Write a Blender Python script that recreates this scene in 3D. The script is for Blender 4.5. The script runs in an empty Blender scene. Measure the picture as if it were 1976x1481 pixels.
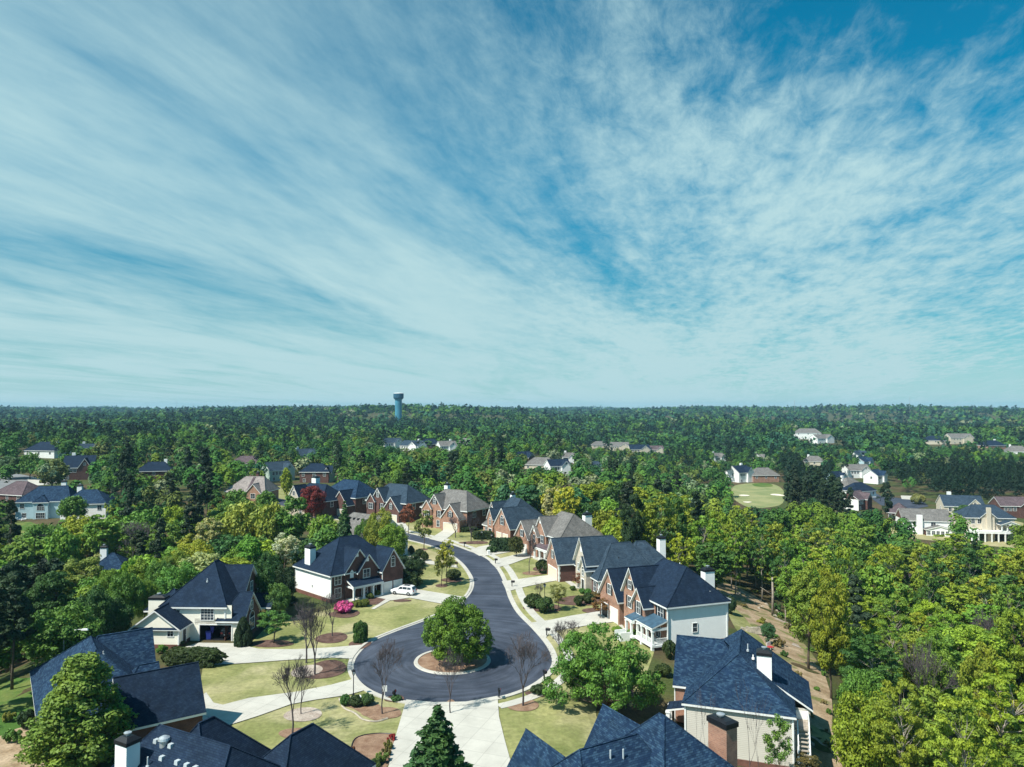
import bpy, bmesh, math, random
import numpy as np
from mathutils import Vector
R = math.radians
C = bpy.context.scene
COL = C.collection

# ------------------------------------------------------------------ camera
F, CX, CY, PITCH, CAMH = 1427.0, 988.0, 740.5, math.atan(45.5 / 1427.0), 35.0
cam_data = bpy.data.cameras.new('camera')
cam_data.sensor_width = 36.0
cam_data.lens = 36.0 * F / 1976.0
cam_data.clip_start, cam_data.clip_end = 0.5, 20000.0
cam = bpy.data.objects.new('camera', cam_data)
cam.location = (0, 0, CAMH)
cam.rotation_euler = (R(90) + PITCH, 0, 0)
COL.objects.link(cam)
C.camera = cam

# ------------------------------------------------------------------ light
SUN_EL, SUN_FROM = 54.0, 217.0        # the sun stands left of the camera and a little behind it (degrees from +x, anticlockwise)
sun = bpy.data.lights.new('sun', 'SUN')
sun.energy, sun.angle, sun.color = 5.0, R(0.5), (1.0, 0.945, 0.84)
so = bpy.data.objects.new('sun', sun)
sd = Vector((math.cos(R(SUN_EL)) * math.cos(R(SUN_FROM)), math.cos(R(SUN_EL)) * math.sin(R(SUN_FROM)), math.sin(R(SUN_EL))))
so.rotation_euler = (-sd).to_track_quat('-Z', 'Y').to_euler()
so.location = (-60, -20, 120)
COL.objects.link(so)
C.view_settings.view_transform = 'Standard'
C.view_settings.look = 'None'
C.view_settings.exposure = 0.42
C.view_settings.gamma = 1.0
C.cycles.use_denoising = True
C.cycles.max_bounces = 6
C.cycles.diffuse_bounces = 2
C.cycles.glossy_bounces = 2
C.cycles.transmission_bounces = 2
C.cycles.transparent_max_bounces = 4
C.cycles.volume_bounces = 0


class NT:
    """small helper that wires shader nodes"""
    def __init__(s, tree):
        s.t = tree
        s.t.nodes.clear()

    def n(s, kind, **kw):
        nd = s.t.nodes.new(kind)
        ins = kw.pop('ins', {})
        for k, v in kw.items():
            setattr(nd, k, v)
        for k, v in ins.items():
            s.put(nd, k, v)
        return nd

    def put(s, nd, k, v):
        sock = nd.inputs[k]
        if isinstance(v, bpy.types.NodeSocket):
            s.t.links.new(v, sock)
        elif isinstance(v, bpy.types.Node):
            s.t.links.new(v.outputs[0], sock)
        else:
            sock.default_value = v

    def m(s, op, a, b=0.0, c=0.0, clamp=False):
        nd = s.n('ShaderNodeMath', operation=op, use_clamp=clamp)
        s.put(nd, 0, a); s.put(nd, 1, b)
        if op in ('MULTIPLY_ADD', 'SMOOTH_MIN', 'COMPARE', 'WRAP'):
            s.put(nd, 2, c)
        return nd.outputs[0]

    def mix(s, f, a, b, blend='MIX'):
        nd = s.n('ShaderNodeMix', data_type='RGBA', blend_type=blend)
        s.put(nd, 0, f); s.put(nd, 6, a); s.put(nd, 7, b)
        return nd.outputs[2]

    def ramp(s, f, stops):
        nd = s.n('ShaderNodeValToRGB')
        e = nd.color_ramp.elements
        while len(e) > 1:
            e.remove(e[-1])
        for i, (p, c) in enumerate(stops):
            el = e[0] if i == 0 else e.new(p)
            el.position = p
            el.color = c if isinstance(c, tuple) and len(c) == 4 else ((c, c, c, 1) if not isinstance(c, tuple) else (*c, 1))
        s.put(nd, 0, f)
        return nd.outputs[0]

    def noise(s, vec, scale, detail=4.0, rough=0.55, dist=0.0, dim='3D'):
        nd = s.n('ShaderNodeTexNoise', noise_dimensions=dim, ins={'Scale': scale, 'Detail': detail, 'Roughness': rough, 'Distortion': dist})
        if vec is not None:
            s.put(nd, 'Vector', vec)
        return nd.outputs['Fac']

    def step(s, x, lo, hi):
        nd = s.n('ShaderNodeMapRange', interpolation_type='SMOOTHSTEP', ins={'From Min': lo, 'From Max': hi})
        s.put(nd, 'Value', x)
        return nd.outputs[0]


world = bpy.data.worlds.new('World')
C.world = world
world.use_nodes = True
w = NT(world.node_tree)
tc = w.n('ShaderNodeTexCoord')
sep = w.n('ShaderNodeSeparateXYZ', ins={0: tc.outputs['Generated']})
dx, dy, dz = sep.outputs
zz = w.m('ADD', w.m('MAXIMUM', dz, 0.0), 0.055)
pu, pv = w.m('DIVIDE', dx, zz), w.m('DIVIDE', dy, zz)          # point of the cloud deck that this direction meets
ca, sa = math.cos(R(14)), math.sin(R(14))
across = w.m('SUBTRACT', w.m('MULTIPLY', pu, ca), w.m('MULTIPLY', pv, sa))
along = w.m('ADD', w.m('MULTIPLY', pu, sa), w.m('MULTIPLY', pv, ca))


def deck(a, b, seed):
    return w.n('ShaderNodeCombineXYZ', ins={0: w.m('MULTIPLY', across, a), 1: w.m('MULTIPLY', along, b), 2: seed}).outputs[0]


bands = w.noise(deck(0.62, 0.16, 11.3), 1.0, 5, 0.58, 0.9)
wisps = w.noise(deck(2.3, 0.55, 7.7), 1.0, 7, 0.62, 0.5)
ripple = w.noise(deck(7.5, 3.0, 1.9), 1.5, 6, 0.68, 0.25)
puffs = w.noise(deck(2.6, 1.5, 5.1), 1.3, 4, 0.6, 0.3)
right = w.step(w.m('ADD', dx, w.m('MULTIPLY', dz, 0.35)), -0.12, 0.42)            # the deck breaks up towards the right
corner = w.step(w.m('ADD', w.m('MULTIPLY', dx, 0.8), w.m('MULTIPLY', dz, 1.6)), 0.64, 1.14)
tex = w.m('ADD', w.m('MULTIPLY', bands, 1.05), w.m('MULTIPLY_ADD', wisps, 0.46, -0.03))
tex = w.m('ADD', tex, w.m('MULTIPLY', w.m('SUBTRACT', ripple, 0.5), w.m('MULTIPLY_ADD', right, 0.62, 0.16)))
tex = w.m('ADD', tex, w.m('MULTIPLY', w.m('SUBTRACT', puffs, 0.5), w.m('MULTIPLY', right, 0.45)))
tex = w.m('SUBTRACT', tex, w.m('MULTIPLY', corner, 0.42))
tex = w.m('ADD', tex, w.m('MULTIPLY', w.step(dz, 0.24, 0.02), 0.24))
tex = w.m('ADD', tex, w.m('MULTIPLY', w.step(w.m('SUBTRACT', w.m('MULTIPLY', dz, 0.7), dx), 0.15, 0.75), 0.07))
cover = w.step(tex, 0.42, 1.10)
low = w.step(dz, 0.15, 0.0)
cover = w.m('MAXIMUM', cover, w.m('MULTIPLY', low, w.m('MULTIPLY_ADD', wisps, 0.55, 0.60, clamp=True)))
cover = w.m('MULTIPLY', cover, w.step(dz, 1.05, 0.70))
sky = w.n('ShaderNodeTexSky', sky_type='NISHITA', sun_disc=False, sun_elevation=R(SUN_EL), sun_rotation=R(90 - SUN_FROM), air_density=1.0, dust_density=0.4, ozone_density=2.0)
blue = w.mix(1.0, sky.outputs[0], w.mix(w.step(dz, 0.08, 0.34), (0.09, 0.55, 0.62, 1), (0.032, 0.76, 0.84, 1)), 'MULTIPLY')
cloud_col = w.mix(w.step(dz, 0.0, 0.30), (3.55, 5.25, 5.55, 1), (3.65, 5.4, 5.7, 1))
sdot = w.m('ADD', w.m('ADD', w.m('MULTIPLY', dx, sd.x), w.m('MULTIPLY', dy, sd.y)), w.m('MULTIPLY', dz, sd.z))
glow = w.m('MULTIPLY_ADD', w.step(sdot, 0.40, 0.97), 1.7, 1.0)      # added glow: out-of-view cloud brightened towards the sun to lift shaded walls
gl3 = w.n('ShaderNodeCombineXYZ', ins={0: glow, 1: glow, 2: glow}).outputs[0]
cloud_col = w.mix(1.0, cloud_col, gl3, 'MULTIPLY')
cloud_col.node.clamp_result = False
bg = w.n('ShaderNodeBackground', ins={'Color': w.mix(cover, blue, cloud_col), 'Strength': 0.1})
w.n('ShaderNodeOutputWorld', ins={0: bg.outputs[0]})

# ------------------------------------------------------------------ ground shape


def S(t):
    t = min(1.0, max(0.0, t))
    return t * t * (3 - 2 * t)


def Sn(t):
    t = np.clip(t, 0, 1)
    return t * t * (3 - 2 * t)


def terrain_np(x, y):
    z = -11.0 * Sn((x - 20.0) / 55.0)
    z = z - 3.0 * Sn((100.0 - y) / 22.0) * Sn((x - 6.0) / 12.0)
    z = z - 7.0 * Sn((-60.0 - x) / 26.0) * (1 - Sn((y - 165.0) / 60.0))
    z = z + 7.0 * np.exp(-((x + 280) / 150.0) ** 2 - ((y - 450) / 150.0) ** 2)
    r = np.sqrt(x * x + y * y)
    far = Sn((r - 420.0) / 2300.0)
    z = z * (1 - 0.6 * Sn((r - 500) / 900.0)) + far * 17.0 + Sn((r - 700.0) / 900.0) * (4.5 * np.sin(x * 0.0037 + y * 0.0013 + 0.4) + 3.5 * np.sin(x * 0.0091 - y * 0.0021 + 1.3)) + 14.0 * np.exp(-((x + 430) / 170.0) ** 2 - ((y - 1180) / 260.0) ** 2) + 10.0 * np.exp(-((x + 60) / 200.0) ** 2 - ((y - 1550) / 300.0) ** 2) + 9.0 * np.exp(-((x - 1150) / 600.0) ** 2 - ((y - 2500) / 500.0) ** 2)
    z = z + Sn((r - 380.0) / 700.0) * (3.0 * np.sin(x * 0.0061 + 1.0) * np.cos(y * 0.0047 + 0.6) + 2.6 * np.sin(x * 0.0023 - y * 0.0031 + 2.0))
    return z


def terrain(x, y):
    return float(terrain_np(np.array(float(x)), np.array(float(y))))


def ray(px, py):
    a, b = (px - CX) / F, -(py - CY) / F
    cp, sp = math.cos(PITCH), math.sin(PITCH)
    return a, cp - b * sp, sp + b * cp


def pt(px, py, z):
    d = ray(px, py)
    t = (z - CAMH) / d[2]
    return d[0] * t, d[1] * t


def at(px, py):
    """the point of the ground seen at a pixel of the photograph"""
    d = ray(px, py)
    t, prev = 20.0, 20.0
    while t < 6000 and CAMH + d[2] * t > terrain(d[0] * t, d[1] * t):
        prev, t = t, t * 1.01 + 0.2
    for _ in range(30):
        mdl = 0.5 * (prev + t)
        if CAMH + d[2] * mdl > terrain(d[0] * mdl, d[1] * mdl):
            prev = mdl
        else:
            t = mdl
    return d[0] * t, d[1] * t, terrain(d[0] * t, d[1] * t)


def project(x, y, z):
    cp, sp = math.cos(PITCH), math.sin(PITCH)
    dep = y * cp + (z - CAMH) * sp
    up = -y * sp + (z - CAMH) * cp
    if dep < 1:
        return None
    return CX + F * x / dep, CY - F * up / dep, dep

# ------------------------------------------------------------------ objects


def tag(o, label=None, cat=None, group=None, kind=None):
    for k, v in (('label', label), ('category', cat), ('group', group), ('kind', kind)):
        if v:
            o[k] = v
    return o


def empty(name, loc, rz=0.0, label=None, cat=None, group=None):
    o = bpy.data.objects.new(name, None)
    o.location, o.rotation_euler = loc, (0, 0, rz)
    o.empty_display_size = 0.5
    COL.objects.link(o)
    return tag(o, label, cat, group)


def link(name, me, parent=None, mat=None):
    o = bpy.data.objects.new(name, me)
    COL.objects.link(o)
    if parent is not None:
        o.parent = parent
    if mat is not None and not me.materials:
        me.materials.append(mat)
    return o


class MB:
    def __init__(s):
        s.v, s.f = [], []

    def poly(s, *pts):
        i = len(s.v)
        s.v += [tuple(p) for p in pts]
        s.f.append(tuple(range(i, i + len(pts))))
        return s

    def box(s, x0, x1, y0, y1, z0, z1):
        i = len(s.v)
        s.v += [(x, y, z) for z in (z0, z1) for y in (y0, y1) for x in (x0, x1)]
        s.f += [tuple(i + k for k in q) for q in ((0, 2, 3, 1), (4, 5, 7, 6), (0, 1, 5, 4), (2, 6, 7, 3), (0, 4, 6, 2), (1, 3, 7, 5))]
        return s

    def frustum(s, cx, cy, z0, z1, a0, b0, a1, b1):
        i = len(s.v)
        for z, a, b in ((z0, a0, b0), (z1, a1, b1)):
            s.v += [(cx - a, cy - b, z), (cx + a, cy - b, z), (cx + a, cy + b, z), (cx - a, cy + b, z)]
        s.f += [tuple(i + k for k in q) for q in ((3, 2, 1, 0), (4, 5, 6, 7), (0, 1, 5, 4), (1, 2, 6, 5), (2, 3, 7, 6), (3, 0, 4, 7))]
        return s

    def tube(s, pts, rad, n=6, cap=True):
        pts = [Vector(p) for p in pts]
        base = len(s.v)
        for k, p in enumerate(pts):
            d = (pts[min(k + 1, len(pts) - 1)] - pts[max(k - 1, 0)])
            d = d.normalized() if d.length > 1e-9 else Vector((0, 0, 1))
            a = d.cross(Vector((0.31, 0.9, 0.17)))
            a = (a if a.length > 1e-3 else d.cross(Vector((1, 0, 0)))).normalized()
            b = d.cross(a)
            r = rad[k] if isinstance(rad, (list, tuple)) else rad
            for j in range(n):
                t = 2 * math.pi * j / n
                s.v.append(tuple(p + (a * math.cos(t) + b * math.sin(t)) * r))
        for k in range(len(pts) - 1):
            for j in range(n):
                q = (j + 1) % n
                s.f.append((base + k * n + j, base + k * n + q, base + (k + 1) * n + q, base + (k + 1) * n + j))
        if cap:
            s.f.append(tuple(base + (len(pts) - 1) * n + j for j in range(n)))
            s.f.append(tuple(base + n - 1 - j for j in range(n)))
        return s

    def lathe(s, prof, n=16, cx=0.0, cy=0.0):
        base = len(s.v)
        for r, z in prof:
            for j in range(n):
                t = 2 * math.pi * j / n
                s.v.append((cx + r * math.cos(t), cy + r * math.sin(t), z))
        for k in range(len(prof) - 1):
            for j in range(n):
                q = (j + 1) % n
                s.f.append((base + k * n + j, base + k * n + q, base + (k + 1) * n + q, base + (k + 1) * n + j))
        s.f.append(tuple(base + (len(prof) - 1) * n + j for j in range(n)))
        s.f.append(tuple(base + n - 1 - j for j in range(n)))
        return s

    def mesh(s, name, mat=None, smooth=False):
        me = bpy.data.meshes.new(name)
        me.from_pydata(s.v, [], s.f)
        if mat is not None:
            me.materials.append(mat)
        if smooth:
            me.polygons.foreach_set('use_smooth', [True] * len(me.polygons))
        me.update()
        return me

    def build(s, name, mat, parent=None, smooth=False):
        return link(name, s.mesh(name, mat, smooth), parent)


def clone(o, parent=None):
    c = o.copy()
    COL.objects.link(c)
    if parent is not None:
        c.parent = parent
    for ch in list(o.children):
        clone(ch, c)
    return c

# ------------------------------------------------------------------ materials


def rgba(c):
    return (c[0], c[1], c[2], 1.0)


def base_mat(name, rough=0.8, spec=0.3):
    m = bpy.data.materials.new(name)
    m.use_nodes = True
    t = NT(m.node_tree)
    b = t.n('ShaderNodeBsdfPrincipled', ins={'Roughness': rough, 'Specular IOR Level': spec})
    t.n('ShaderNodeOutputMaterial', ins={0: b.outputs[0]})
    return m, t, b


def plain(name, col, rough=0.6, var=0.12, scale=1.5, metal=0.0):
    m, t, b = base_mat(name, rough)
    o = t.n('ShaderNodeTexCoord').outputs['Object']
    nz = t.noise(o, scale, 4)
    lo, hi = [max(0, c * (1 - var)) for c in col], [min(1, c * (1 + var)) for c in col]
    t.put(b, 'Base Color', t.ramp(nz, [(0.3, rgba(lo)), (0.7, rgba(hi))]))
    b.inputs['Metallic'].default_value = metal
    return m


def brick(name, c1, c2, mortar):
    m, t, b = base_mat(name, 0.85)
    sp = t.n('ShaderNodeSeparateXYZ', ins={0: t.n('ShaderNodeTexCoord').outputs['Object']})
    u = t.m('ADD', sp.outputs[0], sp.outputs[1])
    vec = t.n('ShaderNodeCombineXYZ', ins={0: u, 1: sp.outputs[2], 2: 0.0}).outputs[0]
    br = t.n('ShaderNodeTexBrick', offset=0.5, ins={'Vector': vec, 'Color1': rgba(c1), 'Color2': rgba(c2), 'Mortar': rgba(mortar), 'Scale': 1.0, 'Mortar Size': 0.012, 'Brick Width': 0.23, 'Row Height': 0.085, 'Bias': 0.1})
    big = t.noise(vec, 0.8, 5)
    t.put(b, 'Base Color', t.mix(1.0, br.outputs[0], t.ramp(big, [(0.3, 0.72), (0.7, 1.2)]), 'MULTIPLY'))
    return m


def siding(name, col, pitch=0.17):
    m, t, b = base_mat(name, 0.55)
    sp = t.n('ShaderNodeSeparateXYZ', ins={0: t.n('ShaderNodeTexCoord').outputs['Object']})
    saw = t.m('FRACT', t.m('DIVIDE', sp.outputs[2], pitch))
    bump = t.n('ShaderNodeBump', ins={'Strength': 0.9, 'Distance': 0.03, 'Height': t.m('SUBTRACT', 1.0, saw)})
    t.put(b, 'Normal', bump.outputs[0])
    nz = t.noise(t.n('ShaderNodeTexCoord').outputs['Object'], 0.6, 5)
    t.put(b, 'Base Color', t.ramp(nz, [(0.25, rgba([c * 0.9 for c in col])), (0.75, rgba(col))]))
    return m


def shingle(name, dark, light):
    m, t, b = base_mat(name, 0.9, 0.12)
    sp = t.n('ShaderNodeSeparateXYZ', ins={0: t.n('ShaderNodeTexCoord').outputs['Object']})
    u = t.m('ADD', sp.outputs[0], t.m('MULTIPLY', sp.outputs[1], 1.03))
    vec = t.n('ShaderNodeCombineXYZ', ins={0: u, 1: t.m('MULTIPLY', sp.outputs[2], 1.25), 2: 0.0}).outputs[0]
    br = t.n('ShaderNodeTexBrick', offset=0.37, ins={'Vector': vec, 'Color1': rgba(dark), 'Color2': rgba(light), 'Mortar': rgba([c * 0.55 for c in dark]), 'Scale': 1.0, 'Mortar Size': 0.012, 'Brick Width': 0.34, 'Row Height': 0.14, 'Bias': -0.3})
    big = t.noise(t.n('ShaderNodeTexCoord').outputs['Object'], 0.5, 6, 0.65)
    streak = t.noise(t.n('ShaderNodeMapping', ins={'Vector': t.n('ShaderNodeTexCoord').outputs['Object'], 'Scale': (1.6, 1.6, 0.25)}).outputs[0], 1.0, 5)
    c = t.mix(1.0, br.outputs[0], t.ramp(big, [(0.28, 0.78), (0.72, 1.2)]), 'MULTIPLY')
    t.put(b, 'Base Color', t.mix(1.0, c, t.ramp(streak, [(0.3, 0.8), (0.7, 1.15)]), 'MULTIPLY'))
    return m


def two_tone(name, a, c, scale, rough=0.9, mid=0.5, wid=0.15, fine=6.0, finevar=0.25, extra=None, exscale=0.05, exlo=0.5, exhi=0.65, spec=0.2):
    """ground cover: two tones in drifts, broken up by fine grain, a third tone in big patches"""
    m, t, b = base_mat(name, rough, spec)
    o = t.n('ShaderNodeTexCoord').outputs['Object']
    col = t.ramp(t.noise(o, scale, 6, 0.62, 0.4), [(mid - wid, rgba(a)), (mid + wid, rgba(c))])
    if extra is not None:
        col = t.mix(t.step(t.noise(o, exscale, 4, 0.55, 0.6), exlo, exhi), col, rgba(extra))
    fn = t.ramp(t.noise(o, fine, 3, 0.7), [(0.25, 1 - finevar), (0.75, 1 + finevar)])
    t.put(b, 'Base Color', t.mix(1.0, col, fn, 'MULTIPLY'))
    return m


def glass_mat():
    m, t, b = base_mat('window_glass', 0.08, 0.5)
    o = t.n('ShaderNodeTexCoord').outputs['Object']
    t.put(b, 'Base Color', t.ramp(t.noise(o, 0.9, 2), [(0.4, (0.015, 0.02, 0.03, 1)), (0.6, (0.06, 0.08, 0.10, 1))]))
    return m


def foliage(name, transl=0.20):
    m = bpy.data.materials.new(name)
    m.use_nodes = True
    t = NT(m.node_tree)
    oi = t.n('ShaderNodeObjectInfo')
    o = t.n('ShaderNodeTexCoord').outputs['Object']
    seed = t.m('MULTIPLY', oi.outputs['Random'], 37.0)
    vec = t.n('ShaderNodeVectorMath', operation='ADD', ins={0: o, 1: t.n('ShaderNodeCombineXYZ', ins={0: seed, 1: seed, 2: seed}).outputs[0]}).outputs[0]
    c = t.mix(1.0, oi.outputs['Color'], t.ramp(t.noise(vec, 1.7, 3, 0.6), [(0.25, (0.70, 0.80, 0.85, 1)), (0.75, (2.45, 2.3, 1.9, 1))]), 'MULTIPLY')
    c = t.mix(1.0, c, t.ramp(t.noise(vec, 0.33, 2), [(0.3, (0.85, 0.95, 1.1, 1)), (0.7, (1.1, 1.05, 0.8, 1))]), 'MULTIPLY')
    d = t.n('ShaderNodeBsdfPrincipled', ins={'Base Color': c, 'Roughness': 0.6, 'Specular IOR Level': 0.25})
    tr = t.n('ShaderNodeBsdfTranslucent', ins={'Color': t.mix(1.0, c, (1.25, 1.2, 0.6, 1), 'MULTIPLY')})
    mx = t.n('ShaderNodeMixShader', ins={0: transl, 1: d.outputs[0], 2: tr.outputs[0]})
    t.n('ShaderNodeOutputMaterial', ins={0: mx.outputs[0]})
    return m


def asphalt_mat():
    m, t, b = base_mat('asphalt', 0.88, 0.25)
    o = t.n('ShaderNodeTexCoord').outputs['Object']
    sp = t.n('ShaderNodeSeparateXYZ', ins={0: o})
    ax, ay = t.m('ADD', sp.outputs[0], 8.2), t.m('SUBTRACT', sp.outputs[1], 103.0)
    rr = t.m('SQRT', t.m('ADD', t.m('MULTIPLY', ax, ax), t.m('MULTIPLY', ay, ay)))
    ang = t.m('ARCTAN2', ay, ax)
    ring = t.noise(t.n('ShaderNodeCombineXYZ', ins={0: t.m('MULTIPLY', rr, 1.5), 1: t.m('MULTIPLY', ang, 1.6), 2: 0.0}).outputs[0], 1.0, 5, 0.6)
    patch = t.noise(o, 0.18, 5, 0.6)
    col = t.ramp(patch, [(0.3, (0.026, 0.034, 0.052, 1)), (0.7, (0.060, 0.072, 0.100, 1))])
    col = t.mix(1.0, col, t.ramp(ring, [(0.3, 0.70), (0.72, 1.55)]), 'MULTIPLY')
    t.put(b, 'Base Color', t.mix(1.0, col, t.ramp(t.noise(o, 14.0, 2), [(0.3, 0.8), (0.7, 1.2)]), 'MULTIPLY'))
    return m


def concrete_mat(name, col, joint=2.6):
    m, t, b = base_mat(name, 0.85, 0.25)
    o = t.n('ShaderNodeTexCoord').outputs['Object']
    mp = t.n('ShaderNodeMapping', ins={'Vector': o, 'Rotation': (0, 0, 0.35)}).outputs[0]
    br = t.n('ShaderNodeTexBrick', offset=0.0, ins={'Vector': mp, 'Color1': rgba(col), 'Color2': rgba([c * 0.95 for c in col]), 'Mortar': rgba([c * 0.6 for c in col]), 'Scale': 1.0, 'Mortar Size': 0.02, 'Brick Width': joint, 'Row Height': joint})
    st = t.ramp(t.noise(o, 0.35, 6, 0.65), [(0.3, 0.86), (0.65, 1.06)])
    t.put(b, 'Base Color', t.mix(1.0, br.outputs[0], st, 'MULTIPLY'))
    return m


M = {}
M['brick_dark_and_shade'] = brick('dark_and_shaded_brick', (0.085, 0.028, 0.024), (0.13, 0.046, 0.036), (0.13, 0.10, 0.09))  # dark brick, and shade painted into the sunless walls of orange-brick houses
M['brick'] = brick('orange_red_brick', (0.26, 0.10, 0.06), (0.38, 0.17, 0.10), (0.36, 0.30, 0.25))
M['brick_base'] = brick('foundation_brick', (0.14, 0.045, 0.03), (0.20, 0.07, 0.05), (0.16, 0.12, 0.10))
M['stone'] = brick('pale_stone', (0.42, 0.36, 0.29), (0.56, 0.50, 0.42), (0.45, 0.40, 0.34))
M['white_siding'] = siding('white_siding', (0.86, 0.875, 0.86))
M['cream_siding'] = siding('cream_siding', (0.86, 0.83, 0.72))
M['beige_siding'] = siding('beige_siding', (0.56, 0.53, 0.47), 0.2)
M['blue_siding'] = siding('pale_blue_siding', (0.42, 0.58, 0.64))
M['green_siding'] = siding('pale_green_siding', (0.42, 0.52, 0.46))
M['tan_siding'] = siding('tan_siding', (0.62, 0.55, 0.44))
M['roof_navy'] = shingle('navy_shingles', (0.011, 0.023, 0.048), (0.021, 0.040, 0.070))
M['roof_blue'] = shingle('slate_blue_shingles', (0.011, 0.029, 0.066), (0.045, 0.095, 0.155))
M['roof_steel'] = shingle('steel_grey_shingles', (0.030, 0.052, 0.080), (0.062, 0.092, 0.125))
M['roof_grey'] = shingle('warm_grey_shingles', (0.15, 0.145, 0.14), (0.24, 0.23, 0.22))
M['roof_tan'] = shingle('tan_shingles', (0.26, 0.23, 0.22), (0.34, 0.30, 0.28))
M['roof_brown'] = shingle('brown_shingles', (0.10, 0.075, 0.085), (0.17, 0.13, 0.14))
M['trim'] = plain('white_trim', (0.78, 0.79, 0.78), 0.5, 0.06)
M['door'] = plain('dark_door', (0.03, 0.03, 0.035), 0.4)
M['garage_door'] = plain('garage_door_white', (0.74, 0.73, 0.68), 0.5, 0.05)
M['garage_cream'] = plain('garage_door_cream', (0.66, 0.60, 0.48), 0.5, 0.05)
M['shutter'] = plain('black_shutter_and_shade', (0.015, 0.016, 0.02), 0.5)  # shutter black, also painted shade inside garages and under a porch deck
M['glass'] = glass_mat()
M['black'] = plain('black_metal', (0.012, 0.013, 0.016), 0.45)
M['metal'] = plain('galvanised_metal', (0.55, 0.58, 0.60), 0.35, 0.1, metal=0.6)
M['lead'] = plain('vent_grey', (0.42, 0.47, 0.50), 0.5)
M['copper'] = plain('standing_seam_blue', (0.05, 0.10, 0.15), 0.3, 0.3)
M['asphalt'] = asphalt_mat()
M['concrete'] = concrete_mat('concrete', (0.50, 0.485, 0.435))
M['kerb'] = concrete_mat('kerb_concrete', (0.50, 0.48, 0.43), 3.5)
M['lawn'] = two_tone('lawn_grass', (0.140, 0.162, 0.050), (0.300, 0.292, 0.122), 0.16, mid=0.50, wid=0.17, fine=1.6, finevar=0.30, extra=(0.37, 0.335, 0.185), exscale=0.07, exlo=0.48, exhi=0.7)
M['green_lawn'] = two_tone('green_grass', (0.055, 0.125, 0.022), (0.17, 0.19, 0.055), 0.15, mid=0.52, wid=0.1, fine=3.0)
M['dry_lawn'] = two_tone('dry_grass', (0.26, 0.245, 0.115), (0.38, 0.335, 0.19), 0.2, mid=0.5, wid=0.15, fine=3.0)
M['worn_asphalt'] = two_tone('worn_asphalt', (0.15, 0.16, 0.17), (0.24, 0.245, 0.25), 0.2)
M['fairway'] = two_tone('fairway_grass', (0.17, 0.21, 0.085), (0.29, 0.29, 0.14), 0.1, fine=2.0, finevar=0.15)
M['mulch'] = two_tone('mulch', (0.075, 0.042, 0.034), (0.155, 0.095, 0.075), 0.9, fine=9.0, finevar=0.4)
M['pinestraw'] = two_tone('pine_straw', (0.18, 0.105, 0.068), (0.30, 0.20, 0.135), 0.9, fine=9.0, finevar=0.35)
M['dead_leaves'] = two_tone('dry_leaf_litter', (0.30, 0.24, 0.20), (0.46, 0.40, 0.34), 0.8, fine=7.0, finevar=0.4)
M['dirt'] = two_tone('bare_dirt', (0.24, 0.17, 0.10), (0.44, 0.34, 0.235), 0.35, fine=4.0, finevar=0.35, extra=(0.16, 0.17, 0.06), exscale=0.16, exlo=0.5, exhi=0.62)
M['ground'] = two_tone('woodland_floor', (0.055, 0.042, 0.022), (0.115, 0.085, 0.045), 0.12, fine=2.5, finevar=0.4, extra=(0.055, 0.075, 0.020), exscale=0.045, exlo=0.40, exhi=0.58)
M['far_ground'] = M['ground']
M['sand'] = plain('bunker_sand', (0.72, 0.66, 0.55), 0.9)
M['leaf'] = foliage('leaves')
M['needle'] = foliage('needles', 0.1)
M['bark'] = plain('bark', (0.11, 0.085, 0.065), 0.9, 0.4, 3.0)
M['pale_bark'] = plain('pale_bark', (0.34, 0.30, 0.25), 0.9, 0.35, 2.0)
M['twig'] = plain('grey_twigs', (0.085, 0.072, 0.078), 0.9, 0.3, 2.0)
M['white_paint'] = plain('white_car_paint', (0.80, 0.81, 0.82), 0.25, 0.02)
M['dark_paint'] = plain('dark_car_paint', (0.03, 0.03, 0.04), 0.25, 0.02)
M['tyre'] = plain('tyre_rubber', (0.015, 0.015, 0.016), 0.8)
M['rim'] = plain('alloy_rim', (0.5, 0.51, 0.53), 0.3, 0.05, metal=0.8)
M['red_lamp'] = plain('red_lens', (0.35, 0.02, 0.02), 0.3)
M['clear_lamp'] = plain('clear_lens', (0.75, 0.77, 0.8), 0.2)
M['rock'] = plain('field_stone', (0.38, 0.34, 0.28), 0.9, 0.35, 2.0)
# ------------------------------------------------------------------ the setting


def stretched(lo, hi, fine_lo, fine_hi, step, grow=1.13):
    a = list(np.arange(fine_lo, fine_hi + 0.1, step))
    s = step
    while a[-1] < hi:
        s *= grow
        a.append(a[-1] + s)
    s = step
    while a[0] > lo:
        s *= grow
        a.insert(0, a[0] - s)
    return np.array(a)


gx, gy = stretched(-5200, 5200, -260, 300, 5.0), stretched(-300, 6200, -10, 420, 5.0)
XX, YY = np.meshgrid(gx, gy)
ZZ = terrain_np(XX, YY)
gv = np.stack([XX.ravel(), YY.ravel(), ZZ.ravel()], 1)
nx_, ny_ = len(gx), len(gy)
ii, jj = np.meshgrid(np.arange(nx_ - 1), np.arange(ny_ - 1))
q0 = (jj * nx_ + ii).ravel()
gf = np.stack([q0, q0 + 1, q0 + nx_ + 1, q0 + nx_], 1)


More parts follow.
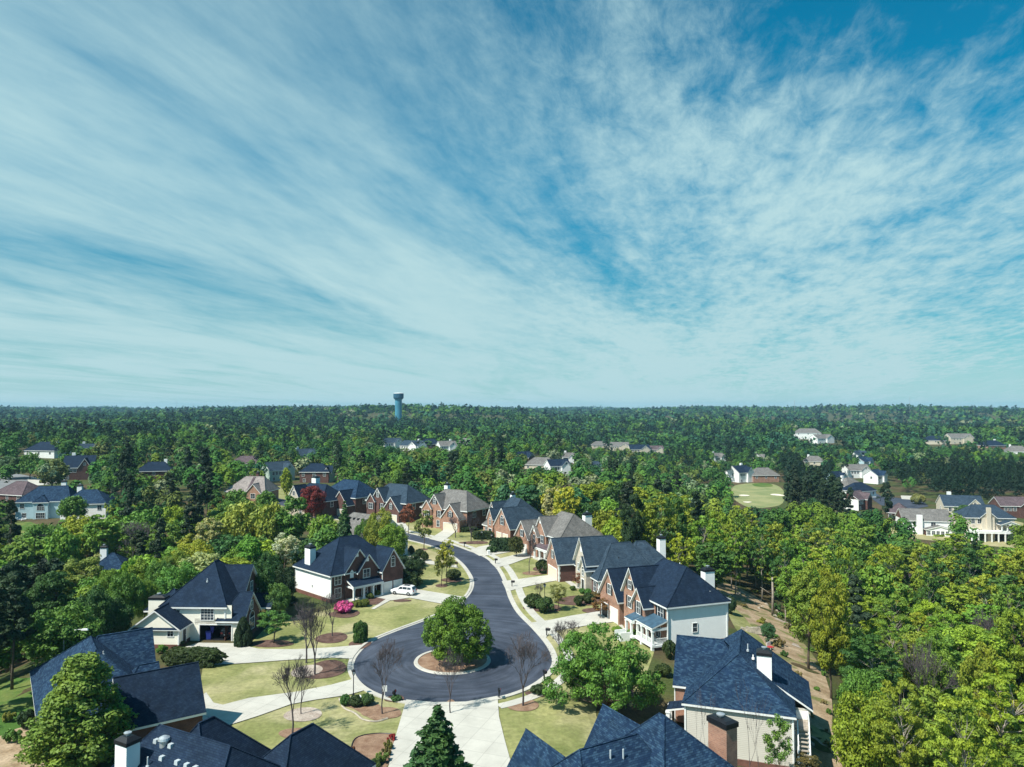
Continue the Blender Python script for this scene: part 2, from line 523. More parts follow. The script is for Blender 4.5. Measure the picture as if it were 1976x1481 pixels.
def np_mesh(name, v, f, mat, smooth=False):
    me = bpy.data.meshes.new(name)
    n = f.shape[1]
    me.vertices.add(len(v)); me.vertices.foreach_set('co', np.ascontiguousarray(v, dtype=np.float32).ravel())
    me.loops.add(f.size); me.loops.foreach_set('vertex_index', np.ascontiguousarray(f, dtype=np.int32).ravel())
    me.polygons.add(len(f))
    me.polygons.foreach_set('loop_start', np.arange(0, f.size, n, dtype=np.int32))
    if mat is not None:
        me.materials.append(mat)
    if smooth:
        me.polygons.foreach_set('use_smooth', np.ones(len(f), dtype=bool))
    me.update(calc_edges=True)
    return me


tag(link('ground', np_mesh('ground', gv, gf, M['ground'], True)), kind='structure')


def smooth_loop(pts, sub=6, closed=True):
    out, n = [], len(pts)
    rng = range(n if closed else n - 1)
    for i in rng:
        if closed:
            p = [pts[(i + k) % n] for k in (-1, 0, 1, 2)]
        else:
            p = [pts[min(max(i + k, 0), n - 1)] for k in (-1, 0, 1, 2)]
        for s in range(sub):
            t = s / sub
            out.append(tuple(0.5 * ((2 * p[1][a]) + (-p[0][a] + p[2][a]) * t + (2 * p[0][a] - 5 * p[1][a] + 4 * p[2][a] - p[3][a]) * t * t + (-p[0][a] + 3 * p[1][a] - 3 * p[2][a] + p[3][a]) * t ** 3) for a in (0, 1)))
    if not closed:
        out.append(tuple(pts[-1][:2]))
    return out


def drape(name, loop, off, mat, edge=5.0, kind='structure'):
    """a sheet with this outline, following the ground OFF metres above it"""
    bm = bmesh.new()
    vs = [bm.verts.new((p[0], p[1], 0)) for p in loop]
    es = [bm.edges.new((vs[i], vs[(i + 1) % len(vs)])) for i in range(len(vs))]
    bmesh.ops.triangle_fill(bm, edges=es, use_beauty=True, normal=(0, 0, 1))
    for _ in range(6):
        long = [e for e in bm.edges if e.calc_length() > edge]
        if not long or all(abs(terrain(v.co.x, v.co.y)) < 0.02 for v in bm.verts):
            break
        bmesh.ops.subdivide_edges(bm, edges=long, cuts=1)
        bmesh.ops.triangulate(bm, faces=bm.faces[:])
    for v in bm.verts:
        v.co.z = terrain(v.co.x, v.co.y) + off
    bmesh.ops.recalc_face_normals(bm, faces=bm.faces[:])
    if sum(f.normal.z for f in bm.faces) < 0:
        bmesh.ops.reverse_faces(bm, faces=bm.faces[:])
    me = bpy.data.meshes.new(name)
    bm.to_mesh(me)
    bm.free()
    return tag(link(name, me, None, mat), kind=kind)


def px_poly(pp, smooth=0):
    w = [at(*p)[:2] for p in pp]
    return smooth_loop(w, smooth) if smooth else w


def disc(cx, cy, r, wob=0.12, n=22, seed=0, ry=None):
    rr = random.Random(seed)
    k = [rr.uniform(-1, 1) for _ in range(6)]
    out = []
    for i in range(n):
        t = 2 * math.pi * i / n
        f = 1 + wob * (k[0] * math.sin(2 * t + k[1]) + k[2] * math.sin(3 * t + k[3] * 3))
        out.append((cx + r * f * math.cos(t), cy + (ry or r) * f * math.sin(t)))
    return out


# the asphalt street and its turning circle: its outline, from the far end of the north edge round the circle and back
ROAD_PX = [(500, 955), (600, 976), (700, 1003), (760, 1023), (805, 1034), (853, 1045.5), (900, 1062), (936, 1077), (958, 1097), (972, 1123), (982, 1154), (998, 1183), (1028, 1214),
           (1054, 1245), (1066, 1271), (1063, 1290), (1046, 1309), (1012, 1330), (960, 1347), (899, 1358), (837, 1359), (782, 1354), (740, 1344), (707, 1328), (688, 1309), (681, 1287),
           (691, 1263), (720, 1238), (772, 1216), (821, 1198), (868, 1178), (898, 1157), (913, 1133), (909, 1110), (886, 1082), (846, 1058), (788, 1042), (740, 1029.5), (690, 1014), (600, 988), (500, 966)]
road_w = [at(*p)[:2] for p in ROAD_PX]
N_OUT = ROAD_PX.index((960, 1347))
SUB = 7
road = smooth_loop(road_w, SUB)
drape('road', road, 0.05, M['asphalt'])


def offset_line(line, d):
    out = []
    for i, p in enumerate(line):
        a, b = line[max(i - 1, 0)], line[min(i + 1, len(line) - 1)]
        tx, ty = b[0] - a[0], b[1] - a[1]
        l = math.hypot(tx, ty) or 1
        out.append((p[0] - ty / l * d, p[1] + tx / l * d))
    return out


area2 = sum(road[i][0] * road[(i + 1) % len(road)][1] - road[(i + 1) % len(road)][0] * road[i][1] for i in range(len(road)))
OUTW = -1.0 if area2 > 0 else 1.0


def band(name, line, d0, d1, z0, z1, mat):
    a, b = offset_line(line, d0 * OUTW), offset_line(line, d1 * OUTW)
    mb = MB()
    for i in range(len(line) - 1):
        q = [(*a[i], z1), (*a[i + 1], z1), (*b[i + 1], z1), (*b[i], z1)]
        mb.poly(*(q if OUTW > 0 else q[::-1]))
        lo = [(x, y, z0) for x, y, _ in q]
        mb.poly(lo[0], lo[1], q[1], q[0])
        mb.poly(q[3], q[2], lo[2], lo[3])
    return tag(mb.build(name, mat), kind='structure')


kerb_line = road[:-SUB * 1]
band('kerb', kerb_line, 0.28, 0.72, 0.0, 0.16, M['kerb'])
band('gutter', kerb_line, -0.12, 0.28, 0.0, 0.075, M['kerb'])
walk = road[SUB * 3:SUB * N_OUT + 3]
band('sidewalk', walk, 1.75, 3.15, 0.0, 0.10, M['concrete'])

# lawns
drape('lawn', px_poly([(300, 1395), (385, 1325), (395, 1268), (480, 1245), (520, 1205), (640, 1175), (760, 1120), (790, 1090), (784, 1062), (690, 1040), (560, 1010), (470, 985), (420, 965), (520, 935), (700, 965),
                       (960, 1000), (1100, 1045), (1190, 1100), (1235, 1190), (1262, 1260), (1240, 1330), (1190, 1400), (1150, 1560), (700, 1560), (300, 1520)]), 0.02, M['lawn'])
drape('lawn', px_poly([(-60, 1300), (40, 1310), (86, 1295), (92, 1350), (80, 1400), (-60, 1420)], 3), 0.03, M['green_lawn'])
drape('lawn', px_poly([(1400, 1152), (1440, 1160), (1500, 1200), (1530, 1260), (1540, 1310), (1490, 1260), (1420, 1215)], 4), 0.05, M['lawn'])
drape('lawn', px_poly([(-20, 1010), (60, 1008), (75, 1030), (72, 1070), (30, 1085), (-20, 1070)], 3), 0.05, M['green_lawn'])
drape('lawn', px_poly([(788, 1050), (840, 1066), (872, 1084), (880, 1094), (820, 1086), (785, 1076)], 3), 0.035, M['dry_lawn'])
drape('lawn', px_poly([(1690, 1010), (1740, 1020), (1830, 1010), (1900, 1000), (1976, 1010), (2040, 1040), (2040, 1062), (1880, 1052), (1780, 1042), (1700, 1035)], 3), 0.08, M['dry_lawn'])
drape('fairway', px_poly([(1412, 942), (1430, 935), (1462, 933), (1495, 936), (1512, 948), (1510, 972), (1480, 980), (1445, 980), (1415, 962)], 4), 0.08, M['fairway'])
drape('fairway', px_poly([(1452, 934), (1475, 933), (1490, 936), (1488, 940), (1460, 940)], 4), 0.14, M['green_lawn'])
for i, (px, py, r) in enumerate([(1436, 957, 2.6), (1500, 956, 3.2), (1442, 970, 1.8)]):
    x, y, _ = at(px, py)
    drape('sand_bunker', disc(x, y, r, 0.15, 20, i, r * 1.3), 0.2, M['sand'])
# bare earth track behind the eastern gardens
drape('path', px_poly([(1385, 1128), (1420, 1132), (1470, 1160), (1505, 1195), (1545, 1235), (1585, 1290), (1605, 1350), (1608, 1420), (1640, 1500), (1560, 1500), (1520, 1450), (1515, 1370), (1505, 1300), (1480, 1250), (1452, 1212), (1425, 1180), (1390, 1158)], 3), 0.07, M['dirt'])
drape('path', px_poly([(80, 1440), (60, 1400), (-40, 1450), (-40, 1560), (120, 1560)], 3), 0.05, M['dirt'])
# drives
DR = [
    ('driveway', [(452, 1243), (500, 1254), (571, 1254.5), (640, 1251), (697, 1246), (684, 1262), (680, 1273), (640, 1271), (560, 1275), (480, 1281), (412, 1285), (335, 1286), (316, 1270), (330, 1258), (384, 1242)]),
    ('driveway', [(683, 1296), (690, 1312), (706, 1333), (672, 1343), (610, 1352), (561, 1361), (500, 1383), (440, 1402), (370, 1412), (380, 1350), (398, 1338), (412, 1358), (430, 1362), (480, 1349), (577, 1336), (640, 1323), (678, 1313)]),
    ('driveway', [(784, 1352), (773, 1390), (756, 1448), (735, 1560), (1015, 1560), (985, 1470), (974, 1430), (963, 1385), (960, 1345), (899, 1356), (837, 1357)]),
    ('driveway', [(726, 1154), (728, 1146), (763, 1136), (802, 1138), (850, 1146), (900, 1154), (896, 1166), (850, 1166), (790, 1155), (755, 1160)]),
    ('driveway', [(1206, 1176), (1150, 1182), (1100, 1190), (1060, 1198), (1026, 1203), (1052, 1234), (1062, 1220), (1127, 1209.5), (1195, 1200), (1212, 1192)]),
    ('driveway', [(1094, 1106), (1050, 1112), (1000, 1119), (968, 1123), (978, 1143), (1012, 1134), (1060, 1124), (1102, 1117)]),
    ('driveway', [(1032, 1063), (1000, 1070), (968, 1078), (945, 1086), (957, 1097), (985, 1090), (1012, 1080), (1042, 1072)]),
    ('driveway', [(990, 1056), (955, 1050), (925, 1056), (905, 1063), (925, 1074), (953, 1072), (985, 1066)]),
    ('driveway', [(862, 1020), (885, 1022), (868, 1036), (852, 1047), (828, 1041), (840, 1034)]),
    ('driveway', [(764, 1010), (780, 1008), (790, 1022), (780, 1030), (762, 1025)]),
    ('driveway', [(600, 972), (628, 974), (640, 1000), (605, 1002), (590, 988)]),
]
for nm, pp in DR:
    drape(nm, px_poly(pp), 0.115, M['concrete'])
for pp in ([(716, 1176), (722, 1177), (756, 1158), (750, 1154)], [(1082, 1117), (1088, 1115), (1115, 1131), (1138, 1133), (1136, 1139), (1108, 1136)],
           [(960, 1052), (966, 1049), (978, 1042), (984, 1044), (970, 1054)], [(1022, 1075), (1027, 1073), (1050, 1079), (1048, 1083)], [(785, 1072), (800, 1076), (840, 1085), (882, 1092), (884, 1097), (830, 1090), (785, 1079)],
           [(1190, 1202), (1196, 1201), (1212, 1222), (1206, 1224)]):
    drape('footpath', px_poly(pp), 0.10, M['concrete'])
# a pale kerbed court beyond the western gardens, and the far streets
drape('road', px_poly([(-60, 905), (40, 916), (66, 921), (60, 935), (30, 950), (-60, 960)]), 0.1, M['worn_asphalt'])
drape('sidewalk', px_poly([(58, 922), (110, 926), (112, 932), (70, 938), (56, 932)], 3), 0.14, M['concrete'])
drape('road', px_poly([(1700, 958), (1735, 962), (1782, 968), (1792, 978), (1760, 984), (1700, 976), (1650, 940), (1660, 936)]), 0.1, M['asphalt'])
drape('sidewalk', px_poly([(1738, 957), (1780, 958), (1780, 966), (1740, 964)]), 0.1, M['concrete'])

# island of the turning circle
IX, IY = -8.2, 103.0
ring = MB()
nn = 72
for i in range(nn):
    a, b = 2 * math.pi * i / nn, 2 * math.pi * (i + 1) / nn
    P = lambda t, r, z: (IX + r * math.cos(t), IY + r * math.sin(t), z)
    ring.poly(P(a, 4.75, 0.2), P(a, 5.2, 0.2), P(b, 5.2, 0.2), P(b, 4.75, 0.2))
    ring.poly(P(a, 5.2, 0.2), P(a, 5.32, 0.0), P(b, 5.32, 0.0), P(b, 5.2, 0.2))
    ring.poly(P(a, 4.75, 0.0), P(a, 4.75, 0.2), P(b, 4.75, 0.2), P(b, 4.75, 0.0))
tag(ring.build('kerb', M['kerb']), kind='structure')
drape('mulch_bed', disc(IX, IY, 4.78, 0, 48), 0.12, M['pinestraw'])

BEDS = [  # pixel, radius, depth radius, material
    (628, 1293, 2.7, 3.6, 'mulch'), (592, 1296, 1.9, 2.4, 'dead_leaves'), (585, 1380, 2.1, 2.0, 'dead_leaves'), (738, 1377, 2.4, 1.5, 'pinestraw'), (566, 1416, 1.5, 1.3, 'pinestraw'), (1009, 1362, 1.9, 1.8, 'pinestraw'),
    (694, 1245, 1.6, 2.2, 'mulch'), (640, 1232, 2.4, 2.6, 'mulch'), (525, 1243, 3.2, 1.7, 'mulch'), (868, 1374, 0.9, 3.2, 'pinestraw'), (847, 1440, 2.9, 4.5, 'pinestraw'), (852, 1131, 1.2, 1.4, 'mulch'), (873, 1120, 2.2, 2.0, 'mulch'),
    (817, 1061, 1.1, 1.2, 'mulch'), (1030, 1107, 2.4, 1.8, 'pinestraw'), (1048, 1098, 2.2, 2.6, 'mulch'), (996, 1076, 1.8, 1.8, 'mulch'), (1031, 1073, 2.2, 2.2, 'mulch'), (915, 1048, 3.6, 2.2, 'mulch'),
    (700, 1405, 0.0, 0, 'mulch'), (1048, 1174, 3.4, 2.6, 'mulch'), (1120, 1160, 4.6, 3.4, 'mulch'), (1080, 1117, 1.4, 1.6, 'pinestraw'), (712, 1160, 3.2, 3.0, 'mulch'), (665, 1186, 2.6, 2.2, 'mulch'), (762, 1350, 1.2, 1.0, 'mulch'),
    (1155, 1180, 2.6, 2.0, 'mulch'), (1040, 1340, 1.6, 1.0, 'mulch'), (1170, 1330, 3.6, 3.0, 'mulch'), (776, 1160, 1.6, 0.9, 'mulch'), (960, 1062, 2.8, 2.0, 'mulch')]
for i, (px, py, r, ry, mt) in enumerate(BEDS):
    if r:
        x, y, _ = at(px, py)
        drape('mulch_bed', disc(x, y, r, 0.10, 26, i + 5, ry), 0.075 + 0.0007 * i, M[mt])
drape('mulch_bed', px_poly([(685, 1425), (715, 1418), (757, 1420), (762, 1440), (742, 1490), (700, 1510), (672, 1500), (676, 1450)], 3), 0.078, M['pinestraw'])
drape('mulch_bed', px_poly([(655, 1348), (690, 1345), (715, 1352), (738, 1368), (735, 1392), (715, 1388), (680, 1368), (660, 1362)], 3), 0.072, M['pinestraw'])
mb = MB()
edge = [at(*p)[:2] for p in [(655, 1350), (664, 1368), (685, 1378), (700, 1390), (725, 1394), (748, 1388)]]
mb.tube([(x, y, 0.08) for x, y in smooth_loop(edge, 5, False)], 0.13, 5)
tag(mb.build('bed_edging', M['rock']), 'low curved stone edging round the mulch bed under the bare tree', 'edging')
mb = MB()
edge = [at(*p)[:2] for p in [(676, 1462), (682, 1432), (700, 1421), (730, 1417), (757, 1418)]]
mb.tube([(x, y, 0.08) for x, y in smooth_loop(edge, 5, False)], 0.08, 5)
tag(mb.build('bed_edging', M['black']), 'thin dark edging round the rust-coloured bed beside the wide drive', 'edging')
# ------------------------------------------------------------------ houses
KEEP = []       # (left, right, top, bottom, distance): what trees in front must leave open
SOLID = []      # house footprints (x, y, radius)


class House:
    """a house in its own frame: u along THETA, v to the left of u; sides 0 = -v, 1 = +u, 2 = +v, 3 = -u"""
    def __init__(s, name, label, x, y, z, theta, group=None):
        s.root = empty(name, (x, y, z), R(theta), label, 'house', group)
        s.parts = {}
        s.x, s.y, s.z, s.th = x, y, z, R(theta)
        s.tr = 'trim'

    def world(s, u, v):
        return s.x + u * math.cos(s.th) - v * math.sin(s.th), s.y + u * math.sin(s.th) + v * math.cos(s.th)

    def mb(s, part, mat):
        return s.parts.setdefault((part, mat), MB())

    def side(s, k, c, a, o, z):
        return {0: (a, c - o, z), 2: (a, c + o, z), 1: (c + o, a, z), 3: (c - o, a, z)}[k]

    def sbox(s, mb, k, c, a0, a1, z0, z1, o0, o1):
        p, q = s.side(k, c, a0, o0, z0), s.side(k, c, a1, o1, z1)
        mb.box(min(p[0], q[0]), max(p[0], q[0]), min(p[1], q[1]), max(p[1], q[1]), z0, z1)

    def walls(s, u0, u1, v0, v1, z0, z1, mats, skip=(), hole=None, base=None):
        """MATS: one material or {side: material}; HOLE = (side, a0, a1, z_top) leaves a garage opening; BASE = (material, height, depth)"""
        for k, c, a0, a1 in ((0, v0, u0, u1), (1, u1, v0, v1), (2, v1, u0, u1), (3, u0, v0, v1)):
            if k in skip:
                continue
            mt = mats if isinstance(mats, str) else mats.get(k, mats.get(-1))
            mb = s.mb('wall', mt)
            rects = [(a0, a1, z0, z1)]
            if hole and hole[0] == k:
                rects = [(a0, hole[1], z0, z1), (hole[2], a1, z0, z1), (hole[1], hole[2], hole[3], z1)]
            for b0, b1, y0, y1 in rects:
                if b1 - b0 > 0.01:
                    q = [s.side(k, c, b0, 0, y0), s.side(k, c, b1, 0, y0), s.side(k, c, b1, 0, y1), s.side(k, c, b0, 0, y1)]
                    mb.poly(*(q if k in (0, 1) else q[::-1]))
            if base:
                fm, h, d = base
                if hole and hole[0] == k:
                    continue
                s.sbox(s.mb('foundation', fm), k, c, a0 - 0.02, a1 + 0.02, z0 - d, z0 + h, -0.05, 0.035)

    def corner(s, u, v, z0, z1):
        MB().box(u - 0.09, u + 0.09, v - 0.09, v + 0.09, z0, z1).build('corner_trim', M[s.tr], s.root)

    def roof(s, u0, u1, v0, v1, z, rise, axis, i0=0.0, i1=0.0, oh=0.4, mat='roof_navy', gm=None, rake=0.3, cap=True, thick=0.24):
        """ridge along AXIS; i0, i1: how far the ridge ends stand in from the two ends (0 = a gable, whose wall is filled with GM)"""
        sw = axis == 'v'
        a0, a1, b0, b1 = (u0, u1, v0, v1) if not sw else (v0, v1, u0, u1)
        half = (b1 - b0) / 2
        bm = (b0 + b1) / 2
        e = min([rise / half] + [rise / i for i in (i0, i1) if i > half]) * oh
        z = z + 0.06
        A0 = a0 - (rake if i0 == 0 else oh)
        A1 = a1 + (rake if i1 == 0 else oh)
        P = (lambda a, b, zz: (b, a, zz)) if sw else (lambda a, b, zz: (a, b, zz))
        ze = z - e
        c = [P(A0, b0 - oh, ze), P(A1, b0 - oh, ze), P(A1, b1 + oh, ze), P(A0, b1 + oh, ze)]
        r0 = P(A0 if i0 == 0 else a0 + i0, bm, z + rise)
        r1 = P(A1 if i1 == 0 else a1 - i1, bm, z + rise)
        point = abs((a1 - i1) - (a0 + i0)) < 0.05 and i0 and i1
        top = s.mb('roof', mat)
        tr = s.mb('roof_trim', s.tr)

        def face(mb, *p):
            mb.poly(*(p[::-1] if sw else p))
        if point:
            r1 = r0
            face(top, c[0], c[1], r0); face(top, c[2], c[3], r0)
        else:
            face(top, c[0], c[1], r1, r0); face(top, c[2], c[3], r0, r1)
        if i0:
            face(top, c[3], c[0], r0)
        if i1:
            face(top, c[1], c[2], r1)
        dn = lambda p, d=thick: (p[0], p[1], p[2] - d)
        ring = [c[0], c[1]] + ([r1] if not i1 else []) + [c[2], c[3]] + ([r0] if not i0 else [])
        for k in range(len(ring)):
            p, q = ring[k], ring[(k + 1) % len(ring)]
            face(tr, dn(p), dn(q), dn(q, 0.012), dn(p, 0.012))
        for p in ((c[1], c[0], r0, r1), (c[3], c[2], r1, r0)):
            face(tr, *[dn(x) for x in p])
        if i0:
            face(tr, *[dn(x) for x in (c[0], c[3], r0)])
        if i1:
            face(tr, *[dn(x) for x in (c[2], c[1], r1)])
        for iN, a, sgn in ((i0, a0, 1), (i1, a1, -1)):
            if iN == 0 and gm:
                t = [P(a, b0, z - 0.06), P(a, b1, z - 0.06), P(a, bm, z + rise - 0.06)]
                (face)(s.mb('wall', gm), *(t if sgn < 0 else t[::-1]))
        if cap:
            lift = lambda p: (p[0], p[1], p[2] + 0.015)
            seg = [] if point else [(r0, r1)]
            if i0:
                seg += [(c[0], r0), (c[3], r0)]
            if i1:
                seg += [(c[1], r1), (c[2], r1)]
            for p, q in seg:
                top.tube([lift(p), lift(q)], 0.085, 4)
        return r0, r1

    def slope(s, pts, mat='roof_navy', thick=0.22):
        """a single roof plane, its corners counted anticlockwise seen from above"""
        s.mb('roof', mat).poly(*pts)
        tr = s.mb('roof_trim', s.tr)
        n = len(pts)
        for k in range(n):
            p, q = pts[k], pts[(k + 1) % n]
            tr.poly((p[0], p[1], p[2] - thick), (q[0], q[1], q[2] - thick), (q[0], q[1], q[2] - 0.012), (p[0], p[1], p[2] - 0.012))
        tr.poly(*[(p[0], p[1], p[2] - thick) for p in reversed(pts)])

    def window(s, k, c, a, z, w, h, arch=False, shut=False, name='window', vbar=1, hbar=1, frame=None, fw=0.085):
        f, g = MB(), MB()
        a0, a1 = a - w / 2, a + w / 2
        s.sbox(f, k, c, a0 - fw, a0, z - fw, z + h + fw, -0.05, 0.07)
        s.sbox(f, k, c, a1, a1 + fw, z - fw, z + h + fw, -0.05, 0.07)
        s.sbox(f, k, c, a0, a1, z - fw, z, -0.05, 0.075)
        s.sbox(f, k, c, a0, a1, z + h, z + h + fw, -0.05, 0.075)
        for j in range(vbar):
            x = a0 + (j + 1) * w / (vbar + 1)
            s.sbox(f, k, c, x - 0.022, x + 0.022, z, z + h, -0.03, 0.05)
        for j in range(hbar):
            y = z + (j + 1) * h / (hbar + 1)
            s.sbox(f, k, c, a0, a1, y - 0.02, y + 0.02, -0.03, 0.045)
        s.sbox(g, k, c, a0, a1, z, z + h, -0.04, 0.02)
        if arch:
            n = 8
            for q in range(n):
                t0, t1 = math.pi * q / n, math.pi * (q + 1) / n
                r, r2 = w / 2, w / 2 + fw
                zz = z + h + fw
                pa = [(a + rr * math.cos(t), zz + rr * math.sin(t)) for rr, t in ((r, t0), (r2, t0), (r2, t1), (r, t1))]
                pts = [s.side(k, c, x, 0.07, y) for x, y in pa]
                bk = [s.side(k, c, x, -0.02, y) for x, y in pa]
                f.poly(*(pts if k in (0, 1) else pts[::-1]))
                f.poly(pts[1], bk[1], bk[2], pts[2])
                tri = [s.side(k, c, x, 0.02, y) for x, y in ((a, zz), pa[0], pa[3])]
                g.poly(*(tri if k in (0, 1) else tri[::-1]))
        fo = f.build(name, M[frame or 'trim'], s.root)
        g.build('pane', M['glass'], fo)
        if shut:
            for x0 in (a0 - fw - 0.52, a1 + fw + 0.02):
                sh = MB()
                s.sbox(sh, k, c, x0, x0 + 0.5, z - 0.05, z + h + 0.05, -0.02, 0.06)
                sh.build('shutter', M['shutter'], s.root)
        return fo

    def louvre(s, k, c, a, z, w, h):
        f = MB()
        s.sbox(f, k, c, a - w / 2, a + w / 2, z, z + h, -0.02, 0.06)
        p = [s.side(k, c, a - w / 2, 0.06, z + h), s.side(k, c, a + w / 2, 0.06, z + h), s.side(k, c, a, 0.06, z + h + w * 0.5)]
        f.poly(*(p if k in (0, 1) else p[::-1]))
        f.build('gable_vent', M['trim'], s.root)

    def garage(s, k, c, a, w, h, mat='garage_door', z=0.0):
        d = MB()
        s.sbox(d, k, c, a - w / 2, a + w / 2, z, z + h, -0.02, 0.03)
        for j in range(4):
            for i in range(max(2, int(w / 0.65))):
                n = max(2, int(w / 0.65))
                x0 = a - w / 2 + (i + 0.12) * w / n
                s.sbox(d, k, c, x0, x0 + 0.76 * w / n, z + (j + 0.15) * h / 4, z + (j + 0.85) * h / 4, 0.02, 0.055)
        o = d.build('garage_door', M[mat], s.root)
        f = MB()
        s.sbox(f, k, c, a - w / 2 - 0.14, a - w / 2, z, z + h + 0.16, -0.02, 0.08)
        s.sbox(f, k, c, a + w / 2, a + w / 2 + 0.14, z, z + h + 0.16, -0.02, 0.08)
        s.sbox(f, k, c, a - w / 2, a + w / 2, z + h, z + h + 0.16, -0.02, 0.082)
        f.build('door_frame', M['trim'], o)

    def door(s, k, c, a, z, w=1.0, h=2.1, mat='door', arch=False):
        d = MB()
        s.sbox(d, k, c, a - w / 2, a + w / 2, z, z + h, -0.02, 0.04)
        o = d.build('door', M[mat], s.root)
        f = MB()
        s.sbox(f, k, c, a - w / 2 - 0.14, a - w / 2, z, z + h + 0.14, -0.02, 0.08)
        s.sbox(f, k, c, a + w / 2, a + w / 2 + 0.14, z, z + h + 0.14, -0.02, 0.08)
        s.sbox(f, k, c, a - w / 2, a + w / 2, z + h, z + h + 0.14, -0.02, 0.082)
        f.build('door_frame', M['trim'], o)
        hd = MB()
        s.sbox(hd, k, c, a + w / 2 - 0.16, a + w / 2 - 0.08, z + 0.95, z + 1.1, 0.04, 0.10)
        hd.build('handle', M['metal'], o)

    def chimney(s, u, v, z0, z1, a, b, mat='white_siding', cap=True):
        c = MB().box(u - a, u + a, v - b, v + b, z0, z1)
        o = c.build('chimney', M[mat], s.root)
        if cap:
            k = MB().frustum(u, v, z1 - 0.02, z1 + 0.28, a + 0.07, b + 0.07, a + 0.07, b + 0.07)
            k.frustum(u, v, z1 + 0.28, z1 + 0.55, a + 0.05, b + 0.05, a * 0.55, b * 0.55)
            k.build('chimney_cap', M['black'], o)
            MB().lathe([(0.16, z1 + 0.5), (0.16, z1 + 0.72), (0.30, z1 + 0.74), (0.30, z1 + 0.80), (0.05, z1 + 0.86)], 12, u, v).build('flue', M['metal'], o)
        return o

    def pipe(s, u, v, z, h=0.55, mat='lead'):
        m_ = MB().lathe([(0.16, z - 0.15), (0.15, z + 0.05), (0.07, z + 0.10), (0.07, z + h), (0.02, z + h + 0.03)], 8, u, v)
        return m_.build('vent_pipe', M[mat], s.root)

    def column(s, u, v, z0, z1, r=0.13, sq=True):
        c = MB()
        if sq:
            c.box(u - r, u + r, v - r, v + r, z0, z1)
            c.box(u - r - 0.06, u + r + 0.06, v - r - 0.06, v + r + 0.06, z0, z0 + 0.18)
            c.box(u - r - 0.06, u + r + 0.06, v - r - 0.06, v + r + 0.06, z1 - 0.16, z1 - 0.003)
        else:
            c.lathe([(r + 0.07, z0), (r + 0.07, z0 + 0.2), (r, z0 + 0.22), (r * 0.85, z1 - 0.2), (r + 0.06, z1 - 0.18), (r + 0.06, z1)], 12, u, v)
        return c.build('column', M['trim'], s.root)

    def downpipe(s, u, v, z0, z1):
        MB().box(u - 0.06, u + 0.06, v - 0.06, v + 0.06, z0, z1).build('downpipe', M['trim'], s.root)

    def finish(s, keep=None, rad=None, centre=(5, 5)):
        for (part, mat), mb in s.parts.items():
            if mb.f:
                mb.build(part, M[mat], s.root)
        s.parts = {}
        x, y = s.world(*centre)
        if rad:
            SOLID.append((x, y, rad))
        if keep:
            KEEP.append((*keep, math.hypot(x, y)))
        return s.root
# ------------------------------------------------------------------ the houses round the turning circle


def eave_corner(px, py, z):
    return pt(px, py, z)


# --- west side: cream house with the open garage
x, y = eave_corner(312, 1168, 5.3)
h = House('cream_house', 'cream-sided house with navy hip roof and an open double garage in its camera-facing wall', x, y + 0.2, 0, -2)
h.walls(0, 9.6, 0, 13, 0, 5.3, {0: 'cream_siding', 3: 'cream_siding', -1: 'brick_dark_and_shade'}, base=('brick_base', 0.55, 0.6), hole=(0, 5.75, 10.6, 2.35))
h.walls(9.6, 12.4, 0, 6.2, 0, 3.3, {0: 'cream_siding', -1: 'brick_dark_and_shade'}, skip=(3,), hole=(0, 5.0, 10.55, 2.35))
h.roof(0, 9.6, 0, 13, 5.3, 5.0, 'v', 7.0, 4.6, 0.4, 'roof_navy')
h.roof(2.5, 10.1, 5.2, 12.4, 5.3, 4.1, 'u', 3, 0, 0.35, 'roof_navy', 'brick_dark_and_shade', rake=0.35)
h.walls(9.4, 10.1, 5.2, 12.4, 3, 5.3, 'brick_dark_and_shade', skip=(3,))
h.roof(8.6, 12.4, 0, 6.2, 3.3, 3.2, 'u', 2.0, 0, 0.35, 'roof_navy', 'brick_dark_and_shade', rake=0.3)
h.walls(-2.6, 4.3, -3.6, 0, 0, 2.95, 'cream_siding', skip=(2,), base=('brick_base', 0.55, 0.6))
h.roof(-2.6, 4.3, -3.6, 1.2, 2.95, 2.5, 'v', 0, 0, 0.4, 'roof_navy', 'cream_siding', rake=0.35)
h.slope([(-3.0, -3.98, 2.72), (4.7, -3.98, 2.72), (4.2, -3.55, 2.98), (-2.5, -3.55, 2.98)], 'roof_navy', 0.12)
h.walls(-3.6, 0, 2.5, 9, 0, 4.0, 'cream_siding', skip=(1,))
h.roof(-3.6, 1.5, 2.5, 9, 4.0, 2.2, 'u', 2.5, 2.5, 0.4, 'roof_navy')
h.chimney(-1.2, 1.3, 0, 5.9, 1.25, 0.7, 'cream_siding')
h.window(0, 0, 2.3, 3.45, 0.8, 1.1, vbar=0)
h.window(0, 0, 6.9, 3.1, 1.9, 1.75, vbar=3, hbar=3)
h.window(0, -3.6, 3.1, 1.7, 0.85, 1.0)
h.door(1, 4.3, -1.9, 0.35, 0.95, 2.05)
h.window(1, 12.4, 3.2, 0.9, 1.9, 1.7, arch=True, vbar=2)
h.window(1, 10.1, 8.8, 5.3, 1.0, 1.5)
h.window(1, 12.4, 3.1, 4.0, 0.8, 1.2)
h.window(1, 9.6, 10.5, 0.8, 1.2, 1.7)
h.corner(0, 0, 0.5, 5.2); h.corner(4.3, -3.6, 0.5, 2.9); h.corner(12.4, 0, 0.1, 3.2); h.corner(9.6, 0, 3.3, 5.2)
h.downpipe(10.35, 10.9, 2.6, 5.2); h.downpipe(10.35, 12.2, 2.6, 5.2)
for v0 in (9.0, 11.6):
    h.column(12.9, v0, 0.2, 2.9, 0.14)
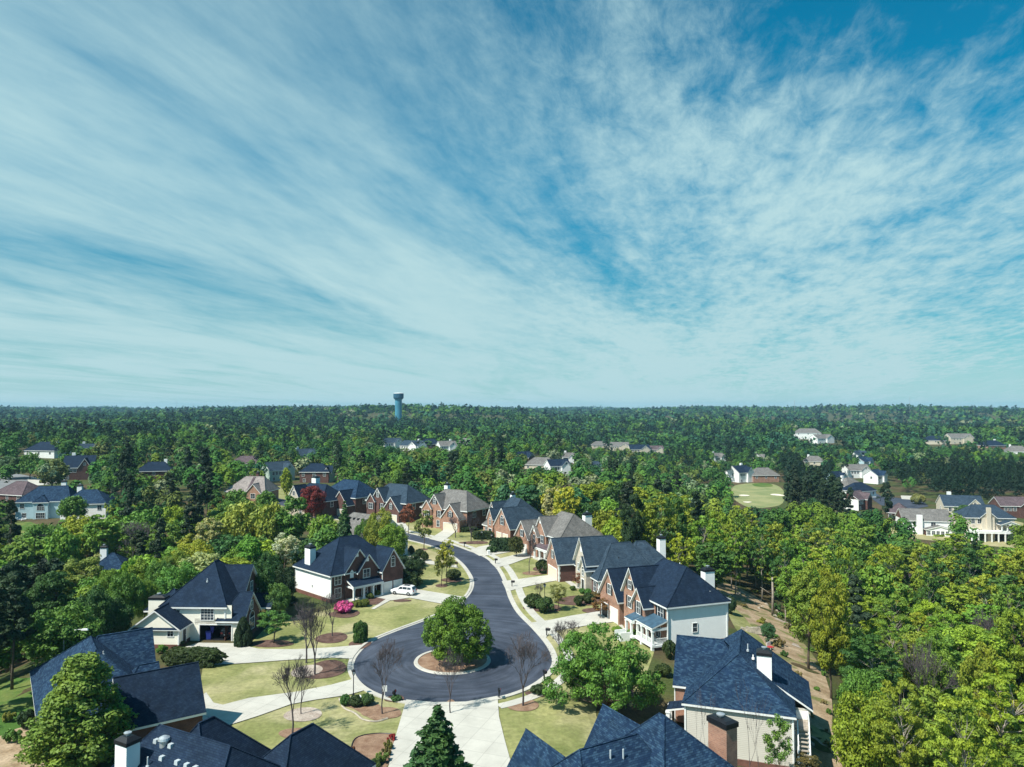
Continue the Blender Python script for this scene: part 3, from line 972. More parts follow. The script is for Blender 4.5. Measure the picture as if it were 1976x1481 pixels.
h.walls(9.6, 13.1, 8.6, 12.0, 0, 0.25, 'brick_base', skip=(3,))
h.roof(9.3, 13.2, 8.6, 12.0, 3.0, 1.5, 'u', 0, 0, 0.3, 'roof_navy', 'trim')
h.pipe(5.2, 3.6, 8.0, 0.4)
gi = h.mb('garage_interior', 'shutter')  # near-black all round: the shade inside is put into the colour
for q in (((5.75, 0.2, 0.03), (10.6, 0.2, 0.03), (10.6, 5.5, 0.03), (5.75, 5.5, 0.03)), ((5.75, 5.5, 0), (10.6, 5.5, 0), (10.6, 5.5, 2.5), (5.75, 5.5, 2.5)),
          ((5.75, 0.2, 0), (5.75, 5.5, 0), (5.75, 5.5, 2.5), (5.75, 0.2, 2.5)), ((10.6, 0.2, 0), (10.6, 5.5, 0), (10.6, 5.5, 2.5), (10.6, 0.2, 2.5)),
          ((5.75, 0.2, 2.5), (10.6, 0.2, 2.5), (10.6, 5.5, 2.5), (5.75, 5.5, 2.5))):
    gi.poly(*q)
fr = MB(); fr.box(5.6, 5.75, -0.06, 0.15, 0, 2.35); fr.box(10.6, 10.75, -0.06, 0.15, 0, 2.35); fr.box(5.6, 10.75, -0.064, 0.15, 2.35, 2.5)
fr.build('garage_frame', M['trim'], h.root)
H_CREAM = h
h.finish((255, 480, 1085, 1235), 9.5, (4.5, 5))

# --- west side: white-sided house with the brick front
x, y = eave_corner(639, 1108, 5.2)
h = House('white_sided_house', 'two-storey house with white side wall, dark brick gabled front and navy hip roof', x, y, 0, 46)
h.walls(0, 14.4, 0, 12.2, 0, 5.2, {3: 'white_siding', 2: 'white_siding', -1: 'brick_dark_and_shade'}, base=('brick_base', 0.7, 0.8))
h.roof(0, 14.4, 0, 12.2, 5.2, 5.0, 'u', 5.6, 5.0, 0.45, 'roof_navy')
h.walls(2.7, 8.6, -0.35, 0, 0, 5.2, 'brick_dark_and_shade', skip=(2,))
h.roof(2.7, 8.6, -0.35, 6, 5.2, 3.7, 'v', 0, 2, 0.3, 'roof_navy', 'brick_dark_and_shade', rake=0.3)
h.walls(5.2, 9.6, -0.8, 0, 0, 5.0, 'brick_dark_and_shade', skip=(2,))
h.roof(5.2, 9.6, -0.8, 4, 5.0, 2.8, 'v', 0, 2, 0.3, 'roof_navy', 'brick_dark_and_shade', rake=0.3)
h.walls(9.75, 14.6, -1.9, 0, 0, 4.7, 'brick_dark_and_shade', skip=(2,))
h.roof(9.75, 14.6, -1.9, 5, 4.7, 3.6, 'v', 0, 2, 0.3, 'roof_navy', 'brick_dark_and_shade', rake=0.35)
h.slope([(3.0, -2.6, 2.75), (9.6, -2.6, 2.75), (9.6, -0.3, 3.7), (3.0, -0.3, 3.7)], 'roof_navy', 0.3)
pf = h.mb('porch_beam', 'trim'); pf.box(3.05, 9.55, -2.5, -2.2, 2.3, 2.62); pf.box(3.05, 3.25, -2.2, -0.35, 2.3, 2.62)
for u in (3.25, 5.4, 7.4, 9.35):
    h.column(u, -2.35, 0.3, 2.3, 0.15)
h.mb('porch_floor', 'concrete').box(3.0, 9.6, -2.6, -0.3, 0, 0.3)
h.garage(0, -1.9, 11.0, 1.75, 2.15); h.garage(0, -1.9, 13.35, 1.75, 2.15)
h.window(0, 0, 1.4, 3.1, 1.25, 1.6); h.window(0, 0, 1.4, 0.7, 1.25, 1.7)
h.louvre(0, -0.35, 4.1, 3.9, 0.75, 1.1)
h.window(0, -0.8, 7.0, 3.6, 1.4, 1.5); h.window(0, -0.8, 6.6, 0.5, 1.2, 1.7, hbar=2)
h.window(0, -1.9, 12.2, 5.0, 0.8, 1.4, arch=True, vbar=0)
h.louvre(0, -0.35, 5.2, 7.55, 0.6, 0.5); h.louvre(0, -0.8, 7.2, 6.5, 0.6, 0.5)
h.door(0, -0.8, 8.6, 0.3, 1.0, 2.1)
h.window(3, 0, 6.2, 1.9, 0.3, 0.3, vbar=0, hbar=0, fw=0.04)
h.corner(0, 0, 0.6, 5.1); h.corner(0, 12.2, 0.6, 5.1); h.downpipe(9.72, -2.0, 0, 4.5)
h.chimney(0.9, 8.6, 3, 8.6, 0.6, 0.95, 'white_siding')
h.pipe(4.5, 7.4, 8.9, 0.3); h.pipe(6.0, 7.2, 9.3, 0.3)
H_WHITE = h
h.finish((556, 768, 1040, 1160), 10.5, (7, 5.5))

# --- west side, nearest the bottom left: brick house with slate blue gables
h = House('slate_roofed_house', 'dark brick house with broad slate-blue roof and two projecting gabled wings behind the yellow-green tree', -57.2, 89.6, 0, -55)
h.walls(0, 18.5, 0, 10.4, 0, 3.5, 'brick_dark_and_shade', base=('brick_base', 0.4, 0.6))
h.roof(0, 18.5, 0, 10.4, 3.5, 4.7, 'u', 6.6, 6.0, 0.45, 'roof_blue')
h.walls(2.6, 9.2, 8, 11.6, 0, 3.6, 'brick_dark_and_shade', skip=(0,))
h.roof(2.6, 9.2, 4, 11.6, 3.6, 4.3, 'v', 2, 0, 0.4, 'roof_blue', 'brick_dark_and_shade')
h.walls(15.2, 22.2, 7.4, 14.2, 0, 3.0, 'brick_dark_and_shade')
h.roof(15.2, 22.2, 6.4, 14.2, 3.0, 3.8, 'v', 0, 0, 0.35, 'roof_navy', 'brick_dark_and_shade')
h.walls(9.4, 15, 10.4, 11.3, 0, 3.4, 'brick_dark_and_shade', skip=(0,))
h.roof(9.6, 14.8, 7.5, 11.3, 3.4, 2.2, 'v', 2, 0, 0.3, 'roof_blue', 'brick_dark_and_shade')
h.garage(2, 14.2, 18.7, 4.8, 2.2)
h.window(2, 11.6, 5.9, 0.9, 1.7, 1.5, arch=True); h.window(2, 11.3, 12.2, 0.9, 1.3, 1.5)
h.window(1, 18.5, 3.5, 1.0, 1.1, 1.5); h.window(1, 18.5, 8.6, 1.0, 1.1, 1.5)
h.window(3, 0, 5, 1.0, 1.2, 1.5); h.window(0, 0, 6, 1.0, 1.4, 1.5)
h.downpipe(22.1, 14.1, 0, 2.9)
h.pipe(12.3, 5.9, 7.6, 0.35)
h.finish((82, 400, 1212, 1400), 11.5, (10, 6))

# --- west side, at the bottom edge: navy roof with vents
h = House('vented_roof_house', 'house under a navy roof dotted with square vents, white chimney at its corner', -34.7, 59.7, 0, -28)
h.walls(0, 14.5, 0, 11.5, 0, 3.6, {0: 'white_siding', -1: 'brick_dark_and_shade'}, base=('brick_base', 0.5, 1.0))
h.roof(0, 14.5, 0, 11.5, 3.6, 4.4, 'u', 2.4, 3.6, 0.4, 'roof_navy')
h.walls(1.6, 8.6, 9.0, 13.6, 0, 3.4, 'brick_dark_and_shade', skip=(0,))
h.roof(1.6, 8.6, 5.5, 13.6, 3.4, 4.6, 'v', 2.0, 4.6, 0.4, 'roof_navy')
h.walls(8.6, 15.8, 9.0, 17.0, 0, 3.2, 'brick_dark_and_shade')
h.roof(8.6, 15.8, 6.0, 17.0, 3.2, 3.9, 'v', 5.0, 3.4, 0.4, 'roof_navy')
h.chimney(2.7, 2.6, 0, 7.9, 0.72, 0.6, 'white_siding')
for (u, v, z) in ((5.2, 3.9, 6.62), (7.0, 3.95, 6.66), (8.1, 3.95, 6.66), (9.1, 3.95, 6.66), (10.2, 3.9, 6.62), (12.0, 4.0, 6.7), (3.4, 4.7, 7.28), (5.2, 4.7, 7.28)):
    b = MB(); b.frustum(u, v, z - 0.12, z + 0.2, 0.2, 0.2, 0.17, 0.17)
    b.build('roof_vent', M['lead'], h.root)
MB().lathe([(0.36, 7.0), (0.36, 7.55), (0.5, 7.6), (0.44, 7.78), (0.2, 7.9), (0.02, 7.93)], 16, 4.3, 4.75).build('turbine_vent', M['metal'], h.root)
h.pipe(4.4, 3.2, 6.1, 0.75); h.pipe(6.6, 2.6, 5.65, 0.75)
h.window(2, 13.6, 5.1, 0.9, 1.6, 1.5); h.garage(2, 17.0, 12.2, 4.8, 2.2)
h.window(1, 15.8, 13, 0.9, 1.3, 1.5); h.window(0, 0, 6, 1.0, 1.4, 1.5)
h.finish((230, 672, 1371, 1481), 9.5, (8, 7))

# --- south-east, at the bottom edge: speckled roof with three ridges
h = House('speckled_roof_house', 'house at the bottom edge under speckled slate-blue gables with a brick chimney on its right', 0.9, 63.0, -1.2, -60)
h.walls(0.3, 12.4, -1.3, 9, 0, 4.0, 'brick', base=('brick_base', 0.5, 1.0))
h.walls(0.8, 14.2, 2.9, 16.4, 0, 4.0, 'brick', base=('brick_base', 0.5, 1.0))
h.roof(0, 12.8, -1.7, 9.0, 4.0, 5.6, 'v', 3.0, 2.0, 0.4, 'roof_blue')
h.roof(0.5, 14.5, 2.6, 16.7, 4.0, 6.6, 'u', 5.6, 7.8, 0.4, 'roof_blue')
h.walls(-0.5, 1, 5.85, 12.05, 0, 4.2, 'brick', skip=(1,))
h.roof(-0.5, 6, 5.85, 12.05, 4.2, 4.9, 'u', 0, 1.5, 0.4, 'roof_blue', 'brick')
h.walls(-2.2, 1, -1.2, 4.8, 0, 3.4, 'brick', skip=(1,))
h.roof(-2.2, 5, -1.2, 4.8, 3.4, 4.4, 'u', 0, 1.5, 0.4, 'roof_blue', 'brick')
h.window(3, -0.5, 8.95, 1.0, 1.8, 1.7, arch=True); h.garage(3, -2.2, 1.8, 4.6, 2.2)
h.pipe(7.3, 3.6, 8.6, 0.9); h.pipe(7.5, 4.7, 8.5, 0.9)
h.window(2, 16.4, 4, 1.2, 1.1, 1.5)
H_SPECK = h
h.finish((955, 1415, 1352, 1481), 10.5, (6, 7))

# --- east side, bottom: slate roof, beige side wall, stairs behind
x, y = eave_corner(1322, 1352, 3.0)
h = House('beige_sided_house', 'slate-blue hip-roofed house with beige side wall, white chimney and a white outdoor stair behind', x, y, 0, -19)
h.walls(0, 11.0, 0, 15.6, -2.6, 3.0, {0: 'beige_siding', 1: 'beige_siding', 2: 'white_siding', 3: 'brick'}, base=('brick_base', 0.15, 1.8))
h.roof(0, 11.0, 0, 15.6, 3.0, 4.3, 'v', 3.9, 2.0, 0.35, 'roof_blue')
h.walls(-1.6, 0, 5.0, 13.0, -1.5, 3.0, 'brick', skip=(1,))
h.roof(-1.6, 6.5, 5.0, 13.0, 3.0, 4.2, 'u', 0, 3.0, 0.3, 'roof_blue', 'brick')
h.walls(11.0, 12.9, 4.6, 13.0, -2.6, 2.0, 'beige_siding', skip=(3,))
h.slope([(7.4, 4.3, 5.55), (13.2, 4.3, 2.0), (13.2, 13.3, 2.0), (7.4, 13.3, 5.55)], 'roof_blue')
h.chimney(8.2, 5.1, 3.0, 7.3, 0.78, 0.7, 'white_siding')
h.pipe(6.4, 7.2, 6.9, 0.7); h.pipe(7.0, 5.8, 6.5, 0.35, 'trim'); h.pipe(4.0, 2.0, 5.0, 0.22); h.pipe(6.2, 2.1, 5.1, 0.22)
h.corner(0, 0, -2.5, 2.9); h.corner(11, 0, -2.5, 2.9)
h.slope([(-2.2, 1.4, 1.2), (-0.02, 1.4, 1.7), (-0.02, 3.8, 1.7), (-2.2, 3.8, 1.2)], 'roof_navy', 0.2)
h.column(-2.05, 1.55, -1.3, 1.0, 0.2); h.column(-2.05, 3.6, -1.3, 1.0, 0.2)
h.window(3, 0, 1.0, 0.2, 0.9, 1.5); h.window(3, -1.6, 9.0, 0.2, 1.6, 1.6); h.door(3, 0, 2.6, -1.3, 1.0, 2.1)
h.window(1, 11.0, 2.2, 0.2, 1.2, 1.5); h.window(1, 12.9, 7, -0.4, 1.2, 1.5); h.window(1, 12.9, 11, -0.4, 1.2, 1.5)
h.downpipe(-1.7, 5.1, -1.5, 2.8)
# the stair and its landing behind the house
st = MB()
st.box(11.0, 12.7, 1.6, 4.4, 0.75, 0.9)
for i in range(14):
    st.box(11.55, 12.55, 1.6 - (i + 1) * 0.33, 1.6 - i * 0.33, 0.5 - i * 0.3, 0.56 - i * 0.3)
sr = st.build('outdoor_stair', M['pale_bark'], h.root)
rl = MB()
for u in (11.5, 12.62):
    rl.tube([(u, 1.7, 1.75), (u, -3.1, -2.65)], 0.07, 4); rl.tube([(u, 1.7, 0.6), (u, -3.1, -3.8)], 0.11, 4)
    for i in range(6):
        rl.tube([(u, 1.6 - i * 0.9, 1.62 - i * 0.82), (u, 1.6 - i * 0.9, 0.42 - i * 0.82)], 0.05, 4)
rl.box(12.6, 12.68, 1.7, 4.4, 0.95, 1.85); rl.box(11.0, 12.7, 4.36, 4.42, 0.9, 1.8)
for u, v in ((12.6, 1.7), (12.6, 4.3), (11.2, 1.7)):
    rl.box(u - 0.07, u + 0.07, v - 0.07, v + 0.07, -4.4, 0.75)
rl.build('handrail', M['trim'], sr)
H_BEIGE = h
h.finish((1306, 1545, 1224, 1430), 8.0, (5.5, 7))

# brick chimney of the neighbour stands on the speckled-roof house
x, y = pt(1394, 1386, 8.6)
un = (x - H_SPECK.x) * math.cos(H_SPECK.th) + (y - H_SPECK.y) * math.sin(H_SPECK.th)
vn = -(x - H_SPECK.x) * math.sin(H_SPECK.th) + (y - H_SPECK.y) * math.cos(H_SPECK.th)
ch = MB().box(un - 1.05, un + 1.05, vn - 0.62, vn + 0.62, -1, 9.35).build('chimney', M['brick'], H_SPECK.root)
k = MB().frustum(un, vn, 9.33, 9.75, 1.15, 0.72, 1.15, 0.72)
k.frustum(un, vn, 9.75, 9.85, 1.1, 0.68, 0.8, 0.45)
k.build('chimney_cap', M['black'], ch)
MB().lathe([(0.2, 9.8), (0.2, 10.0), (0.36, 10.02), (0.36, 10.1), (0.05, 10.2)], 14, un - 0.2, vn).build('flue', M['metal'], ch)

# --- east side, middle: orange brick front, white side wall and porch
x, y = eave_corner(1288, 1168, 6.3)
h = House('porch_house', 'orange brick gabled house with big white side wall, raised white porch and navy roof', x, y, 0, 19.5)
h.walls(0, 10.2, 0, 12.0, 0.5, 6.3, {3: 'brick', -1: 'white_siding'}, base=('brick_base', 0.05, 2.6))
h.roof(0, 10.2, 0, 12.0, 6.3, 4.5, 'v', 2.9, 2.5, 0.4, 'roof_navy')
h.walls(10.2, 11.0, 0.8, 4.0, 2.6, 6.1, 'white_siding', skip=(3,))
h.slope([(7.6, 0.6, 7.6), (11.4, 0.6, 6.1), (11.4, 6.5, 6.1), (7.6, 6.5, 7.6)], 'roof_blue')
h.walls(-0.9, 0, 6.8, 11.6, 0, 6.3, 'brick', skip=(1,))
h.roof(-0.9, 6, 6.8, 11.6, 6.3, 3.6, 'u', 0, 2, 0.35, 'roof_navy', 'brick', rake=0.45)
h.walls(-1.5, 0, 4.0, 7.6, 0, 5.3, 'brick', skip=(1,))
h.roof(-1.5, 4, 4.0, 7.6, 5.3, 2.3, 'u', 0, 1.5, 0.3, 'roof_navy', 'brick', rake=0.4)
h.walls(-1.2, 6, 12.6, 19.4, 0, 4.1, 'brick')
h.walls(0.6, 8, 11.5, 13.0, 0, 4.1, 'brick')
h.roof(-1.2, 8, 12.6, 19.4, 4.1, 4.2, 'u', 0, 3.0, 0.35, 'roof_navy', 'brick', rake=0.45)
h.garage(3, -1.2, 14.4, 2.5, 2.2, z=0.03)
gd = MB(); h.sbox(gd, 3, -1.2, 16.6, 18.7, 0.03, 2.23, -0.02, 0.04)
gdo = gd.build('dark_garage_panel', M['shutter'], h.root)  # flat near-black panel standing in for the shaded inside of the open bay
f = MB(); h.sbox(f, 3, -1.2, 16.4, 16.6, 0, 2.45, -0.02, 0.08); h.sbox(f, 3, -1.2, 18.7, 18.9, 0, 2.45, -0.02, 0.08); h.sbox(f, 3, -1.2, 16.6, 18.7, 2.23, 2.45, -0.02, 0.082)
f.build('door_frame', M['trim'], gdo)
h.window(3, -1.2, 16.0, 4.2, 1.0, 1.6, shut=True)
h.window(3, -0.9, 9.6, 6.5, 0.9, 1.3, shut=True); h.window(3, -0.9, 9.6, 3.6, 1.1, 1.7, shut=True)
h.window(3, -1.5, 5.8, 3.7, 1.1, 1.8, shut=True); h.window(3, 0, 1.9, 3.9, 1.5, 1.7, shut=True)
h.window(0, 0, 4.6, 2.0, 0.75, 1.25, vbar=0)
h.corner(0, 0, 0.4, 6.2); h.corner(10.2, 0, 0.4, 6.2); h.downpipe(-0.05, -0.12, -1.8, 6.1)
# porch
h.slope([(-2.7, -0.2, 3.25), (0, -0.2, 4.15), (0, 4.6, 4.15), (-2.7, 4.6, 3.25)][::1], 'copper', 0.2)
h.slope([(-3.3, 4.5, 3.15), (0, 4.5, 4.1), (0, 7.0, 4.1), (-3.3, 7.0, 3.15)], 'copper', 0.2)
h.mb('porch_beam', 'trim').box(-2.6, -2.3, -0.1, 4.5, 2.75, 3.1); h.mb('porch_beam', 'trim').box(-2.3, 0, -0.1, 0.15, 2.75, 3.1); h.mb('porch_beam', 'trim').box(-3.2, -2.9, 4.4, 6.9, 2.7, 3.0)
for v in (0.05, 1.6, 3.1, 4.4):
    h.column(-2.45, v, 0.75, 2.75, 0.15)
for v in (5.2, 6.75):
    h.column(-3.05, v, 0.75, 2.7, 0.15)
h.mb('porch_floor', 'trim').box(-2.7, -0.02, -0.2, 4.6, 0.45, 0.75); h.mb('porch_floor', 'trim').box(-3.3, -0.02, 4.6, 7.0, 0.45, 0.75)
for u, v in ((-2.5, 0.05), (-2.5, 3.1)):
    h.mb('porch_pier', 'trim').box(u - 0.2, u + 0.2, v - 0.2, v + 0.2, -2.4, 0.45)
h.mb('porch_skirt', 'brick_base').box(-2.3, -0.05, 0.1, 6.9, -2.4, 0.45)
rl = MB()
for v0, v1 in ((0.05, 1.6), (1.6, 3.1), (3.1, 4.4)):
    rl.box(-2.49, -2.41, v0 + 0.15, v1 - 0.15, 1.55, 1.63); rl.box(-2.49, -2.41, v0 + 0.15, v1 - 0.15, 0.86, 0.92)
    n = int((v1 - v0) / 0.16)
    for i in range(1, n):
        q = v0 + 0.12 + i * (v1 - v0 - 0.24) / n
        rl.box(-2.47, -2.43, q - 0.025, q + 0.025, 0.92, 1.55)
rl.box(-2.3, -0.1, 0.0, 0.08, 1.55, 1.63); rl.box(-2.3, -0.1, 0.0, 0.08, 0.86, 0.92)
for i in range(12):
    rl.box(-2.2 + i * 0.18, -2.15 + i * 0.18, 0.02, 0.06, 0.92, 1.55)
rl.build('porch_railing', M['trim'], h.root)
ps = MB()
for i in range(5):
    ps.box(-3.3 - (i + 1) * 0.32, -3.3 - i * 0.32, 5.3, 6.7, -0.1, 0.62 - i * 0.14)
ps.box(-5.0, -3.3, 5.1, 5.25, 0.0, 1.3); ps.box(-5.0, -3.3, 6.75, 6.9, 0.0, 1.3)
ps.build('porch_steps', M['trim'], h.root)
h.door(3, -1.5, 5.8, 0.75, 1.0, 2.1); h.window(3, 0, 2.6, 1.0, 1.2, 1.7)
h.chimney(10.4, 5.2, 0, 9.4, 0.85, 0.62, 'white_siding')
h.pipe(5.2, 1.3, 8.0, 0.25, 'trim'); h.pipe(6.8, 1.7, 8.6, 0.25, 'trim'); h.pipe(6.2, 6.5, 10.4, 0.3, 'trim')
H_PORCH = h
h.finish((1186, 1402, 1090, 1240), 9.5, (5, 8))

# --- east side: pale stone gable and steep blue roofs
x, y = eave_corner(1155, 1117, 3.5)
h = House('stone_front_house', 'steep blue-roofed house with pale stone entrance gable, cream garage door and white chimney', x, y, 0, 16)
h.walls(0, 12, 0, 9.0, 0, 3.5, 'brick_dark_and_shade')
h.roof(0, 12, 0, 9.4, 3.5, 5.4, 'u', 4.6, 3.4, 0.35, 'roof_steel')
h.walls(-0.8, 9, 3.4, 9.6, 0, 5.6, {3: 'stone', -1: 'brick_dark_and_shade'})
h.roof(-0.8, 9, 3.4, 9.6, 5.6, 4.4, 'u', 0, 3.4, 0.35, 'roof_steel', 'stone', rake=0.5)
h.walls(-1.2, 0, 3.2, 6.2, 0, 4.6, 'stone', skip=(1,))
h.roof(-1.2, 3, 3.2, 6.2, 4.6, 2.0, 'u', 0, 1, 0.25, 'roof_steel', 'stone', rake=0.4)
h.walls(0.5, 9, 9, 14, 0, 3.7, 'brick_dark_and_shade')
h.roof(0.5, 9, 8.5, 14.5, 3.7, 3.4, 'u', 0.01, 2.5, 0.3, 'roof_steel', None)
h.walls(-3.0, 6, 13.4, 20.6, 0, 3.9, {3: 'brick', 0: 'brick_dark_and_shade', -1: 'brick_dark_and_shade'})  # garage side walls in brick darkened for shade
h.roof(-3.0, 6, 13.4, 20.6, 3.9, 4.2, 'u', 0, 3, 0.35, 'roof_steel', 'brick', rake=0.4)
h.walls(9, 14.5, 2.5, 7.5, 0, 5.2, 'tan_siding')
h.roof(8.2, 15.5, 2.0, 9.0, 5.2, 3.6, 'u', 2, 3.4, 0.4, 'roof_steel')
h.chimney(14.9, 4.2, 0, 9.4, 0.65, 0.65, 'white_siding')
h.garage(3, -3.0, 17.0, 5.0, 2.25, 'garage_cream')
h.window(3, -3.0, 17.0, 4.1, 0.9, 1.6, shut=True)
h.window(3, 0, 1.7, 0.8, 1.3, 1.7); h.window(0, 0, 2.0, 0.8, 1.2, 1.6)
h.window(3, -1.2, 4.7, 3.1, 1.0, 1.1, arch=True); h.door(3, -1.2, 4.7, 0.3, 1.2, 2.1)
h.louvre(3, -0.8, 6.6, 7.2, 0.8, 0.8); h.window(3, -0.8, 7.9, 3.3, 1.0, 1.5)
for (u, v) in ((0, 0), (-3.0, 13.4)):
    q = MB()
    for i in range(7):
        a = 0.36 if i % 2 else 0.24
        q.box(u - 0.035, u + a, v - 0.035, v + a, 0.1 + i * 0.48, 0.58 + i * 0.48)
    q.build('quoin', M['trim'], h.root)
h.pipe(5.2, 2.6, 6.4, 0.3, 'black')
h.finish((1079, 1245, 1040, 1118), 9.0, (5, 8))

# --- east side: brick house with columned porch and warm grey roof
x, y = eave_corner(1081, 1038, 5.9)
h = House('grey_roofed_house', 'red brick house with warm grey hip roof, front gable and white-columned purple-roofed porch', x, y, 0, 27)
h.walls(0, 11, 0, 11.5, 0, 5.9, {3: 'brick', -1: 'brick_dark_and_shade'})  # side walls darker than the sunlit front: shade put into the brick
h.roof(0, 11, 0, 11.5, 5.9, 4.4, 'v', 3.2, 3, 0.4, 'roof_grey')
h.walls(-0.6, 0, 5.4, 10.6, 0, 5.9, 'brick', skip=(1,))
h.roof(-0.6, 6, 5.4, 10.6, 5.9, 3.6, 'u', 0, 2, 0.3, 'roof_grey', 'brick', rake=0.35)
h.walls(-1.2, 0, 8.2, 11.4, 0, 5.2, 'brick', skip=(1,))
h.roof(-1.2, 4, 8.2, 11.4, 5.2, 2.2, 'u', 0, 1, 0.25, 'roof_grey', 'brick', rake=0.35)
h.walls(-1.6, 6.5, 12.0, 18.6, 0, 4.0, 'brick')
h.walls(0.5, 7, 11.4, 12.4, 0, 4.0, 'brick_dark_and_shade')
h.roof(-1.6, 8, 12.0, 18.6, 4.0, 3.7, 'u', 0, 3, 0.3, 'roof_grey', 'brick', rake=0.35)
h.roof(5, 11, 9.5, 15, 5.6, 3.0, 'v', 2.5, 3, 0.3, 'roof_grey')
h.slope([(-2.4, 0.6, 2.9), (0, 0.6, 3.7), (0, 8.2, 3.7), (-2.4, 8.2, 2.9)], 'roof_brown', 0.3)
h.mb('porch_beam', 'trim').box(-2.3, -2.05, 0.7, 8.1, 2.3, 2.75)
for v in (0.9, 3.2, 5.5, 7.9):
    h.column(-2.15, v, 0.3, 2.3, 0.17)
h.mb('porch_floor', 'concrete').box(-2.5, -0.02, 0.5, 8.2, 0, 0.3)
h.window(3, 0, 1.2, 3.6, 1.2, 1.7, shut=True); h.window(3, 0, 4.3, 3.6, 1.1, 1.7, shut=True); h.window(3, -0.6, 7.2, 3.6, 1.2, 1.7, shut=True)
h.window(3, -1.2, 9.8, 3.5, 1.0, 1.6); h.window(3, -1.6, 15.3, 4.0, 1.0, 1.5, shut=True); h.window(3, 0, 1.6, 0.7, 1.2, 1.6); h.window(3, 0, 6.3, 0.7, 1.2, 1.6)
h.louvre(3, -1.2, 9.8, 5.9, 0.6, 0.5); h.louvre(3, -0.6, 8.0, 8.0, 0.6, 0.5)
h.door(3, 0, 3.6, 0.3); h.garage(3, -1.6, 15.3, 4.8, 2.2)
h.chimney(11.3, 6.5, 0, 9.4, 0.95, 0.65, 'white_siding')
h.pipe(5.0, 1.6, 7.9, 0.2, 'black'); h.pipe(6.6, 1.8, 8.0, 0.2, 'black')
h.finish((1000, 1158, 991, 1038), 9.5, (5, 8))

# --- east side: orange brick house with arched entrance
x, y = eave_corner(984.5, 1020, 4.0)
h = House('arched_entry_house', 'bright orange brick house with narrow arched entrance gable and steel grey roofs', x, y, 0, 31)
h.walls(0, 9.5, 0, 8.2, 0, 4.0, {3: 'brick', -1: 'brick_dark_and_shade'})  # sunlit front in plain brick, other walls in brick darkened for shade
h.roof(0, 11, 0, 8.2, 4.0, 4.7, 'u', 0, 3.5, 0.3, 'roof_steel', 'brick', rake=0.3)
h.walls(2.0, 12, 3, 14, 0, 6.0, {3: 'brick', -1: 'brick_dark_and_shade'})
h.roof(2.0, 12, 3, 14, 6.0, 4.4, 'v', 3, 3, 0.35, 'roof_steel')
h.walls(1.2, 2, 9.6, 13.4, 0, 6.2, 'brick', skip=(1,))
h.roof(1.2, 7, 9.6, 13.4, 6.2, 3.2, 'u', 0, 1.5, 0.25, 'roof_steel', 'brick')
h.walls(-0.3, 2, 8.4, 11.4, 0, 5.4, 'brick', skip=(1,))
h.roof(-0.3, 4, 8.4, 11.4, 5.4, 2.5, 'u', 0, 1, 0.2, 'roof_steel', 'brick')
h.walls(0.6, 6, 11.6, 15.4, 0, 3.2, 'brick', skip=(1,))
h.roof(0.6, 6, 11.4, 15.4, 3.2, 2.2, 'u', 2, 1.5, 0.3, 'roof_grey')
h.window(3, 0, 4.1, 4.4, 1.3, 1.7, arch=True, shut=True); h.garage(3, 0, 2.4, 2.4, 2.1, 'garage_cream'); h.garage(3, 0, 5.7, 2.4, 2.1, 'garage_cream')
h.window(3, -0.3, 9.9, 3.6, 0.9, 1.3, arch=True); h.door(3, -0.3, 9.9, 0.3, 1.4, 2.3); h.window(3, 0.6, 13.6, 0.9, 1.2, 1.5, arch=True)
h.window(3, 1.2, 11.8, 6.2, 1.0, 1.3, arch=True)
h.chimney(8.6, 13.0, 5, 10.8, 0.6, 0.5, 'white_siding')
h.finish((926, 1040, 970, 1020), 8.5, (6, 7))


# --- the row along the far side of the street
def row_house(name, label, x, y, th, roof, wall, keep, front='brick', light=None, left=True, chim=True):
    h = House(name, label, x, y, 0, th)
    light = light or roof
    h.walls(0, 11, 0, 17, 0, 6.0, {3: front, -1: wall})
    h.roof(0, 11, 0, 17, 6.0, 4.6, 'v', 4.5, 4.5, 0.4, roof)
    h.walls(-0.7, 0, 8.6, 14.2, 0, 6.0, front, skip=(1,))
    h.roof(-0.7, 5.5, 8.6, 14.2, 6.0, 3.8, 'u', 0, 1.8, 0.25, roof, front)
    h.walls(-1.2, 0, 12.2, 15.6, 0, 5.8, front, skip=(1,))
    h.roof(-1.2, 4, 12.2, 15.6, 5.8, 2.2, 'u', 0, 1, 0.2, roof, front)
    h.walls(-2.6, 0, 0.6, 7.2, 0, 3.9, front, skip=(1,))
    h.roof(-2.6, 3, 0.6, 7.2, 3.9, 3.8, 'u', 0, 0, 0.3, roof, front)
    h.garage(3, -2.6, 3.9, 4.8, 2.3, 'garage_cream'); h.window(3, -2.6, 3.9, 4.1, 0.8, 1.3, shut=True, arch=True)
    h.window(3, -0.7, 11.4, 7.0, 0.9, 1.3, arch=True, shut=True); h.window(3, -0.7, 9.6, 3.4, 1.0, 1.7, shut=True)
    h.window(3, -1.2, 13.9, 3.3, 1.6, 1.7, shut=True); h.window(3, -0.7, 10.0, 0.6, 1.0, 1.8); h.window(3, 0, 16.3, 3.4, 0.9, 1.6)
    h.window(0, 0, 3.4, 3.6, 1.2, 1.6); h.window(0, 0, 8.0, 3.6, 1.2, 1.6)
    h.door(3, -0.7, 8.0, 0.2)
    if chim:
        h.chimney(7.6, 13.6, 5, 11.6, 0.65, 0.65, 'white_siding')
    h.pipe(7.0, 4.0, 9.0, 0.3, 'trim')
    h.finish(keep, 9.5, (5, 8))
    return h


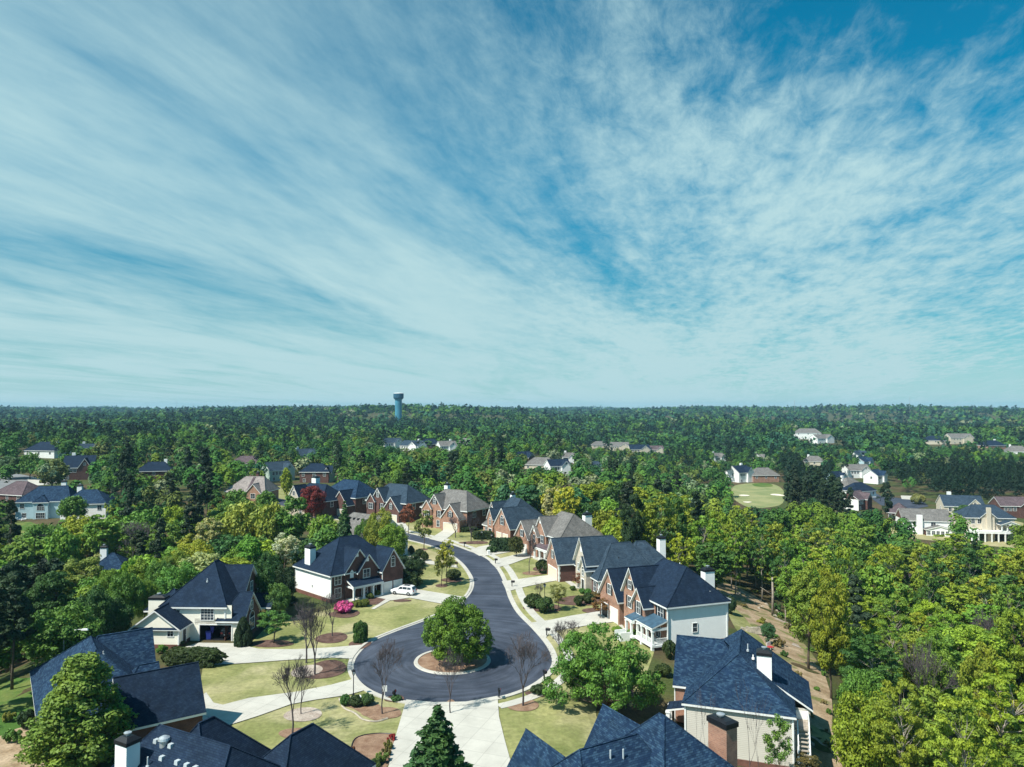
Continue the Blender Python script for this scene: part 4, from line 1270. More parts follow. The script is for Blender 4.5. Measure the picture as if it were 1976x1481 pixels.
x, y = eave_corner(901, 985, 6.0)
row_house('pale_grey_roofed_house', 'red brick house with pale grey roof and white chimney by the street bend', x, y, 55, 'roof_grey', 'brick_dark_and_shade', (815, 935, 952, 1020))  # walls beside the sunlit front take the shade-darkened brick
x, y = eave_corner(784, 970.5, 6.0)
row_house('blue_grey_roofed_house', 'dark red brick gabled house with blue-grey roof, left neighbour of the pale grey roofed house', x, y, 55, 'roof_steel', 'brick_dark_and_shade', (708, 820, 940, 985), 'brick_dark_and_shade', chim=False)
x, y = eave_corner(686, 960, 6.0)
h = House('pediment_house', 'brick and cream house with slate-blue roof, small white pediment and columned portico', x, y, 0, 57)
h.walls(0, 12, 0, 17, 0, 6.0, 'brick_dark_and_shade')
h.roof(0, 12, 0, 17, 6.0, 4.6, 'v', 4.5, 5.5, 0.4, 'roof_blue')
h.walls(-1.0, 0, 9, 16, 0, 6.0, {3: 'stone', -1: 'brick'}, skip=(1,))
h.roof(-1.0, 5, 9, 16, 6.0, 1.8, 'u', 0, 1, 0.3, 'roof_blue', 'trim')
h.slope([(-3.0, 9.5, 2.9), (-1.0, 9.5, 3.5), (-1.0, 15.6, 3.5), (-3.0, 15.6, 2.9)], 'roof_navy')
h.roof(-3.2, -1, 11.5, 14, 3.0, 1.0, 'u', 0, 0, 0.2, 'roof_navy', 'trim')
for v in (9.9, 11.6, 13.9, 15.3):
    h.column(-2.8, v, 0, 2.8, 0.16)
h.walls(-3.2, 0, 0.5, 7, 0, 3.9, 'brick_dark_and_shade', skip=(1,))
h.roof(-3.2, 4, 0.5, 7, 3.9, 4.2, 'u', 0, 0, 0.3, 'roof_navy', 'brick_dark_and_shade')
for v in (10.2, 12.4, 14.6):
    h.window(3, -1.0, v, 3.5, 1.2, 1.7)
h.window(0, 0, 4, 3.5, 1.2, 1.6); h.window(0, 0, 9, 3.5, 1.2, 1.6); h.garage(3, -3.2, 3.7, 4.6, 2.2, 'garage_cream'); h.door(3, -1.0, 12.8, 0.2)
h.finish((618, 722, 930, 985), 9.5, (5, 8))
x, y = eave_corner(622, 967, 5.5)
h = House('red_tree_house', 'cream-gabled dark-roofed house half hidden behind the crimson tree, wide white chimney', x, y, 0, 57)
h.walls(0, 11, 0, 16, 0, 5.5, 'brick_dark_and_shade')
h.roof(0, 11, 0, 16, 5.5, 4.4, 'v', 4, 4, 0.4, 'roof_navy')
h.walls(-0.9, 0, 9.4, 15, 0, 5.5, 'stone', skip=(1,))
h.roof(-0.9, 5, 9.4, 15, 5.5, 4.2, 'u', 0, 1, 0.3, 'roof_navy', 'stone')
h.walls(-2.6, 0, 5.0, 9.2, 0, 3.4, 'stone', skip=(1,))
h.roof(-2.6, 3, 5.0, 9.2, 3.4, 3.0, 'u', 0, 0, 0.3, 'roof_brown', 'brick')
h.window(3, -0.9, 12.2, 6.6, 1.0, 1.3); h.window(3, -0.9, 11.0, 3.2, 1.0, 1.6); h.window(3, -0.9, 13.4, 3.2, 1.0, 1.6); h.window(3, -2.6, 7.0, 1.2, 1.0, 1.5, arch=True)
h.chimney(9.0, 13.0, 5, 11.4, 0.9, 1.0, 'white_siding')
h.window(0, 0, 4, 3.2, 1.2, 1.6); h.door(3, -0.9, 9.9, 0.2)
h.finish((541, 640, 922, 985), 9.0, (5, 8))
x, y = eave_corner(435, 947, 5.0)
h = House('tan_roofed_house', 'brick house under a broad tan roof with a dark valley, left of the row', x, y, 0, -8)
h.walls(0, 15, 0, 11, 0, 5.0, {3: 'tan_siding', -1: 'brick'})
h.roof(0, 15, 0, 11, 5.0, 4.6, 'u', 5.0, 3, 0.4, 'roof_tan')
h.walls(8.5, 14.0, -1.4, 0, 0, 4.6, 'brick', skip=(2,))
h.roof(8.5, 14.0, -1.4, 4, 4.6, 3.0, 'v', 0, 1, 0.3, 'roof_tan', 'brick')
h.mb('roof_valley', 'roof_brown').poly((8.0, 0.1, 5.25), (8.9, 0.1, 5.25), (8.9, 5.2, 9.6), (8.0, 5.2, 9.6))
h.window(3, 0, 3, 2.6, 1.2, 1.6); h.window(3, 0, 7, 2.6, 1.2, 1.6); h.window(0, 0, 2.5, 2.8, 1.2, 1.6); h.window(0, -1.4, 11.2, 2.6, 1.6, 1.6); h.window(0, 0, 5.5, 2.8, 1.2, 1.6)
h.chimney(8.2, 8.2, 5, 10.6, 0.5, 0.6, 'brick_dark_and_shade')
h.finish((433, 512, 925, 962), 9.0, (7, 5))
# the house whose back is half hidden by trees beside the street
x, y = eave_corner(787, 1033, 4.6)
h = House('back_vent_house', 'grey-roofed house seen from behind between trees, a line of dark vents along its ridge', x, y, 0, 52)
h.walls(-12, 0, 0, 17, 0, 4.6, 'white_siding')
h.roof(-12, 0, 0, 17, 4.6, 4.9, 'v', 0, 4.5, 0.35, 'roof_grey', 'white_siding')
h.walls(-5, 2.0, 8, 16, 0, 4.4, 'brick_dark_and_shade')
h.roof(-5, 2.4, 8, 16, 4.4, 3.6, 'u', 3, 0, 0.3, 'roof_steel', 'brick_dark_and_shade')
for i in range(7):
    b = MB(); b.frustum(-7.4, 4.5 + i * 1.5, 8.0, 8.62, 0.34, 0.28, 0.3, 0.24)
    b.build('roof_vent', M['black'], h.root)
h.window(3, -12, 4, 2.4, 1.3, 1.5); h.window(3, -12, 9, 2.4, 1.3, 1.5); h.window(0, 0, -4, 2.4, 1.2, 1.5)
h.finish((660, 722, 976, 1000), 9.5, (-5, 8))
# ------------------------------------------------------------------ the farther houses
FAR = [  # label, pixel of the foot, width (m), depth, storeys height, heading, roof, wall, front wall, roof form, chimney
    ('pale blue house with steep blue roof, arched window and wooden stair down to its garden', 82, 1001, 15, 11, 5.6, 14, 'roof_blue', 'blue_siding', 'hipL', True),
    ('white blue-roofed house just right of the pale blue one, dark trees before it', 160, 1002, 13, 10, 5.0, 10, 'roof_blue', 'white_siding', 'hip', True),
    ('low brown-roofed house at the edge of the pale street on the far left', 14, 968, 15, 11, 2.8, -20, 'roof_brown', 'brick_dark_and_shade', 'hip', False),
    ('dark red brick gable house with white windows beyond the pale court', 150, 926, 12, 14, 5.6, 22, 'roof_navy', 'brick_dark_and_shade', 'gable', True),
    ('navy hip-roofed white house at the foot of the far wood on the left', 75, 884, 20, 12, 4.4, -12, 'roof_navy', 'white_siding', 'hip', True),
    ('small grey-roofed house behind the brick gable house', 172, 880, 11, 9, 3.8, 30, 'roof_steel', 'white_siding', 'gable', True),
    ('dark-roofed brick house with white chimney sunk among green trees', 297, 926, 15, 10, 4.2, 15, 'roof_navy', 'brick_dark_and_shade', 'hip', True),
    ('slate blue roof with black chimney top showing between trees in the near left wood', 203, 1146, 9, 10, 4.6, 12, 'roof_blue', 'white_siding', 'hip', True),
    ('pale green house behind bare trunks, its roof sloping to the left', 545, 928, 13, 10, 5.2, 50, 'roof_steel', 'green_siding', 'gable', False),
    ('navy-roofed dark house between the pale green house and the row', 606, 932, 13, 9, 5.2, 0, 'roof_navy', 'brick_dark_and_shade', 'hip', False),
    ('pale green gabled wing with white-framed porch right of the navy-roofed dark house', 624, 931, 7, 8, 4.6, 0, 'roof_navy', 'green_siding', 'gable', False),
    ('grey-roofed house with pale gable above the navy-roofed dark house', 592, 895, 13, 10, 5.0, 40, 'roof_steel', 'white_siding', 'gable', True),
    ('mauve-walled house glimpsed behind the trunks left of the pale green house', 472, 912, 14, 9, 4.8, 5, 'roof_brown', 'white_siding', 'hip', False),
    ('pale grey-roofed house in the trees left below the water tower', 760, 866, 17, 11, 5.0, 35, 'roof_steel', 'white_siding', 'gable', False),
    ('slate-roofed white house in the trees right below the water tower', 789, 871, 18, 11, 4.4, -30, 'roof_steel', 'white_siding', 'gable', True),
    ('navy-roofed house beside two round pale trees', 832, 868, 16, 11, 4.8, 20, 'roof_navy', 'brick_dark_and_shade', 'hip', False),
    ('grey-roofed house with white gable between round green trees', 866, 872, 14, 10, 4.8, 25, 'roof_grey', 'white_siding', 'gable', True),
    ('pale grey roof beside the white flowering tree', 896, 864, 14, 10, 4.4, -10, 'roof_grey', 'tan_siding', 'hip', False),
    ('dark gabled roof among small round trees in the middle distance', 1017, 894, 13, 10, 3.6, 40, 'roof_navy', 'brick_dark_and_shade', 'gable', False),
    ('pale grey low roof right of the dark gabled roof', 1040, 906, 17, 10, 2.8, -20, 'roof_grey', 'tan_siding', 'hip', False),
    ('navy roof with a white gable in the middle distance', 1082, 913, 12, 9, 4.0, 20, 'roof_navy', 'white_siding', 'gable', False),
    ('white cottage with pale roof right of centre in the wood', 1098, 892, 9, 8, 3.6, 0, 'roof_grey', 'white_siding', 'gable', True),
    ('slate roof peeping out right of the centre trees', 1150, 909, 10, 9, 3.2, 30, 'roof_steel', 'tan_siding', 'gable', False),
    ('long tan-walled house, leftmost of the four on the wooded slope', 1160, 866, 18, 10, 4.0, 5, 'roof_grey', 'tan_siding', 'hip', False),
    ('brownish-walled house with grey roof, second on the wooded slope', 1196, 870, 19, 11, 4.8, -3, 'roof_grey', 'tan_siding', 'gable', False),
    ('gabled cream house with navy roof, third on the wooded slope', 1236, 878, 20, 12, 5.4, 8, 'roof_navy', 'tan_siding', 'gable', False),
    ('mauve-roofed house at the right end of the four on the wooded slope', 1268, 877, 13, 10, 4.6, 0, 'roof_brown', 'tan_siding', 'gable', False),
    ('white gable end among trees left of the golf green', 1390, 893, 11, 9, 4.6, 25, 'roof_grey', 'white_siding', 'gable', True),
    ('white house with navy roof and tall chimney beside the golf green', 1440, 931, 12, 11, 6.2, 30, 'roof_navy', 'white_siding', 'gable', True),
    ('brick house with wide grey hip roof behind the golf green', 1479, 931, 16, 11, 4.6, 4, 'roof_grey', 'brick', 'hip', False),
    ('grey-roofed house half hidden behind round trees above the golf green', 1472, 893, 11, 9, 4.2, 70, 'roof_grey', 'white_siding', 'gable', False),
    ('white long-roofed lodge on the far slope', 1560, 848, 30, 14, 8.0, -12, 'roof_grey', 'white_siding', 'hip', False),
    ('white annex with pale roof right of the far lodge', 1594, 856, 26, 12, 6.0, 25, 'roof_grey', 'white_siding', 'gable', False),
    ('grey-roofed tan house in front of a pale flowering tree', 1572, 900, 15, 10, 4.0, -15, 'roof_grey', 'tan_siding', 'hip', True),
    ('steep house with blue-grey gables at the top of the eastern street', 1664, 890, 15, 12, 5.0, 40, 'roof_steel', 'white_siding', 'gable', True),
    ('blue-sided gable house just below the steep house', 1676, 902, 14, 10, 4.4, 40, 'roof_blue', 'blue_siding', 'gable', False),
    ('pale house with long grey roof above the eastern street', 1660, 923, 15, 10, 5.2, 6, 'roof_grey', 'white_siding', 'gable', False),
    ('small white house with blue roof at the wood edge right of the eastern street', 1702, 934, 9, 9, 5.2, 35, 'roof_blue', 'white_siding', 'gable', False),
    ('blue-walled low house left of the eastern street', 1622, 932, 11, 9, 3.6, 30, 'roof_navy', 'blue_siding', 'gable', False),
    ('white pale-roofed house with white chimney on the near side of the eastern street', 1655, 953, 13, 11, 4.2, 30, 'roof_grey', 'white_siding', 'hip', True),
    ('navy-roofed white house wedged between the pale-roofed one and the brown-roofed one', 1672, 962, 14, 10, 4.0, 25, 'roof_navy', 'white_siding', 'hip', False),
    ('white brown-roofed house with dark red gable end behind round trees', 1668, 984, 11, 9, 5.0, 40, 'roof_brown', 'brick_dark_and_shade', 'gable', False),
    ('navy-roofed house behind the dark pine belt on the right skyline', 1806, 858, 20, 12, 4.6, -14, 'roof_navy', 'tan_siding', 'hip', False),
    ('wide cream house with twin gables above the dark pine belt', 1858, 857, 26, 13, 6.5, 4, 'roof_grey', 'tan_siding', 'gable', False),
    ('dark navy roof with brick wall above the pine belt', 1924, 870, 20, 12, 5.0, 12, 'roof_navy', 'brick', 'hip', True),
    ('pale house with white chimney at the right edge above the pines', 1966, 880, 18, 12, 4.0, -20, 'roof_grey', 'white_siding', 'hip', True),
    ('white house with long grey roof, dark brick end and glazed sunroom', 1790, 1032, 16, 10, 5.2, -13, 'roof_grey', 'white_siding', 'sunroom', True),
    ('grey hip-roofed house with stone front gable by the pine belt', 1862, 1002, 15, 11, 5.4, -14, 'roof_steel', 'tan_siding', 'gable', True),
    ('tan house with tall chimney and white two-tier back porch overlooking the wood', 1912, 1044, 15.5, 10, 8.2, -8, 'roof_steel', 'tan_siding', 'porch', True),
    ('brown-roofed brick house with timbered gable at the right edge', 1966, 1000, 14, 9, 5.2, -6, 'roof_brown', 'brick_dark_and_shade', 'gable', False),
    ('mauve-roofed house tucked behind the white long-roofed one', 1734, 1006, 8, 9, 3.6, -30, 'roof_brown', 'brick_dark_and_shade', 'hip', False),
]
fr_rng = random.Random(4)
for n, (lab, px, py, wd, dp, ht, th, rf, wl, form, chim) in enumerate(FAR):
    x, y, z = at(px, py)
    nm = 'house' if 'house' in lab else 'cottage' if 'cottage' in lab else 'lodge' if 'lodge' in lab else 'house'
    c, s_ = math.cos(R(th)), math.sin(R(th))
    h = House(nm, lab, x - wd / 2 * c, y - wd / 2 * s_, z - 0.1, th)
    front = {0: wl, -1: wl}
    if form in ('sunroom',):
        front = {0: 'white_siding', 3: 'white_siding', -1: 'brick_dark_and_shade'}
    if 'brown-roofed house with dark red' in lab:
        front = {3: 'white_siding', -1: 'brick_dark_and_shade'}
    h.walls(0, wd, 0, dp, -1.5, ht, front)
    rise = dp * 0.34
    if form == 'gable' or form == 'sunroom':
        h.roof(0, wd, 0, dp, ht, rise, 'u', 0, 0, 0.35, rf, 'brick_dark_and_shade' if form == 'sunroom' else wl)
        if form == 'gable':
            g0 = wd * 0.52
            h.walls(g0, wd * 0.94, -1.3, 0, -1.5, ht, wl, skip=(2,))
            h.roof(g0, wd * 0.94, -1.3, dp * 0.5, ht, rise * 0.82, 'v', 0, 1.0, 0.3, rf, wl)
            h.window(0, -1.3, wd * 0.73, ht + rise * 0.2, 0.9, 1.0)
    else:
        h.roof(0, wd, 0, dp, ht, rise * 1.05, 'u', dp * 0.42, dp * 0.42 if form != 'hipL' else dp * 0.2, 0.4, rf)
        if form == 'hipL':
            h.walls(wd * 0.35, wd * 0.62, -1.2, 0, -2.2, ht - 0.2, wl, skip=(2,))
            h.roof(wd * 0.35, wd * 0.62, -1.2, dp * 0.4, ht - 0.2, 1.8, 'v', 1.2, 1, 0.25, rf)
            h.window(0, -1.2, wd * 0.485, 2.9, 2.0, 0.9, arch=True, vbar=2)
            h.window(0, -1.2, wd * 0.485, 0.4, 2.4, 1.6, vbar=3)
    if form == 'porch':
        h.walls(wd * 0.30, wd * 0.56, -0.9, 0, -1.5, ht + 0.4, wl, skip=(2,))
        h.roof(wd * 0.26, wd * 0.60, -0.9, dp * 0.5, ht, 2.3, 'v', 0, 1, 0.3, rf, wl)
        pm = h.mb('porch_deck', 'trim')
        pm.box(0.2, wd, -3.2, -0.02, 3.0, 3.9)
        pm.box(wd * 0.62, wd, -3.2, -0.02, 5.9, 6.2)
        for i in range(8):
            u = 0.35 + i * (wd - 0.7) / 7
            h.column(u, -3.05, -0.6, 3.0, 0.18)
        for i in range(4):
            h.column(wd * 0.64 + i * (wd * 0.34) / 3, -3.05, 3.9, 5.9, 0.16)
        h.roof(wd * 0.62, wd, -3.2, 0.5, 6.2, 1.1, 'v', 0, 0, 0.25, rf, 'trim')
        dk = h.mb('painted_porch_shade', 'shutter')
        dk.box(0.4, wd - 0.2, -0.3, -0.02, 0.1, 2.9)  # near-black slab standing in for the shade under the deck
        h.chimney(wd * 0.43, -1.2, -1, ht + 3.4, 0.65, 0.4, 'tan_siding', cap=False)
        st = MB()
        for i in range(4):
            st.box(wd * 0.40, wd * 0.58, -3.3 - (i + 1) * 0.4, -3.3 - i * 0.4, -0.9, 0.1 - i * 0.25)
        st.build('porch_steps', M['shutter'], h.root)
    elif form == 'sunroom':
        h.walls(wd * 0.42, wd - 0.3, -3.0, 0, -2.5, 2.4, {0: 'white_siding', -1: 'brick_dark_and_shade'}, skip=(2,))
        h.roof(wd * 0.42, wd - 0.3, -3.0, 1, 2.4, 1.3, 'v', 0, 0, 0.3, rf, 'white_siding')
        for i in range(5):
            h.window(0, -3.0, wd * 0.47 + i * 1.5, 0.6, 1.0, 1.3)
        h.chimney(wd * 0.33, -0.5, -2, ht + 1.9, 0.9, 0.5, 'white_siding', cap=False)
        h.window(0, 0, wd * 0.62, 3.2, 1.5, 1.3)
    elif chim:
        h.chimney(wd * (0.25 if n % 2 else 0.75), dp * 0.62, ht - 1, ht + rise + 1.3, 0.7, 0.6, 'white_siding', cap=n in (7, 0, 1))
    for k in range(3 if form not in ('porch', 'sunroom') else 2):
        u = wd * (0.14 + 0.13 * k) if form in ('gable', 'porch', 'sunroom') else wd * (0.12 + 0.37 * k)
        if form == 'hipL' and k == 1:
            continue
        h.window(0, 0, u, ht - 2.2, 1.1, 1.4)
    if ht > 4.9:
        h.window(0, 0, wd * 0.16, 0.5, 1.1, 1.4)
    h.window(1, wd, dp * 0.45, ht - 2.2, 1.1, 1.4)
    h.window(3, 0, dp * 0.45, ht - 2.2, 1.1, 1.4)
    if n == 0:
        st = MB()
        for i in range(12):
            st.box(1.3, 2.6, -2.0 - i * 0.33, -1.7 - i * 0.33, 0.2 - i * 0.24, 0.27 - i * 0.24)
        for u in (1.25, 2.65):
            st.tube([(u, -1.7, 0.9), (u, -5.6, -1.9)], 0.07, 4); st.tube([(u, -1.7, 0.1), (u, -5.6, -2.7)], 0.09, 4)
        st.box(0.6, 3.3, -1.8, 0, 0.12, 0.3)
        st.build('garden_stair', M['trim'], h.root)
    pr = project(*h.world(wd / 2, 0), z + ht * 0.5)
    sc = F / pr[2]
    wpx, tp = wd * sc, (ht + rise) * sc
    h.finish((px - wpx * (0.34 if n > 3 else 0.45), px + wpx * (0.34 if n > 3 else 0.45), py - tp * 0.98, py - tp * (0.95 if n in (5, 10, 11, 12, 18, 22, 30, 38) else 0.52 if n not in (0, 1, 3, 46, 48, 28, 29, 36, 41) else 0.2)), wd * 0.62, (wd / 2, dp / 2))
# ------------------------------------------------------------------ plants: shapes
def cards(rng, lobes, n, size, up=0.25, squash=1.0, shell=0.55, long=1.0, tri=False, ragged=0.42):
    """small leaf-sprays spread through lobes (x, y, z, r); returns vertices and faces"""
    lobes = np.array(lobes, dtype=float)
    p = lobes[:, 3] ** 2
    k = rng.choice(len(lobes), n, p=p / p.sum())
    d = rng.normal(size=(n, 3))
    d /= np.linalg.norm(d, axis=1)[:, None]
    flip = (d[:, 2] < 0) & (rng.random(n) < 0.45)
    d[flip, 2] *= -1
    r = lobes[k, 3] * (shell + (1 - shell) * rng.random(n) ** 0.6)
    pos = lobes[k, :3] + d * r[:, None] * np.array([1, 1, squash])
    nrm = d * 0.8 + rng.normal(size=(n, 3)) * ragged
    nrm[:, 2] += up
    nrm /= np.linalg.norm(nrm, axis=1)[:, None]
    t1 = np.cross(nrm, rng.normal(size=(n, 3)))
    t1 /= np.linalg.norm(t1, axis=1)[:, None] + 1e-9
    t2 = np.cross(nrm, t1)
    s = size * (0.55 + 0.9 * rng.random(n))
    a, b = t1 * (s * long)[:, None], t2 * (s * 0.62)[:, None]
    if tri:
        v = np.stack([pos - a - b, pos + a - b * 0.4, pos + b * 1.4], 1).reshape(-1, 3)
        f = np.arange(n * 3).reshape(n, 3)
    else:
        bend = nrm * (s * 0.22)[:, None]
        v = np.stack([pos - a, pos - b * 1.0 + bend, pos + a, pos + b * 1.0 + bend], 1).reshape(-1, 3)
        f = np.arange(n * 4).reshape(n, 4)
    return v, f


def bent(a, b, rng, k=0.12, n=3):
    a, b = Vector(a), Vector(b)
    L = (b - a).length
    out = [a]
    for i in range(1, n):
        out.append(a.lerp(b, i / n) + Vector((rng.uniform(-1, 1), rng.uniform(-1, 1), rng.uniform(-0.3, 0.8))) * L * k * 0.6)
    return out + [b]


PROTO = {}


def tree_proto(kind, seed, lod):
    """trunk and crown meshes with their nominal height and crown radius"""
    key = (kind, seed, lod)
    if key in PROTO:
        return PROTO[key]
    rng = np.random.default_rng(seed * 17 + hash_kind(kind))
    pr = random.Random(seed * 31 + hash_kind(kind))
    H, RR = {'round': (9.0, 4.7), 'airy': (16.0, 4.6), 'oval': (10.0, 3.2), 'spruce': (9.5, 2.6), 'pine': (20.0, 3.4), 'column': (8.0, 1.5), 'open': (8.5, 2.6), 'tall': (15.0, 4.6), 'low': (8.0, 4.8), 'drop': (12.0, 4.6), 'multi': (8.5, 6.0), 'isle': (8.0, 4.8)}[kind]
    lobes = []
    U = lambda a, b: pr.uniform(a, b)

    def in_shell(cz, rx, rz, count, r, jitter=0.25, zmin=-1.0, inner=0.55):
        for i in range(count):
            zf = U(zmin, 1.0)
            t = U(0, 2 * math.pi)
            q = math.sqrt(max(0.0, 1 - zf * zf))
            f = inner + (1 - inner) * U(0, 1) ** 0.5
            lobes.append((rx * q * f * math.cos(t), rx * q * f * math.sin(t), cz + rz * zf * f, r * U(1 - jitter, 1 + jitter * 1.4)))
    tr = MB()
    n, size, sq, shell, lg, up = 0, 0.2, 1.0, 0.5, 1.0, 0.25
    if kind == 'round':
        in_shell(H * 0.55, RR * 0.84, H * 0.38, 105, RR * 0.165, 0.4, -0.85)
        in_shell(H * 0.52, RR * 0.45, H * 0.22, 12, RR * 0.36)
        n, size, sq = {'fine': (18000, 0.155), 'mid': (4600, 0.30)}[lod] + (0.85,)
        th = 0.26
    elif kind == 'tall':
        in_shell(H * 0.62, RR * 0.84, H * 0.33, 84, RR * 0.165, 0.4, -0.95, 0.45)
        in_shell(H * 0.42, RR * 0.55, H * 0.20, 14, RR * 0.22, 0.3)
        n, size, sq = {'fine': (17000, 0.17), 'mid': (4600, 0.33)}[lod] + (0.75,)
        th = 0.4
    elif kind == 'low':
        in_shell(H * 0.53, RR * 0.86, H * 0.41, 125, RR * 0.15, 0.4, -0.9)
        in_shell(H * 0.50, RR * 0.5, H * 0.24, 14, RR * 0.32)
        n, size, sq = {'fine': (17000, 0.17), 'mid': (3400, 0.36)}[lod] + (0.8,)
        th = 0.14
    elif kind in ('multi', 'isle'):
        subs = [(0, 0.1, 1.0, 0.46), (-0.52, -0.1, 0.80, 0.42), (0.5, 0.05, 0.84, 0.44), (-0.1, -0.52, 0.62, 0.42), (0.42, -0.5, 0.66, 0.36), (-0.3, 0.5, 0.78, 0.4), (-0.62, -0.5, 0.5, 0.34), (0.66, 0.45, 0.62, 0.34)]
        if kind == 'isle':
            subs = [(-0.28, 0.0, 0.97, 0.62), (0.3, 0.1, 1.0, 0.60), (0.05, -0.3, 0.84, 0.6), (0.1, 0.42, 0.9, 0.55)]
        for sx, sy, tz, sr in subs:
            for i in range(int(150 * sr * sr) + 10 if kind == 'multi' else 80):
                t, zf = U(0, 6.283), U(-0.75, 1)
                q = math.sqrt(1 - zf * zf) * sr * RR * (0.9 if kind == 'multi' else 1.0)
                hh = H * tz
                lobes.append((sx * RR + q * math.cos(t), sy * RR + q * math.sin(t), hh * (0.56 if kind == 'multi' else 0.53) + hh * (0.40 if kind == 'multi' else 0.44) * zf, RR * (0.105 if kind == 'multi' else 0.13) * U(0.6, 1.5)))
        n, size, sq = {'fine': (27000, 0.13), 'mid': (3400, 0.36)}[lod] + (0.7,)
        th = 0.12
    elif kind == 'drop':
        for i in range(230):
            t, q = U(0, 6.283), U(0.5, 1.0)
            zz = U(0.0, 1.0) ** 1.15
            w_ = RR * 0.9 * min(1.0, (1 - zz) ** 0.75 + 0.06) * q * min(1.0, 0.5 + zz * 2.4)
            lobes.append((w_ * math.cos(t), w_ * math.sin(t), H * (0.08 + 0.88 * zz), RR * 0.15 * U(0.7, 1.4)))
        n, size, sq = {'fine': (25000, 0.15), 'mid': (3400, 0.36)}[lod] + (0.8,)
        th = 0.14
    elif kind == 'airy':
        in_shell(H * 0.66, RR * 0.86, H * 0.31, 95, RR * 0.13, 0.45, -0.95, 0.35)
        in_shell(H * 0.40, RR * 0.55, H * 0.16, 12, RR * 0.15, 0.4)
        n, size, sq, shell = {'fine': (15000, 0.135), 'mid': (4000, 0.27)}[lod] + (0.5, 0.25)
        th = 0.45
    elif kind == 'oval':
        in_shell(H * 0.55, RR * 0.72, H * 0.38, 52, RR * 0.27, 0.3, -0.95)
        n, size, sq = {'fine': (9000, 0.18), 'mid': (2600, 0.34)}[lod] + (1.0,)
        th = 0.2
    elif kind == 'open':
        in_shell(H * 0.62, RR * 0.8, H * 0.34, 40, RR * 0.2, 0.4, -0.9, 0.3)
        n, size, sq, shell = {'fine': (3200, 0.13), 'mid': (1500, 0.22)}[lod] + (0.8, 0.1)
        th = 0.3
    elif kind == 'column':
        in_shell(H * 0.5, RR * 0.7, H * 0.45, 40, RR * 0.42, 0.2)
        n, size, sq = {'fine': (7000, 0.13), 'mid': (2500, 0.2)}[lod] + (1.2,)
        th = 0.1
    elif kind == 'spruce':
        L = 20
        for i in range(L):
            t = (i + 0.5) / L
            rad = RR * (1 - t) ** 0.82
            m = max(3, int(9 * (1 - t) + 3))
            for j in range(m):
                a = 2 * math.pi * (j + U(-0.3, 0.3)) / m + i * 0.7
                q = rad * U(0.62, 0.98)
                lobes.append((q * math.cos(a), q * math.sin(a), H * (0.05 + 0.95 * t) - 0.16 * q, RR * (0.16 * (1 - t) + 0.05) * U(0.8, 1.3)))
            lobes.append((0, 0, H * (0.06 + 0.93 * t), rad * 0.62 + 0.06))
        n, size, sq, lg = {'fine': (22000, 0.15), 'mid': (3600, 0.3)}[lod] + (0.8, 1.25)
        th = 0.05
    elif kind == 'pine':
        for i in range(34):
            t = U(0, 1) ** 0.8
            z = H * (0.38 + 0.60 * t)
            q = RR * (1.0 - 0.72 * t) * U(0.2, 0.95)
            a = U(0, 2 * math.pi)
            lobes.append((q * math.cos(a), q * math.sin(a), z, RR * U(0.2, 0.36) * (1.05 - 0.5 * t)))
        lobes.append((0, 0, H * 0.97, 0.6))
        n, size, sq, lg = {'fine': (7000, 0.24), 'mid': (2400, 0.4)}[lod] + (0.6, 1.3)
        th = 0.5
    top = H * (0.93 if kind in ('spruce', 'pine') else 0.72)
    r0 = {'round': 0.20, 'airy': 0.19, 'oval': 0.14, 'spruce': 0.14, 'pine': 0.21, 'column': 0.1, 'open': 0.10, 'tall': 0.22, 'low': 0.2, 'drop': 0.18, 'multi': 0.2, 'isle': 0.2}[kind]
    wob = 0.02 if kind in ('spruce', 'pine', 'column') else 0.06
    stem = [(U(-1, 1) * H * wob * k / 5, U(-1, 1) * H * wob * k / 5, -0.3 + (top + 0.3) * k / 5) for k in range(6)]
    stem[0] = (0, 0, -0.3); stem[1] = (stem[1][0] * 0.4, stem[1][1] * 0.4, stem[1][2])
    tr.tube(stem, [r0 * 1.25, r0, r0 * 0.85, r0 * 0.66, r0 * 0.45, r0 * 0.2], 7)

    def stem_at(z):
        for k in range(5):
            if stem[k][2] <= z <= stem[k + 1][2]:
                f = (z - stem[k][2]) / (stem[k + 1][2] - stem[k][2])
                return tuple(stem[k][a] * (1 - f) + stem[k + 1][a] * f for a in range(3))
        return stem[-1]
    if kind not in ('column', 'spruce'):
        big = sorted(lobes, key=lambda l: -(l[0] ** 2 + l[1] ** 2 + (l[2] - H * 0.4) ** 2))
        pick = big[::2] if kind in ('airy', 'open') else big[::3]
        for l in pick[:34]:
            zb = max(H * th * 0.75, min(top * 0.95, l[2] - abs(math.hypot(l[0], l[1])) * U(0.5, 1.1)))
            b0 = stem_at(zb)
            rr = r0 * (0.42 if kind == 'airy' else 0.36) * (1.1 - zb / H)
            tr.tube(bent(b0, l[:3], pr, 0.12), [rr, rr * 0.75, rr * 0.5, rr * 0.18], 5, cap=False)
    v, f = cards(rng, lobes, n, size, up, sq, shell, lg)
    crown = np_mesh(kind + '_crown', v, f, M['needle'] if kind in ('spruce', 'pine') else M['leaf'])
    trunk = tr.mesh(kind + '_trunk', M['pale_bark'] if kind == 'airy' else M['bark'], True)
    zmax = float(v[:, 2].max())
    PROTO[key] = (trunk, crown, zmax, RR)
    return PROTO[key]


def hash_kind(k):
    return sum(ord(c) * (i + 3) for i, c in enumerate(k))


